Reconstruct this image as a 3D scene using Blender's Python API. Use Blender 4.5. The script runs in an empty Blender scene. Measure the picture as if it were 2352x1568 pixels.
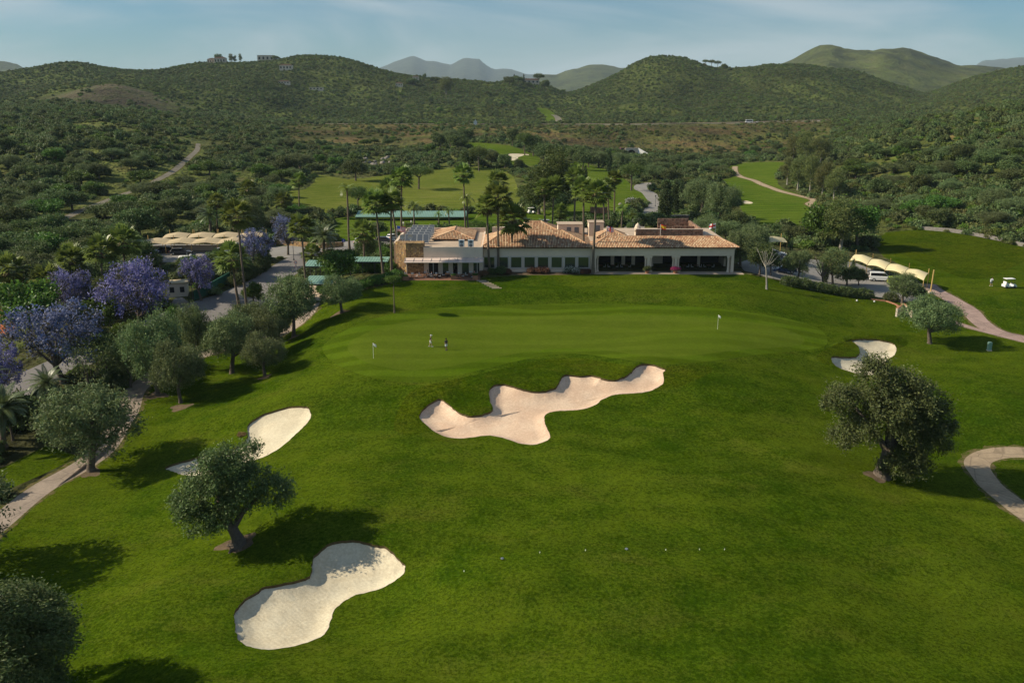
import bpy, math, random
import numpy as np
from mathutils import Vector, Matrix
from mathutils.geometry import delaunay_2d_cdt

scene = bpy.context.scene
COL = scene.collection
# ------------------------------------------------------------------ camera
H = 34.6                      # camera height above the putting green (m)
PITCH = math.radians(15.25)
F = 2050.0                    # focal length in pixels of a 2352 wide frame
CX, CY = 1176.0, 784.0
cam_d = bpy.data.cameras.new('camera')
cam = bpy.data.objects.new('camera', cam_d)
COL.objects.link(cam)
cam.location = (0, 0, H)
cam.rotation_euler = (math.pi / 2 - PITCH, 0, 0)
cam_d.sensor_width = 36.0
cam_d.lens = 36.0 * F / 2352.0
cam_d.clip_start = 0.5
cam_d.clip_end = 60000
scene.camera = cam
# ------------------------------------------------------------------ world and sun
SUN_EL, SUN_AZ = 34.0, -89.0   # azimuth clockwise from +y (view direction): the sun stands to the left
world = bpy.data.worlds.new('World')
scene.world = world
world.use_nodes = True
nt = world.node_tree
nt.nodes.clear()
wo = nt.nodes.new('ShaderNodeOutputWorld')
bg = nt.nodes.new('ShaderNodeBackground')
sky = nt.nodes.new('ShaderNodeTexSky')
sky.sky_type = 'NISHITA'
sky.sun_disc = False
sky.sun_elevation = math.radians(SUN_EL)
sky.sun_rotation = math.radians(SUN_AZ)
sky.altitude = 100
sky.air_density = 1.0
sky.dust_density = 0.6
sky.ozone_density = 2.2
bg.inputs['Strength'].default_value = 0.053
# thin cirrus, streaked, from direction-based noise
tc = nt.nodes.new('ShaderNodeTexCoord')
sep = nt.nodes.new('ShaderNodeSeparateXYZ')
nt.links.new(tc.outputs['Generated'], sep.inputs[0])
def wmath(op, a, b=None, clamp=False):
    n = nt.nodes.new('ShaderNodeMath'); n.operation = op; n.use_clamp = clamp
    for i, v in enumerate((a, b)):
        if v is None: continue
        if isinstance(v, (int, float)): n.inputs[i].default_value = v
        else: nt.links.new(v, n.inputs[i])
    return n.outputs[0]
zz = wmath('ADD', wmath('MAXIMUM', sep.outputs[2], 0.0), 0.10)
u_ = wmath('DIVIDE', sep.outputs[0], zz)
v_ = wmath('DIVIDE', sep.outputs[1], zz)
cmb = nt.nodes.new('ShaderNodeCombineXYZ')
nt.links.new(sep.outputs[0], cmb.inputs[0]); nt.links.new(sep.outputs[1], cmb.inputs[1]); nt.links.new(sep.outputs[2], cmb.inputs[2])
mp = nt.nodes.new('ShaderNodeMapping')
mp.inputs['Rotation'].default_value = (0, math.radians(24), 0)
mp.inputs['Scale'].default_value = (1.5, 1.5, 6.5)
mp.inputs['Location'].default_value = (0.7, 0.35, 0)
nt.links.new(cmb.outputs[0], mp.inputs[0])
nz = nt.nodes.new('ShaderNodeTexNoise')
nz.inputs['Scale'].default_value = 1.6; nz.inputs['Detail'].default_value = 6
nz.inputs['Roughness'].default_value = 0.52; nz.inputs['Distortion'].default_value = 1.1
nt.links.new(mp.outputs[0], nz.inputs['Vector'])
mr = nt.nodes.new('ShaderNodeMapRange'); mr.interpolation_type = 'SMOOTHSTEP'
mr.inputs['From Min'].default_value = 0.36; mr.inputs['From Max'].default_value = 0.78
mr.inputs['To Max'].default_value = 0.78
nt.links.new(nz.outputs[0], mr.inputs['Value'])
mx = nt.nodes.new('ShaderNodeMix'); mx.data_type = 'RGBA'
nt.links.new(mr.outputs[0], mx.inputs['Factor'])
tint = nt.nodes.new('ShaderNodeMix'); tint.data_type = 'RGBA'; tint.blend_type = 'MULTIPLY'
tint.inputs['Factor'].default_value = 1.0; tint.inputs['B'].default_value = (0.55, 0.91, 1.12, 1)
nt.links.new(sky.outputs[0], tint.inputs['A']); nt.links.new(tint.outputs['Result'], mx.inputs['A'])
mx.inputs['B'].default_value = (7.4, 8.3, 8.8, 1)
nt.links.new(mx.outputs['Result'], bg.inputs['Color'])
nt.links.new(bg.outputs[0], wo.inputs['Surface'])
sun_d = bpy.data.lights.new('sun', 'SUN')
sun_d.energy = 4.6
sun_d.angle = math.radians(0.5)
sun_d.color = (1.0, 0.88, 0.68)
sun = bpy.data.objects.new('sun', sun_d)
COL.objects.link(sun)
_a, _e = math.radians(SUN_AZ), math.radians(SUN_EL)
SUND = Vector((math.sin(_a) * math.cos(_e), math.cos(_a) * math.cos(_e), math.sin(_e)))
sun.rotation_euler = SUND.to_track_quat('Z', 'Y').to_euler()
sun.location = (-60, 20, 80)
# ------------------------------------------------------------------ exposure
scene.view_settings.view_transform = 'Standard'
scene.view_settings.look = 'None'
scene.view_settings.gamma = 1
scene.view_settings.use_curve_mapping = False
scene.view_settings.exposure = 0.46
scene.cycles.max_bounces = 6
scene.cycles.transparent_max_bounces = 6
scene.cycles.volume_bounces = 1
# ------------------------------------------------------------------ helpers
rng = np.random.default_rng(7)
random.seed(7)

def tag(o, label=None, cat=None, group=None, kind=None):
    if label: o['label'] = label
    if cat: o['category'] = cat
    if group: o['group'] = group
    if kind: o['kind'] = kind
    return o

def empty(name, loc=(0, 0, 0), rz=0.0, s=1.0):
    o = bpy.data.objects.new(name, None)
    COL.objects.link(o)
    o.location = loc; o.rotation_euler = (0, 0, rz); o.scale = (s, s, s) if not hasattr(s, '__len__') else s
    o.empty_display_size = 0.3
    return o

def link(name, me, parent=None, loc=(0, 0, 0), rz=0.0, s=1.0):
    o = bpy.data.objects.new(name, me)
    COL.objects.link(o)
    o.location = loc; o.rotation_euler = (0, 0, rz)
    o.scale = (s, s, s) if not hasattr(s, '__len__') else s
    if parent is not None: o.parent = parent
    return o

def npmesh(name, V, Fc, mat, smooth=False, cols=None):
    """mesh from arrays: V (n,3), Fc (m,k) with k = 3 or 4"""
    V = np.asarray(V, np.float32); Fc = np.asarray(Fc, np.int32)
    me = bpy.data.meshes.new(name)
    k = Fc.shape[1]
    me.vertices.add(len(V)); me.vertices.foreach_set('co', V.ravel())
    me.loops.add(Fc.size); me.loops.foreach_set('vertex_index', Fc.ravel())
    me.polygons.add(len(Fc))
    me.polygons.foreach_set('loop_start', np.arange(0, Fc.size, k, dtype=np.int32))
    me.polygons.foreach_set('loop_total', np.full(len(Fc), k, np.int32))
    if smooth: me.polygons.foreach_set('use_smooth', np.ones(len(Fc), bool))
    me.update(calc_edges=True)
    if cols is not None:
        c = np.ones((len(V), 4), np.float32); c[:, :3] = cols
        a = me.color_attributes.new('Col', 'FLOAT_COLOR', 'POINT')
        a.data.foreach_set('color', c.ravel())
    me.materials.append(mat)
    return me

class MB:
    """collects simple solids into one mesh"""
    def __init__(s): s.v = []; s.f = []; s.m = []; s.c = []; s.col = None; s.mi = 0
    def add(s, vs, fs):
        b = len(s.v); s.v += [tuple(p) for p in vs]
        s.f += [tuple(b + i for i in f) for f in fs]; s.m += [s.mi] * len(fs)
        s.c += [s.col or (1, 1, 1)] * len(vs)
        return s
    def box(s, x0, y0, z0, x1, y1, z1):
        v = [(x0, y0, z0), (x1, y0, z0), (x1, y1, z0), (x0, y1, z0), (x0, y0, z1), (x1, y0, z1), (x1, y1, z1), (x0, y1, z1)]
        return s.add(v, [(3, 2, 1, 0), (4, 5, 6, 7), (0, 1, 5, 4), (1, 2, 6, 5), (2, 3, 7, 6), (3, 0, 4, 7)])
    def tube(s, pts, rad, n=6, cap=True):
        pts = [Vector(p) for p in pts]
        if not hasattr(rad, '__len__'): rad = [rad] * len(pts)
        rings = []
        for i, p in enumerate(pts):
            d = (pts[min(i + 1, len(pts) - 1)] - pts[max(i - 1, 0)])
            d = d.normalized() if d.length > 1e-9 else Vector((0, 0, 1))
            a = d.cross(Vector((0, 0, 1)) if abs(d.z) < 0.95 else Vector((1, 0, 0))).normalized()
            b = d.cross(a)
            rings.append([p + (a * math.cos(2 * math.pi * k / n) + b * math.sin(2 * math.pi * k / n)) * rad[i] for k in range(n)])
        vs = [q for r in rings for q in r]; fs = []
        for i in range(len(pts) - 1):
            for k in range(n):
                k2 = (k + 1) % n
                fs.append((i * n + k, i * n + k2, (i + 1) * n + k2, (i + 1) * n + k))
        if cap:
            fs.append(tuple(range(n - 1, -1, -1))[::-1]); fs.append(tuple((len(pts) - 1) * n + k for k in range(n)))
        return s.add(vs, fs)
    def lathe(s, c, prof, n=12):
        vs = []; fs = []
        for r, z in prof:
            vs += [(c[0] + r * math.cos(2 * math.pi * k / n), c[1] + r * math.sin(2 * math.pi * k / n), c[2] + z) for k in range(n)]
        for i in range(len(prof) - 1):
            for k in range(n):
                k2 = (k + 1) % n
                fs.append((i * n + k, i * n + k2, (i + 1) * n + k2, (i + 1) * n + k))
        fs.append(tuple(range(n))[::-1]); fs.append(tuple((len(prof) - 1) * n + k for k in range(n)))
        return s.add(vs, fs)
    def prism(s, poly, z0, z1):
        n = len(poly)
        vs = [(p[0], p[1], z0) for p in poly] + [(p[0], p[1], z1) for p in poly]
        fs = [tuple(range(n))[::-1], tuple(range(n, 2 * n))] + [(i, (i + 1) % n, n + (i + 1) % n, n + i) for i in range(n)]
        return s.add(vs, fs)
    def extr(s, poly, axis, a, b):
        """polygon in the plane across axis ('x': (y,z) pairs, 'y': (x,z) pairs), from a to b"""
        n = len(poly)
        g = (lambda p, t: (t, p[0], p[1])) if axis == 'x' else (lambda p, t: (p[0], t, p[1]))
        vs = [g(p, a) for p in poly] + [g(p, b) for p in poly]
        fs = [tuple(range(n)), tuple(range(n, 2 * n))[::-1]] + [((i + 1) % n, i, n + i, n + (i + 1) % n) for i in range(n)]
        return s.add(vs, fs)
    def mesh(s, name, mat, smooth=False):
        me = bpy.data.meshes.new(name)
        me.from_pydata(s.v, [], s.f)
        for m in (mat if isinstance(mat, (list, tuple)) else [mat]): me.materials.append(m)
        if any(s.m): me.polygons.foreach_set('material_index', s.m)
        if smooth: me.polygons.foreach_set('use_smooth', [True] * len(s.f))
        if any(c != (1, 1, 1) for c in s.c):
            a = me.color_attributes.new('Col', 'FLOAT_COLOR', 'POINT')
            a.data.foreach_set('color', [x for c in s.c for x in (*c, 1.0)])
        me.update()
        return me
    def obj(s, name, mat, parent=None, loc=(0, 0, 0), rz=0.0, smooth=False, sc=1.0):
        return link(name, s.mesh(name, mat, smooth), parent, loc, rz, sc)

def copy_tree(o, parent=None):
    c = o.copy(); COL.objects.link(c)
    if parent is not None: c.parent = parent
    for ch in o.children: copy_tree(ch, c)
    return c

# ---- noise
def _hash(ix, iy, seed):
    h = (ix.astype(np.int64) * 374761393 + iy.astype(np.int64) * 668265263 + seed * 974711) & 0x7fffffff
    h = ((h ^ (h >> 13)) * 1274126177) & 0x7fffffff
    h = h ^ (h >> 16)
    return (h & 0xffff) / 65535.0
def vnoise(x, y, seed=0):
    ix = np.floor(x); iy = np.floor(y); fx = x - ix; fy = y - iy
    fx = fx * fx * (3 - 2 * fx); fy = fy * fy * (3 - 2 * fy)
    a = _hash(ix, iy, seed); b = _hash(ix + 1, iy, seed); c = _hash(ix, iy + 1, seed); d = _hash(ix + 1, iy + 1, seed)
    return (a * (1 - fx) + b * fx) * (1 - fy) + (c * (1 - fx) + d * fx) * fy
def fbm(x, y, seed=0, oct=4):
    s = 0; a = 0.5; t = 0
    for o in range(oct):
        s = s + a * vnoise(x * 2 ** o + o * 17.3, y * 2 ** o - o * 9.1, seed + o); t += a; a *= 0.5
    return s / t
def sstep(a, b, x):
    t = np.clip((np.asarray(x, float) - a) / (b - a), 0, 1); return t * t * (3 - 2 * t)

# ---- materials
class NB:
    def __init__(s, name):
        s.m = bpy.data.materials.new(name); s.m.use_nodes = True
        s.nt = s.m.node_tree; s.nt.nodes.clear()
        s.out = s.nt.nodes.new('ShaderNodeOutputMaterial')
        s.b = s.nt.nodes.new('ShaderNodeBsdfPrincipled')
        s.nt.links.new(s.b.outputs[0], s.out.inputs['Surface'])
    def n(s, t, **kw):
        x = s.nt.nodes.new(t)
        for k, v in kw.items(): setattr(x, k, v)
        return x
    def set(s, sock, v):
        if isinstance(v, (int, float)): sock.default_value = v
        elif isinstance(v, tuple): sock.default_value = (*v, 1.0) if len(v) == 3 and sock.type == 'RGBA' else v
        else: s.nt.links.new(v, sock)
    def math(s, op, a, b=None, c=None, clamp=False):
        x = s.n('ShaderNodeMath', operation=op, use_clamp=clamp)
        for i, v in enumerate((a, b, c)):
            if v is not None: s.set(x.inputs[i], v)
        return x.outputs[0]
    def pos(s, scale=(1, 1, 1), rot=0.0, obj=False):
        g = s.n('ShaderNodeTexCoord').outputs['Object'] if obj else s.n('ShaderNodeNewGeometry').outputs['Position']
        m = s.n('ShaderNodeMapping')
        m.inputs['Scale'].default_value = scale; m.inputs['Rotation'].default_value = (0, 0, rot)
        s.nt.links.new(g, m.inputs[0]); return m.outputs[0]
    def noise(s, vec, scale, detail=3, rough=0.5, dist=0.0):
        x = s.n('ShaderNodeTexNoise'); x.inputs['Scale'].default_value = scale
        x.inputs['Detail'].default_value = detail; x.inputs['Roughness'].default_value = rough
        x.inputs['Distortion'].default_value = dist
        if vec is not None: s.nt.links.new(vec, x.inputs['Vector'])
        return x.outputs[0]
    def ramp(s, v, a, b, to=(0.0, 1.0)):
        x = s.n('ShaderNodeMapRange', interpolation_type='SMOOTHSTEP')
        s.set(x.inputs['Value'], v); x.inputs['From Min'].default_value = a; x.inputs['From Max'].default_value = b
        x.inputs['To Min'].default_value = to[0]; x.inputs['To Max'].default_value = to[1]
        return x.outputs[0]
    def mix(s, f, a, b, blend='MIX'):
        x = s.n('ShaderNodeMix', data_type='RGBA', blend_type=blend)
        s.set(x.inputs['Factor'], f); s.set(x.inputs['A'], a); s.set(x.inputs['B'], b)
        return x.outputs['Result']
    def attr(s, nm='Col'):
        x = s.n('ShaderNodeAttribute'); x.attribute_name = nm; return x.outputs['Color']
    def rnd(s): return s.n('ShaderNodeObjectInfo').outputs['Random']
    def value(s, col, v):
        x = s.n('ShaderNodeHueSaturation'); s.set(x.inputs['Value'], v); s.set(x.inputs['Color'], col); return x.outputs[0]
    def bump(s, h, strength=0.5, dist=0.05):
        x = s.n('ShaderNodeBump'); x.inputs['Strength'].default_value = strength; x.inputs['Distance'].default_value = dist
        s.nt.links.new(h, x.inputs['Height']); s.nt.links.new(x.outputs[0], s.b.inputs['Normal'])
    def fin(s, col, rough=0.8, spec=0.3, metal=0.0):
        s.set(s.b.inputs['Base Color'], col); s.set(s.b.inputs['Roughness'], rough)
        s.b.inputs['Specular IOR Level'].default_value = spec; s.b.inputs['Metallic'].default_value = metal
        return s.m

def pm(name, col, rough=0.75, var=0.25, scale=1.5, spec=0.3, metal=0.0, bump=0.0, bscale=20, attr=False, obj=False):
    b = NB(name); p = b.pos(obj=obj)
    n = b.math('ADD', b.math('MULTIPLY', b.noise(p, scale, 5, 0.6), 0.6), b.math('MULTIPLY', b.noise(p, scale * 9, 3, 0.6), 0.4))
    v = b.ramp(n, 0.25, 0.75, (1 - var, 1 + var))
    c = b.mix(1.0, b.attr(), col, 'MULTIPLY') if attr else b.mix(0.0, col, col)
    c = b.value(c, v)
    if bump: b.bump(b.noise(p, bscale, 4, 0.6), bump, 0.03)
    return b.fin(c, rough, spec, metal)

def leafmat(name, col, rnd=0.25, transl=0.25, rough=0.6, spec=0.25):
    """leaf colour x the leaf's own tint x a tint per tree"""
    b = NB(name)
    c = b.mix(1.0, b.attr(), col, 'MULTIPLY')
    c = b.value(c, b.ramp(b.rnd(), 0, 1, (1 - rnd, 1 + rnd)))
    h = b.n('ShaderNodeHueSaturation'); b.set(h.inputs['Color'], c)
    b.set(h.inputs['Hue'], b.math('ADD', 0.5, b.math('MULTIPLY', b.math('SUBTRACT', b.rnd(), 0.5), 0.05)))
    c = h.outputs[0]
    b.fin(c, rough, spec)
    t = b.n('ShaderNodeBsdfTranslucent'); b.set(t.inputs[0], b.value(c, 1.2))
    m = b.n('ShaderNodeMixShader'); m.inputs[0].default_value = transl
    b.nt.links.new(b.b.outputs[0], m.inputs[1]); b.nt.links.new(t.outputs[0], m.inputs[2])
    b.nt.links.new(m.outputs[0], b.out.inputs['Surface'])
    return b.m

# ---- pixel rays (2352 wide frame)
SP, CP = math.sin(PITCH), math.cos(PITCH)
def ray(px, py):
    xc = (np.asarray(px, float) - CX) / F; yc = (CY - np.asarray(py, float)) / F
    dy = CP + yc * SP; dz = -SP + yc * CP
    return xc / dy, dz / dy                   # dx/dy, dz/dy
def W(px, py, y):
    t, s = ray(px, py); return Vector((float(t * y), float(y), float(H + s * y)))
# ------------------------------------------------------------------ terrain height field over (t = x / y, log y)
def pchip(xk, yk, x):
    xk = np.asarray(xk, float); yk = np.asarray(yk, float)
    h = np.diff(xk); d = np.diff(yk) / h
    m = np.zeros(len(xk)); m[0] = d[0]; m[-1] = d[-1]
    for i in range(1, len(xk) - 1):
        if d[i - 1] * d[i] > 0:
            w1 = 2 * h[i] + h[i - 1]; w2 = h[i] + 2 * h[i - 1]
            m[i] = (w1 + w2) / (w1 / d[i - 1] + w2 / d[i])
    i = np.clip(np.searchsorted(xk, x) - 1, 0, len(h) - 1)
    s = np.clip((x - xk[i]) / h[i], 0, 1)
    return ((1 + 2 * s) * (1 - s) ** 2) * yk[i] + s * (1 - s) ** 2 * h[i] * m[i] + s * s * (3 - 2 * s) * yk[i + 1] + s * s * (s - 1) * h[i] * m[i + 1]

NT, NY = 761, 720
TG = np.linspace(-1.9, 1.9, NT)
YG = np.geomspace(4, 28000, NY)
LY = np.log(YG)

def near_z(x, y):
    zc = pchip([3, 40, 60, 92, 101, 108, 114, 122, 140, 150, 158, 165, 172, 196, 215, 240, 300],
               [-3.5, -2.8, -2.6, -2.2, -1.5, 0.1, 0.2, 0.0, 0.1, 0.5, 1.3, 1.9, 2.0, 2.0, 1.2, 0.5, 0.0], y)
    al = np.interp(y, [60, 110, 140, 165, 185, 205, 235], [4.6, 6.2, 5.0, 3.1, 2.0, 0.8, 0.0])
    l0 = np.interp(y, [80, 120, 150, 200], [-14, -18, -25, -27]); lw = np.interp(y, [80, 120, 150], [34, 30, 16])
    ar = np.interp(y, [80, 110, 130, 160, 190, 230, 260], [3.2, 4.2, 4.0, 3.6, 3.2, 1.8, 0.0])
    r0 = np.interp(y, [60, 110, 150, 175, 200], [10, 18, 36, 46, 52]); rw = np.interp(y, [60, 110, 175], [42, 38, 26])
    z = zc - al * sstep(0, 1, (l0 - x) / lw) - ar * sstep(0, 1, (x - r0) / rw)
    lawn = sstep(-48, -30, x) * (1 - sstep(60, 90, x)) * (1 - sstep(158, 170, y))
    z = z + lawn * (((fbm(x / 17, y / 13, 3, 3) - 0.5) * (1.1 + .9 * (1 - sstep(95, 110, y))) + (fbm(x / 24, y / 6.5, 8, 2) - 0.5) * 1.5 * sstep(125, 142, y)))
    bank = np.exp(-((y - 153 - 2.0 * np.sin(x / 11.0)) / 3.2) ** 2) * 0.95 * sstep(-30, -15, x) * (1 - sstep(36, 50, x))
    z = z - 2.0 * np.exp(-(((x + 13.5) / 9.0) ** 2 + ((y - 63.0) / 8.5) ** 2))  # hollow shaped so the left oak's shadow falls lower, over the bunker
    return z + bank

def row_z(py, y): return H + y * ray(CX, py)[1]
# curves: (depth y, [(px, row)...]) or (depth, 'z', [(px, z)...])
RIDGE = [(-260, 185), (-100, 178), (0, 170), (93, 159), (133, 151), (183, 148), (233, 157), (283, 161), (333, 160), (383, 158), (433, 148), (473, 140), (547, 141), (583, 141), (633, 134), (683, 125), (717, 124), (784, 131), (834, 147), (871, 162), (924, 176), (984, 183), (1051, 184), (1104, 193), (1151, 196), (1184, 186), (1217, 188), (1250, 197), (1284, 214), (1301, 222), (1401, 178), (1467, 142), (1511, 130), (1568, 133), (1601, 146), (1651, 160), (1685, 163), (1750, 155), (1821, 152), (1880, 154), (1935, 161), (2035, 184), (2100, 206), (2131, 216), (2180, 200), (2250, 176), (2352, 157), (2500, 145), (2700, 135)]
CURVES = [
 (200, 'z', [(-300, 1.5), (0, 0.5), (400, 0.5), (1200, 1.5), (1700, 0), (2100, -2), (2400, -2.5), (2700, 0)]),
 (250, [(-300, 480), (0, 497), (330, 510), (500, 516), (900, 519), (1500, 516), (1700, 522), (1880, 527), (2000, 532), (2100, 512), (2200, 498), (2352, 482), (2700, 430)]),
 (320, [(-300, 400), (0, 430), (235, 440), (470, 446), (640, 450), (760, 458), (1000, 462), (1410, 457), (1700, 465), (1850, 462), (2000, 450), (2115, 418), (2352, 388), (2700, 330)]),
 (420, [(-300, 295), (0, 309), (120, 300), (235, 319), (330, 342), (430, 367), (600, 386), (700, 395), (850, 403), (1000, 405), (1176, 402), (1300, 400), (1500, 405), (1740, 400), (1880, 388), (2000, 350), (2115, 312), (2352, 268), (2700, 210)]),
 (520, [(-300, 280), (0, 288), (235, 291), (430, 322), (600, 347), (740, 362), (880, 370), (1000, 357), (1080, 338), (1150, 336), (1230, 346), (1300, 362), (1410, 372), (1560, 380), (1700, 374), (1800, 371), (1880, 347), (2000, 314), (2115, 278), (2352, 240), (2700, 190)]),
 (620, [(-300, 262), (0, 262), (235, 264), (430, 292), (600, 314), (760, 330), (900, 340), (1000, 330), (1080, 322), (1176, 320), (1300, 336), (1450, 352), (1600, 360), (1760, 361), (1850, 341), (2000, 302), (2115, 281), (2352, 250), (2700, 210)]),
 (790, [(-300, 245), (0, 246), (235, 246), (430, 268), (560, 284), (640, 287), (1000, 288), (1400, 288), (1700, 284), (1900, 279), (2050, 277), (2115, 278), (2352, 262), (2700, 230)]),
 (825, [(-300, 243), (0, 243), (235, 241), (430, 265), (560, 283), (640, 286), (1000, 287), (1400, 287), (1700, 283), (1900, 278), (2050, 276), (2115, 276), (2352, 260), (2700, 228)]),
 (930, [(-300, 245), (0, 240), (100, 226), (200, 201), (260, 194), (330, 208), (420, 238), (500, 258), (620, 278), (800, 284), (1000, 284), (1300, 284), (1410, 280), (1645, 277), (1880, 269), (2115, 262), (2352, 250), (2700, 220)]),
 (1150, [(-300, 215), (0, 207), (200, 197), (350, 187), (480, 184), (600, 201), (700, 235), (800, 258), (950, 255), (1050, 245), (1176, 240), (1260, 258), (1330, 262), (1410, 250), (1520, 236), (1645, 246), (1760, 226), (1880, 224), (2050, 246), (2131, 250), (2200, 232), (2352, 212), (2700, 180)]),
 (1500, RIDGE),
]
def curve_tz(c, tg):
    if c[1] == 'z':
        px = np.array([p[0] for p in c[2]], float); z = np.array([p[1] for p in c[2]], float); t = ray(px, np.full(len(px), 480.))[0]
    else:
        px = np.array([p[0] for p in c[1]], float); py = np.array([p[1] for p in c[1]], float)
        t, s = ray(px, py); z = H + s * c[0]
    return np.interp(tg, t, z)
KY = [c[0] for c in CURVES]
KZ = [curve_tz(c, TG) for c in CURVES]
KY.append(1950); KZ.append(KZ[-1] * 0.45)
FAR1 = [(-300, 178), (-100, 135), (0, 145), (48, 163), (120, 185), (400, 200), (900, 205), (1215, 192), (1241, 171), (1284, 161), (1330, 152), (1351, 150), (1384, 151), (1437, 152), (1500, 165), (1600, 200), (1700, 190), (1760, 160), (1818, 146), (1850, 130), (1885, 115), (1911, 112), (1941, 122), (2001, 123), (2035, 118), (2070, 121), (2101, 127), (2168, 149), (2200, 160), (2352, 168), (2600, 170)]
f1t, f1s = ray([p[0] for p in FAR1], [p[1] for p in FAR1])
z1_ = H + 3300 * np.interp(TG, f1t, f1s); rgt = sstep(0.20, 0.24, TG)
KY.append(3300); KZ.append(z1_ * rgt + 25 * (1 - rgt))
KY.append(4500); KZ.append(np.full(NT, 20.0))
KY.append(6500); KZ.append((H + 6500 * np.interp(TG, f1t, f1s)) * (1 - rgt) + 40 * rgt)
KY.append(9000); KZ.append(np.full(NT, 20.0))
FAR2 = [(-300, 215), (700, 200), (820, 180), (871, 161), (917, 147), (967, 143), (990, 145), (1014, 150), (1036, 160), (1067, 146), (1087, 140), (1096, 143), (1104, 142), (1131, 156), (1181, 154), (1224, 170), (1260, 186), (1320, 172), (1400, 190), (1600, 205), (2180, 200), (2260, 148), (2300, 144), (2352, 140), (2600, 150)]
f2t, f2s = ray([p[0] for p in FAR2], [p[1] for p in FAR2])
KY.append(15000); KZ.append(H + 15000 * np.interp(TG, f2t, f2s))
KY.append(20000); KZ.append(np.full(NT, 0.0))
KY.append(28000); KZ.append(np.full(NT, -20.0))
KZ = np.array(KZ)
ker = np.exp(-0.5 * (np.arange(-4, 5) / 1.3) ** 2); ker /= ker.sum()
for i in range(len(KZ)):
    if KY[i] > 2500: continue
    KZ[i] = np.convolve(np.pad(KZ[i], 4, 'edge'), ker, 'valid')
LK = np.log(KY)
ZG = np.zeros((NT, NY))
for i in range(NT): ZG[i] = pchip(LK, KZ[:, i], np.clip(LY, LK[0], LK[-1]))
XX = TG[:, None] * YG[None, :]; YY = np.broadcast_to(YG[None, :], XX.shape)
wn = 1 - sstep(200, 250, YY)
amp = sstep(260, 900, YY) * (4.0 + 6.5 * sstep(880, 1050, YY) * (1 - sstep(1850, 2100, YY)) * (1 - .85 * np.exp(-((YY - 1500) / 150) ** 2))) * (1 + sstep(1600, 3000, YY) * 3) * (1 + sstep(4600, 8000, YY) * 1.5)
fs_ = 1 + sstep(1700, 3200, YY) * 3
hill = sstep(250, 420, YY) * (1 - sstep(-0.34, -0.2, TG[:, None]) * (1 - sstep(0.33, 0.42, TG[:, None])) * (1 - sstep(560, 700, YY)))
road_flat = np.exp(-((YY - 808) / 26) ** 2)
rid = lambda a, b, s: 1 - np.abs(2 * fbm(a, b, s, 4) - 1) * 1.6
mid_ = sstep(880, 1050, YY) * (1 - sstep(1850, 2100, YY))
det = ((rid(XX / 165, YY / 230, 11) - 0.6) * (1 - mid_) + (rid(XX / 150, YY / 700, 19) - 0.6) * 1.5 * mid_) * amp + (fbm(XX / 38, YY / 55, 12, 3) - 0.5) * amp * 0.7
far_m = sstep(1900, 2600, YY)
fr_ = np.maximum(YY / 3300, 1)
det = det * (1 - far_m) + far_m * amp * fr_ ** .6 * ((rid(XX / 420 / fr_, YY / 700 / fr_, 15) - 0.55) * 1.15 + (rid(XX / 140 / fr_, YY / 280 / fr_, 16) - 0.55) * 0.85 + (rid(XX / 55 / fr_, YY / 130 / fr_, 17) - 0.55) * 0.5)
ZG = ZG + det * hill * (1 - road_flat) + (1 - hill) * sstep(240, 300, YY) * (1 - road_flat) * (fbm(XX / 22, YY / 30, 13, 3) - 0.5) * 1.3
ZG = np.where(wn > 0, near_z(XX, YY) * wn + ZG * (1 - wn), ZG)

def zq(x, y):
    x = np.asarray(x, float); y = np.maximum(np.asarray(y, float), YG[0])
    a = np.clip((x / y - TG[0]) / (TG[1] - TG[0]), 0, NT - 1.001); b = np.clip((np.log(y) - LY[0]) / (LY[1] - LY[0]), 0, NY - 1.001)
    i = a.astype(int); j = b.astype(int); fa = a - i; fb = b - j
    return (ZG[i, j] * (1 - fa) + ZG[i + 1, j] * fa) * (1 - fb) + (ZG[i, j + 1] * (1 - fa) + ZG[i + 1, j + 1] * fa) * fb

def G(px, py, y0=30.0, y1=15000.0):
    """first point of the ground seen through a pixel"""
    t, s = ray(px, py); t = float(t); s = float(s)
    ys = np.geomspace(y0, y1, 3000)
    g = H + s * ys - zq(t * ys, ys)
    k = np.nonzero(g <= 0)[0]
    if len(k) == 0: y = y1 if s > -1e-4 else min(y1, -H / s)
    else:
        i = k[0]
        if i == 0: y = ys[0]
        else:
            a, b = ys[i - 1], ys[i]; ga, gb = g[i - 1], g[i]
            y = a + (b - a) * ga / (ga - gb)
    return Vector((t * y, y, float(zq(t * y, y))))
def G_ridge(px, py, ymax=2200.0):
    """as G, but stays on the near ridge when the pixel just clears it"""
    for k in range(40):
        P = G(px, py + k * .8)
        if P.y < ymax: return P
    return P
def Gz(x, y): return Vector((x, y, float(zq(x, y))))

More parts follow.
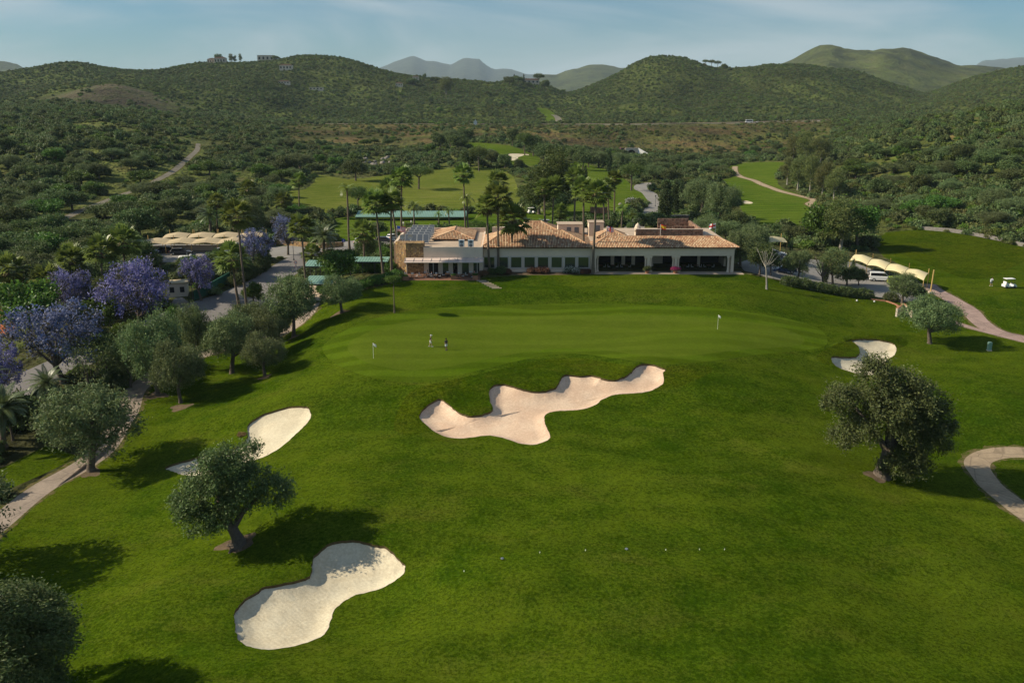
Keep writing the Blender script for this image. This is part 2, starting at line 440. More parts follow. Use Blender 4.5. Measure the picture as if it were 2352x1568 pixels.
def catmull(pts, n=5, closed=True):
    P = np.array(pts, float); m = len(P); out = []
    rg = range(m) if closed else range(m - 1)
    for i in rg:
        p1 = P[i]; p2 = P[(i + 1) % m]
        p0 = P[(i - 1) % m] if closed or i > 0 else p1; p3 = P[(i + 2) % m] if closed or i + 2 < m else p2
        for k in range(n):
            u = k / n
            out.append(0.5 * ((2 * p1) + (-p0 + p2) * u + (2 * p0 - 5 * p1 + 4 * p2 - p3) * u * u + (-p0 + 3 * p1 - 3 * p2 + p3) * u ** 3))
    if not closed: out.append(P[-1])
    return np.array(out)
def poly_px(pts, n=4, smooth=True):
    p = catmull(pts, n) if smooth else np.array(pts, float)
    return np.array([G(a, b)[:2] for a, b in p])
def ribbon(pts, width, n=6, px=True):
    c = np.array([G(a, b)[:2] for a, b in pts]) if px else np.array(pts, float)
    c = catmull(c, n, closed=False)
    d = np.gradient(c, axis=0); d /= np.linalg.norm(d, axis=1)[:, None] + 1e-9
    nn = np.stack([-d[:, 1], d[:, 0]], 1)
    w = np.interp(np.linspace(0, 1, len(c)), np.linspace(0, 1, len(width)), width)[:, None] if hasattr(width, '__len__') else width
    return np.concatenate([c + nn * w / 2, (c - nn * w / 2)[::-1]]), c
def inside(P, poly):
    x, y = P[:, 0], P[:, 1]; r = np.zeros(len(P), bool)
    bb = (x >= poly[:, 0].min()) & (x <= poly[:, 0].max()) & (y >= poly[:, 1].min()) & (y <= poly[:, 1].max())
    k = np.nonzero(bb)[0]
    if len(k) == 0: return r
    xs, ys = x[k], y[k]; c = np.zeros(len(k), bool)
    for (x1, y1), (x2, y2) in zip(poly, np.roll(poly, -1, 0)):
        if y1 == y2: continue
        c ^= ((y1 > ys) != (y2 > ys)) & (xs < (x2 - x1) * (ys - y1) / (y2 - y1) + x1)
    r[k] = c; return r
def edge_dist(P, poly):
    """distance to the outline and outward-facing weight of the nearest edge"""
    best = np.full(len(P), 1e9); nrm = np.zeros((len(P), 2))
    area = 0.5 * np.sum(poly[:, 0] * np.roll(poly[:, 1], -1) - np.roll(poly[:, 0], -1) * poly[:, 1])
    for a, b in zip(poly, np.roll(poly, -1, 0)):
        d = b - a; L = d @ d
        if L < 1e-12: continue
        u = np.clip(((P - a) @ d) / L, 0, 1); q = a + u[:, None] * d
        dd = np.hypot(*(P - q).T); k = dd < best
        best[k] = dd[k]; n = np.array([d[1], -d[0]]) / math.sqrt(L) * (1 if area > 0 else -1); nrm[k] = n
    return best, nrm

def ragged(po, step=0.28, amp=0.11, seed=0):
    out = []
    for a, b_ in zip(po, np.roll(po, -1, 0)):
        n = max(1, int(np.hypot(*(b_ - a)) / step)); out += [a + (b_ - a) * k / n for k in range(n)]
    o = np.array(out); d = np.roll(o, -1, 0) - np.roll(o, 1, 0); d /= np.linalg.norm(d, axis=1)[:, None] + 1e-9
    q = (fbm(o[:, 0] * 1.9, o[:, 1] * 1.9, 60 + seed, 3) - 0.5)[:, None] * 2.6 * amp
    return o + np.stack([-d[:, 1], d[:, 0]], 1) * q
# ---- outlines read off the ground
zmap = lambda pts, ox, oy, s: [(ox + s * a, oy + s * b) for a, b in pts]
B_BIG = zmap([(85, 640), (130, 570), (200, 520), (270, 495), (330, 535), (390, 590), (450, 625), (530, 640), (620, 632), (690, 605), (715, 570), (690, 500), (685, 440), (705, 395), (750, 372), (820, 370), (900, 390), (980, 412), (1080, 430), (1170, 425), (1240, 405), (1280, 370), (1305, 310), (1340, 285), (1390, 288), (1470, 298), (1560, 290), (1650, 315), (1740, 330), (1820, 318), (1890, 280), (1950, 220), (2000, 197), (2060, 195), (2120, 205), (2180, 230), (2205, 245), (2180, 280), (2190, 320), (2185, 355), (2140, 395), (2060, 430), (1970, 445), (1850, 450), (1740, 465), (1670, 495), (1610, 540), (1530, 575), (1420, 590), (1300, 598), (1210, 610), (1165, 640), (1160, 690), (1180, 740), (1205, 780), (1212, 815), (1190, 850), (1120, 878), (1040, 887), (960, 880), (880, 855), (800, 830), (720, 812), (640, 812), (540, 825), (430, 835), (330, 825), (250, 795), (180, 750), (120, 700)], 940.8, 784, .26667)
B_FRONT = zmap([(560, 1300), (570, 1250), (600, 1210), (660, 1160), (740, 1115), (830, 1095), (920, 1080), (980, 1060), (1005, 1010), (1020, 940), (1060, 900), (1110, 865), (1180, 848), (1260, 850), (1340, 862), (1420, 885), (1470, 915), (1510, 960), (1540, 990), (1540, 1030), (1500, 1070), (1430, 1110), (1350, 1140), (1260, 1160), (1200, 1190), (1150, 1230), (1120, 1280), (1108, 1330), (1090, 1375), (1040, 1410), (960, 1440), (860, 1462), (760, 1473), (680, 1468), (620, 1445), (580, 1410), (568, 1360)], 313.6, 901.6, .4)
B_LEFT = zmap([(640, 190), (680, 150), (740, 120), (820, 95), (890, 80), (960, 80), (990, 90), (1002, 125), (990, 160), (940, 215), (880, 270), (820, 320), (750, 360), (700, 380), (650, 395), (560, 430), (450, 465), (340, 478), (260, 470), (200, 450), (165, 430), (220, 405), (300, 385), (400, 352), (480, 340), (560, 320), (620, 280), (640, 240)], 313.6, 901.6, .4)
B_RIGHT = zmap([(510, 122), (600, 112), (700, 115), (790, 130), (840, 155), (852, 190), (840, 230), (790, 265), (765, 290), (770, 330), (790, 360), (720, 385), (600, 385), (500, 362), (420, 335), (375, 305), (355, 270), (360, 245), (420, 248), (500, 250), (550, 240), (572, 205), (560, 170), (530, 140)], 1803.2, 744.8, .3)
BUNK = [('front', poly_px(B_FRONT, 4)), ('left', poly_px(B_LEFT, 4)), ('big', poly_px(B_BIG, 3)), ('right', poly_px(B_RIGHT, 4))]
# raised far lips: bake into the field, then keep the outlines where they were seen
def lip(P):
    r = np.zeros(len(P))
    for nm, po in BUNK:
        bb = (P[:, 0] > po[:, 0].min() - 12) & (P[:, 0] < po[:, 0].max() + 12) & (P[:, 1] > po[:, 1].min() - 12) & (P[:, 1] < po[:, 1].max() + 12)
        k = np.nonzero(bb)[0]
        if len(k) == 0: continue
        d, n = edge_dist(P[k], po); ins = inside(P[k], po)
        side = sstep(-0.25, 0.6, n[:, 1] - 0.45 * n[:, 0])
        A = {'front': 0.36, 'left': 0.28, 'big': 0.48, 'right': 0.42}[nm]
        r[k] += A * side * np.exp(-(d / np.where(ins, .75, 3.2)) ** 2)
    return r
sel = (YY > 40) & (YY < 190) & (np.abs(XX) < 80)
PG = np.stack([XX[sel], YY[sel]], 1)
ZG[sel] += lip(PG)
ker2 = np.array([1, 2, 1]) / 4
BUNK = [('front', poly_px(B_FRONT, 4)), ('left', poly_px(B_LEFT, 4)), ('big', poly_px(B_BIG, 3)), ('right', poly_px(B_RIGHT, 4))]
BUNK = [(n_, ragged(p_, seed=i_)) for i_, (n_, p_) in enumerate(BUNK)]
print('bunkers', [(n, p.mean(0).round(1)) for n, p in BUNK])
# ------------------------------------------------------------------ ground materials
def grass_mat(name, dark, light, dry, stripe=0.0, big=0.035, dryamt=0.35, fine=1.0):
    b = NB(name); p = b.pos()
    n1 = b.noise(b.pos((1, 1, 0.3)), big, 4, 0.6, 0.4); n2 = b.noise(p, big * 9, 4, 0.62); n3 = b.noise(p, 3.2, 4, 0.7); n4 = b.noise(p, 13, 2, 0.7)
    t = b.math('ADD', b.math('MULTIPLY', n1, 0.44), b.math('ADD', b.math('MULTIPLY', n2, 0.30), b.math('MULTIPLY', n3, 0.26)))
    c = b.mix(b.ramp(t, 0.38, 0.62), dark, light)
    d = b.math('MULTIPLY', b.ramp(b.math('ADD', b.math('MULTIPLY', b.noise(b.pos((1, 1.6, 1)), big * 3.1, 5, 0.65, 0.6), 0.7), b.math('MULTIPLY', n3, 0.3)), 0.50, 0.72), dryamt)
    c = b.mix(d, c, dry)
    n5 = b.noise(p, 6.5, 3, 0.75); n6 = b.noise(p, 1.1, 3, 0.7)
    v = b.math('ADD', b.ramp(n4, 0.25, 0.75, (1 - 0.22 * fine, 1 + 0.22 * fine)), b.math('ADD', b.ramp(n3, 0.32, 0.68, (-0.20 * fine, 0.18 * fine)), b.math('ADD', b.ramp(n5, 0.3, 0.7, (-0.17 * fine, 0.17 * fine)), b.ramp(n6, 0.32, 0.68, (-0.12 * fine, 0.10 * fine)))))
    if stripe:
        s = b.n('ShaderNodeTexWave', wave_type='BANDS', bands_direction='Y'); s.inputs['Scale'].default_value = 0.055
        s.inputs['Distortion'].default_value = 9; s.inputs['Detail'].default_value = 2; s.inputs['Detail Scale'].default_value = 0.55
        b.nt.links.new(b.pos((0.55, 1, 0)), s.inputs['Vector'])
        v = b.math('ADD', v, b.ramp(s.outputs[0], 0.25, 0.75, (-stripe, stripe)))
    c = b.value(c, v)
    b.bump(b.math('ADD', b.math('MULTIPLY', n3, 0.6), b.math('MULTIPLY', n4, 0.4)), 0.55 * fine, 0.10)
    return b.fin(c, 0.95, 0.0)
M = {}
M['lawn'] = grass_mat('lawn_grass', (0.026, 0.055, 0.0022), (0.068, 0.097, 0.0055), (0.100, 0.098, 0.016), 0.035, 0.035, 0.45)
M['rough'] = grass_mat('rough_grass', (0.026, 0.050, 0.0018), (0.058, 0.078, 0.0035), (0.095, 0.085, 0.012), 0.0, 0.05, 0.5, 1.35)
M['green'] = grass_mat('green_grass', (0.068, 0.104, 0.007), (0.085, 0.118, 0.011), (0.092, 0.116, 0.012), 0.05, 0.05, 0.2, 0.25)
M['collar'] = grass_mat('collar_grass', (0.053, 0.092, 0.004), (0.072, 0.108, 0.007), (0.07, 0.095, 0.012), 0.14, 0.05, 0.2, 0.4)
M['fairway'] = grass_mat('fairway_grass', (0.060, 0.104, 0.010), (0.096, 0.138, 0.018), (0.125, 0.128, 0.030), 0.12, 0.02, 0.5, 0.7)
M['range'] = grass_mat('range_grass', (0.090, 0.120, 0.018), (0.140, 0.160, 0.032), (0.19, 0.175, 0.06), 0.08, 0.02, 0.6, 0.7)
def sand_mat(name, c1, c2):
    b = NB(name); p = b.pos()
    n1 = b.noise(p, 0.35, 4, 0.6); n2 = b.noise(p, 4, 4, 0.65); n3 = b.noise(p, 26, 3, 0.6)
    w = b.n('ShaderNodeTexWave', wave_type='BANDS', bands_direction='DIAGONAL'); w.inputs['Scale'].default_value = 1.3
    w.inputs['Distortion'].default_value = 7; w.inputs['Detail'].default_value = 2; w.inputs['Detail Scale'].default_value = 0.5
    b.nt.links.new(p, w.inputs['Vector'])
    c = b.mix(b.ramp(b.math('ADD', b.math('MULTIPLY', n1, .6), b.math('MULTIPLY', n2, .4)), .36, .66), c1, c2)
    c = b.value(c, b.ramp(n2, 0.25, 0.75, (0.93, 1.06)))
    # foot marks and scattered bits
    vo = b.n('ShaderNodeTexVoronoi'); vo.inputs['Scale'].default_value = 1.1; b.nt.links.new(p, vo.inputs['Vector'])
    spk = b.math('MULTIPLY', b.ramp(vo.outputs['Distance'], 0.03, 0.10, (1, 0)), b.ramp(n1, 0.5, 0.62))
    c = b.mix(b.math('MULTIPLY', spk, 0.6), c, (0.16, 0.11, 0.07))
    b.bump(b.math('ADD', b.math('MULTIPLY', w.outputs[0], 0.12), b.math('ADD', b.math('MULTIPLY', n2, 0.9), b.math('MULTIPLY', n3, 0.3))), 0.55, 0.07)
    return b.fin(c, 0.95, 0.1)
M['sand'] = sand_mat('bunker_sand', (0.55, 0.475, 0.335), (0.64, 0.575, 0.425))
M['sand_pink'] = sand_mat('pink_bunker_sand', (0.60, 0.425, 0.30), (0.70, 0.54, 0.395))
M['edge'] = pm('bunker_turf_edge', (0.095, 0.072, 0.035), 0.95, 0.5, 3, 0.1)
M['asphalt'] = pm('asphalt', (0.185, 0.172, 0.165), 0.85, 0.16, 0.25, 0.25)
M['asphalt_far'] = pm('pale_asphalt', (0.25, 0.235, 0.215), 0.85, 0.14, 0.2, 0.25)
M['dirt'] = pm('dirt_track', (0.185, 0.165, 0.13), 0.95, 0.25, 0.3, 0.1)
M['soil'] = pm('bare_soil', (0.125, 0.092, 0.058), 0.95, 0.45, 1.2, 0.1, bump=0.5, bscale=5)
def verge_mat():
    b = NB('worn_verge'); p = b.pos(); n = b.math('ADD', b.math('MULTIPLY', b.noise(p, 1.1, 4, .65), .6), b.math('MULTIPLY', b.noise(p, 5, 3, .7), .4))
    return b.fin(b.mix(b.ramp(n, .40, .60), (0.15, 0.115, 0.06), (0.055, 0.078, 0.008)), 0.95, 0.0)
M['verge'] = verge_mat()
M['terrace'] = pm('terracotta_floor', (0.20, 0.105, 0.07), 0.8, 0.2, 1.5, 0.2)
def path_mat(name, col):
    b = NB(name); p = b.pos(); n1 = b.noise(p, .35, 5, .65); n2 = b.noise(p, 3, 4, .7)
    v = b.n('ShaderNodeTexVoronoi', feature='DISTANCE_TO_EDGE'); v.inputs['Scale'].default_value = .33; b.nt.links.new(b.pos((1, 1, 0)), v.inputs['Vector'])
    c = b.value(col, b.math('ADD', b.ramp(n1, .3, .7, (.80, 1.10)), b.ramp(n2, .3, .7, (-.10, .10))))
    c = b.mix(b.ramp(v.outputs['Distance'], .004, .03, (.55, 0)), c, tuple(q * .45 for q in col))
    b.bump(n2, .3, .03); return b.fin(c, .9, .2)
M['path'] = path_mat('cart_path', (0.31, 0.25, 0.20)); M['pathpink'] = path_mat('pink_cart_path', (0.34, 0.245, 0.21)); M['pathsand'] = path_mat('sandy_path', (0.35, 0.27, 0.18))
M['clay'] = pm('clay_court', (0.36, 0.115, 0.055), 0.95, 0.12, 0.4, 0.1)
M['paving'] = pm('paving', (0.42, 0.33, 0.25), 0.85, 0.15, 0.8, 0.2)
def hill_mat():
    b = NB('hillside_ground'); p = b.pos()
    n1 = b.noise(p, 0.045, 5, 0.65, 0.5); n2 = b.noise(p, 0.35, 4, 0.65); n3 = b.noise(p, 0.011, 4, 0.6)
    c = b.attr()
    green = b.mix(b.ramp(n3, .35, .65), (0.050, 0.076, 0.014), (0.076, 0.094, 0.021))
    c = b.mix(b.ramp(b.math('ADD', b.math('MULTIPLY', n1, .55), b.math('MULTIPLY', n2, .45)), .46, .58, (0.0, 0.55)), c, green)
    c = b.value(c, b.ramp(b.math('ADD', b.math('MULTIPLY', n2, .6), b.math('MULTIPLY', n1, .4)), 0.3, 0.7, (0.62, 1.35)))
    n9 = b.noise(p, 0.0065, 7, 0.72, 0.3); c = b.value(c, b.ramp(n9, 0.36, 0.64, (0.55, 1.35)))
    b.bump(b.math('ADD', n2, b.math('ADD', b.math('MULTIPLY', n1, 4), b.math('MULTIPLY', n9, 25))), 0.8, 1.2)
    return b.fin(c, 0.95, 0.1)
M['hill'] = hill_mat()

# ------------------------------------------------------------------ regions (first match wins)
REG = []
def region(name, mat, poly, kind='structure', **kw): REG.append(dict(name=name, mat=mat, poly=np.asarray(poly), **kw))
for nm, po in BUNK: region('sand_bunker', 'sand_pink' if nm == 'big' else 'sand', po, bunker=nm)
for pts in ([(1168, 353), (1199, 353), (1203, 357), (1184, 362), (1172, 360)], [(1170, 362), (1190, 361), (1184, 368), (1171, 368)], [(1203, 353), (1214, 354), (1214, 357), (1206, 356)], [(1703, 462), (1715, 461), (1729, 465), (1724, 468), (1708, 467)]):
    region('sand_bunker', 'sand', poly_px(pts, 3), bunker='far')
GREEN = [(800, 790), (840, 765), (900, 745), (1000, 731), (1150, 726), (1350, 724), (1500, 724), (1640, 730), (1760, 745), (1825, 764), (1848, 782), (1820, 795), (1700, 803), (1600, 815), (1500, 818), (1400, 806), (1320, 800), (1230, 805), (1130, 822), (1040, 840), (950, 850), (860, 838), (810, 815)]
COLLAR = [(740, 800), (790, 760), (880, 726), (1000, 708), (1150, 701), (1350, 697), (1500, 700), (1640, 708), (1780, 726), (1870, 750), (1900, 776), (1880, 800), (1760, 812), (1640, 828), (1520, 836), (1410, 822), (1320, 812), (1240, 818), (1140, 840), (1050, 862), (960, 878), (860, 868), (780, 840)]
region('putting_green', 'green', poly_px(GREEN, 4))
region('green_collar', 'collar', poly_px(COLLAR, 4))
PATHS = {}
VERGE = []
def road(name, mat, pts, w, **kw):
    if mat.startswith('path') or mat.startswith('dirt'): VERGE.append(ribbon(pts, w + (1.0 if w > 1.5 else .6))[0])
    p, c = ribbon(pts, w); PATHS[name + str(len(PATHS))] = (c, w); region(name, mat, p, **kw)
road('cart_path', 'path', [(-160, 1330), (-20, 1215), (90, 1125), (190, 1068), (255, 1008), (292, 945), (312, 895), (372, 850), (460, 815), (560, 790), (640, 768), (690, 738), (716, 700)], 3.0)
road('cart_path', 'pathpink', [(2128, 652), (2150, 668), (2190, 690), (2226, 712), (2250, 738), (2290, 762), (2352, 777), (2480, 800)], 3.2)
road('cart_path', 'pathpink', [(2185, 738), (2230, 752), (2290, 768), (2330, 778), (2372, 788)], 1.4)
road('cart_path', 'pathsand', [(2560, 1050), (2440, 1042), (2330, 1038), (2262, 1048), (2244, 1068), (2268, 1105), (2320, 1150), (2400, 1215), (2520, 1320)], 2.7)
road('cart_path', 'pathsand', [(1688, 382), (1692, 400), (1730, 414), (1768, 430), (1800, 441), (1850, 453), (1870, 460), (1858, 468), (1876, 478)], 2.6)
road('access_road', 'asphalt_far', [(1452, 545), (1462, 512), (1490, 496), (1502, 478), (1506, 462), (1492, 445), (1472, 434), (1478, 424), (1500, 420)], 5.5)
road('access_road', 'asphalt', [(-420, 1080), (-120, 985), (60, 880), (200, 815), (330, 760), (440, 715), (535, 682), (612, 645), (668, 610), (715, 590), (770, 577), (850, 568), (930, 563)], [7.5] * 9 + [9, 10, 10, 9])
region('car_park', 'asphalt_far', poly_px([(290, 570), (340, 560), (540, 562), (620, 568), (690, 562), (760, 556), (860, 549), (930, 547), (930, 566), (800, 575), (720, 588), (650, 592), (560, 588), (420, 602), (300, 602)], 1, False))
region('car_park', 'asphalt_far', poly_px([(1694, 604), (1740, 590), (1790, 584), (1830, 592), (1905, 600), (1960, 602), (2020, 625), (2072, 648), (2128, 665), (2120, 690), (2070, 694), (2015, 682), (1960, 672), (1900, 662), (1830, 650), (1760, 636), (1710, 622)], 1, False))
road('dirt_track', 'dirt', [(60, 545), (140, 505), (200, 478), (260, 455), (320, 434), (372, 408), (405, 388), (432, 364), (452, 345), (455, 330)], 2.5)
road('dirt_track', 'dirt', [(1272, 264), (1282, 272), (1284, 281)], 7.0)
hw = [(x, 808 + 6 * math.sin(x / 190.0)) for x in range(-420, 421, 30)]
p_, HWC = ribbon(hw, 15.0, 3, px=False); region('highway', 'asphalt_far', p_)
region('access_road', 'asphalt', poly_px([(425, 722), (450, 702), (520, 670), (600, 632), (660, 604), (700, 584), (752, 579), (716, 594), (684, 614), (674, 636), (668, 660), (640, 698), (600, 720), (540, 735), (460, 745)], 2))
region('clay_court', 'clay', poly_px([(-160, 700), (34, 694), (40, 738), (30, 768), (-160, 800)], 1, False))
region('terrace_floor', 'terrace', np.array([(-24.5, 163.9), (-6.0, 163.9), (-6.0, 170.5), (-24.5, 170.5)]))
region('terrace_floor', 'paving', np.array([(15.0, 168.6), (44.6, 168.6), (44.6, 171.5), (15.0, 171.5)]))
region('forecourt', 'paving', poly_px([(690, 655), (770, 645), (800, 668), (745, 690), (700, 690)], 1, False))
SOIL = [(545, 1247, 1.7, 0.9), (2010, 1092, 1.0, 0.9), (415, 935, 1.4, 0.8), (360, 908, 1.5, 0.9), (782, 718, 1.5, 0.8), (608, 866, 0.9, .6), (675, 774, 0.9, .6), (210, 1085, 1.0, .8)]
for px, py, a, b_ in SOIL:
    c = G(px, py); k = np.linspace(0, 2 * np.pi, 19)[:-1]
    r = 1 + 0.22 * np.sin(3 * k + px) + 0.12 * np.sin(5 * k + py)
    region('soil_patch', 'soil', np.stack([c.x + a * r * np.cos(k), c.y + b_ * r * np.sin(k) * 1.6], 1))
for v_ in VERGE: region('path_verge', 'verge', ragged(v_, 0.6, 0.45))
# planting beds along the clubhouse wall
region('flower_bed', 'soil', np.array([(-5.5, 168.3), (2, 167.8), (9, 168.0), (15.0, 168.7), (15.0, 170.9), (-5.5, 170.9)]))
LAWN = poly_px([(-420, 1800), (-300, 1400), (-150, 1290), (0, 1240), (130, 1118), (262, 1012), (308, 940), (322, 885), (380, 850), (470, 815), (560, 790), (640, 768), (690, 738), (716, 698), (760, 690), (820, 672), (880, 656), (925, 645), (1100, 643), (1115, 637), (1250, 631), (1360, 627), (1690, 624), (1715, 630), (1800, 648), (1900, 668), (1990, 682), (2070, 694), (2120, 690), (2126, 664), (2090, 620), (2030, 590), (2005, 556), (2035, 534), (2120, 527), (2230, 540), (2352, 566), (2520, 610), (2800, 800), (2800, 1800)], 1, False)
region('rough', 'rough', poly_px([(2012, 556), (2060, 578), (2100, 597), (2165, 621), (2210, 638), (2270, 638), (2352, 602), (2440, 600), (2440, 588), (2352, 568), (2230, 542), (2120, 529), (2035, 536)], 2))
region('rough', 'rough', poly_px([(905, 985), (918, 935), (950, 895), (1040, 872), (1130, 852), (1235, 828), (1330, 822), (1420, 836), (1500, 846), (1580, 838), (1640, 846), (1600, 872), (1540, 892), (1400, 905), (1200, 935), (1000, 985), (950, 1000)], 3))
region('rough', 'rough', poly_px([(1880, 812), (1960, 776), (2060, 770), (2085, 790), (2050, 800), (1960, 800), (1915, 835), (1885, 832)], 3))
region('lawn', 'lawn', LAWN)
region('lawn', 'lawn', poly_px([(-80, 1165), (0, 1132), (100, 1088), (182, 1048), (105, 1023), (0, 1077), (-80, 1120)], 1, False))
RANGE = poly_px([(735, 402), (800, 412), (860, 406), (930, 396), (1000, 389), (1065, 385), (1160, 388), (1185, 420), (1200, 470), (1200, 488), (1000, 489), (800, 492), (735, 500), (690, 490), (640, 458), (662, 440), (700, 435), (722, 418)], 2)
region('driving_range', 'range', RANGE)
region('fairway', 'fairway', poly_px([(760, 500), (1000, 492), (1200, 490), (1325, 462), (1440, 482), (1452, 500), (1420, 510), (1300, 516), (1190, 518), (1090, 530), (930, 545), (775, 560), (758, 545)], 1, False))
region('fairway', 'fairway', poly_px([(1065, 331), (1102, 328), (1171, 335), (1200, 345), (1237, 361), (1235, 378), (1182, 382), (1160, 372), (1138, 355), (1090, 345)], 3))
region('fairway', 'fairway', poly_px([(1321, 371), (1366, 382), (1402, 393), (1440, 415), (1472, 441), (1487, 463), (1440, 481), (1330, 460), (1300, 440), (1290, 400)], 2))
region('fairway', 'fairway', poly_px([(1568, 386), (1660, 384), (1690, 378), (1735, 373), (1808, 373), (1801, 388), (1785, 412), (1801, 435), (1868, 455), (1872, 478), (1860, 512), (1841, 538), (1770, 535), (1730, 525), (1711, 495), (1688, 455), (1664, 432), (1651, 417), (1684, 404), (1660, 392), (1568, 393)], 2))
region('fairway', 'fairway', poly_px([(1231, 248), (1255, 250), (1272, 260), (1282, 276), (1280, 284), (1250, 284), (1254, 268), (1240, 258)], 2))

# ------------------------------------------------------------------ triangulate everything in (t, log y / 2)
def uv(P): P = np.asarray(P, float); return np.stack([P[:, 0] / P[:, 1], 0.5 * np.log(P[:, 1])], 1)
tin = np.concatenate([np.linspace(-1.85, -0.7, 36)[:-1], np.linspace(-0.7, 0.7, 321), np.linspace(0.7, 1.85, 36)[1:]])
yin = np.concatenate([np.geomspace(6, 45, 26)[:-1], np.geomspace(45, 260, 190)[:-1], np.geomspace(260, 1700, 210)[:-1], np.geomspace(1700, 27500, 170)])
tt, yy = np.meshgrid(tin, yin, indexing='ij')
jit = (rng.random((2,) + tt.shape) - 0.5) * 0.0012
pts = np.stack([(tt + jit[0]).ravel(), (0.5 * np.log(yy) + jit[1]).ravel()], 1)
extra = []
for nm, po in BUNK:
    st = 0.32
    gx, gy = np.meshgrid(np.arange(po[:, 0].min() - 3, po[:, 0].max() + 3, st), np.arange(po[:, 1].min() - 3, po[:, 1].max() + 3, st))
    P = np.stack([gx.ravel(), gy.ravel()], 1) + rng.normal(0, 0.04, (gx.size, 2))
    d, _ = edge_dist(P, po); P = P[(inside(P, po) & (d > 0.12)) | ((d < 2.8) & (d > 0.2))]
    extra.append(uv(P))
pts = np.concatenate([pts] + extra)
vin = [Vector(p) for p in pts]; edges = []
for r in REG:
    q = uv(r['poly']); b = len(vin); n = len(q)
    vin += [Vector(p) for p in q]; edges += [(b + i, b + (i + 1) % n) for i in range(n)]
res = delaunay_2d_cdt(vin, edges, [], 0, 1e-7)
V2 = np.array([tuple(v) for v in res[0]]); T3 = np.array([f for f in res[2] if len(f) == 3])
GY = np.exp(2 * V2[:, 1]); GX = V2[:, 0] * GY
GZ = zq(GX, GY)
cen2 = V2[T3].mean(1); cy = np.exp(2 * cen2[:, 1]); cxy = np.stack([cen2[:, 0] * cy, cy], 1)
rid_ = np.full(len(T3), -1)
for i, r in enumerate(REG):
    k = rid_ < 0; idx = np.nonzero(k)[0]
    pv = r['poly']; q = uv(pv)
    # test in the triangulation plane, where the edges are straight
    rid_[idx[inside(cen2[idx], q)]] = i
def reg_of(P):
    P = np.asarray(P, float); r_ = np.full(len(P), -1); q = uv(P)
    for i, r in enumerate(REG):
        idx = np.nonzero(r_ < 0)[0]; r_[idx[inside(q[idx], uv(r['poly']))]] = i
    return r_

# ---- hillside base colour: earth, dry grass and green cover by place
def hill_color(x, y):
    t = x / y
    n = fbm(x / 60, y / 60, 21, 4); n2 = fbm(x / 19, y / 19, 22, 3)
    green = np.stack([0.066 + 0.034 * n, 0.080 + 0.034 * n, 0.018 + 0.006 * n], -1)
    dry = np.array([0.135, 0.120, 0.045]); earth = np.array([0.165, 0.082, 0.042]); brown = np.array([0.080, 0.064, 0.044])
    k = sstep(0.52, 0.70, n2)[:, None] * 0.55
    c = green * (1 - k) + dry * k
    emb = sstep(590, 640, y) * (1 - sstep(795, 806, y)) * sstep(-0.27, -0.23, t) * (1 - sstep(0.33, 0.38, t))
    ke = (emb * (0.20 + 0.55 * sstep(0.35, 0.6, n2)))[:, None]
    c = c * (1 - ke) + (earth * 0.56 + dry * 0.28) * ke
    br = np.exp(-((t + 0.425) / 0.075) ** 2) * sstep(820, 850, y) * (1 - sstep(925, 945, y)) + 0.5 * np.exp(-((t + 0.52) / 0.06) ** 2) * sstep(820, 850, y) * (1 - sstep(890, 925, y))
    kb = np.clip(br * 1.3, 0, 0.9)[:, None]; c = c * (1 - kb) + brown * (0.8 + 0.5 * n2[:, None]) * kb
    rt = sstep(0.40, 0.45, t) * sstep(300, 330, y) * (1 - sstep(380, 420, y)) * sstep(0.66, 0.72, n2)
    kr = np.clip(rt, 0, 1)[:, None] * 0.7; c = c * (1 - kr) + np.array([0.26, 0.13, 0.06]) * kr
    dome = sstep(880, 1000, y) * sstep(0.02, 0.08, t) * (1 - sstep(1750, 1900, y))
    kd = (dome * (0.12 + 0.4 * sstep(0.4, 0.65, n)))[:, None]
    c = c * (1 - kd) + np.array([0.120, 0.098, 0.035]) * kd
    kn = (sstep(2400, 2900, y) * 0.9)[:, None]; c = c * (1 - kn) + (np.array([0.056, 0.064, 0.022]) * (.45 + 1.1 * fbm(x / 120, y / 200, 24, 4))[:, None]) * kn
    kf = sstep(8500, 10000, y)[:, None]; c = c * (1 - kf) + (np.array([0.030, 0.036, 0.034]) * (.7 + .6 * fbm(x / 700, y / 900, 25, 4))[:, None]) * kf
    kg = (sstep(560, 700, y) * (1 - emb) * (1 - np.clip(br, 0, 1)) * (1 - sstep(2200, 2700, y)) * .8)[:, None]
    c = c * (1 - kg) + np.array([0.050, 0.068, 0.015]) * kg
    near = (1 - sstep(215, 245, y))[:, None] * 0.6
    return c * (1 - near) + np.array([0.060, 0.056, 0.024]) * near
HC = hill_color(GX, GY)

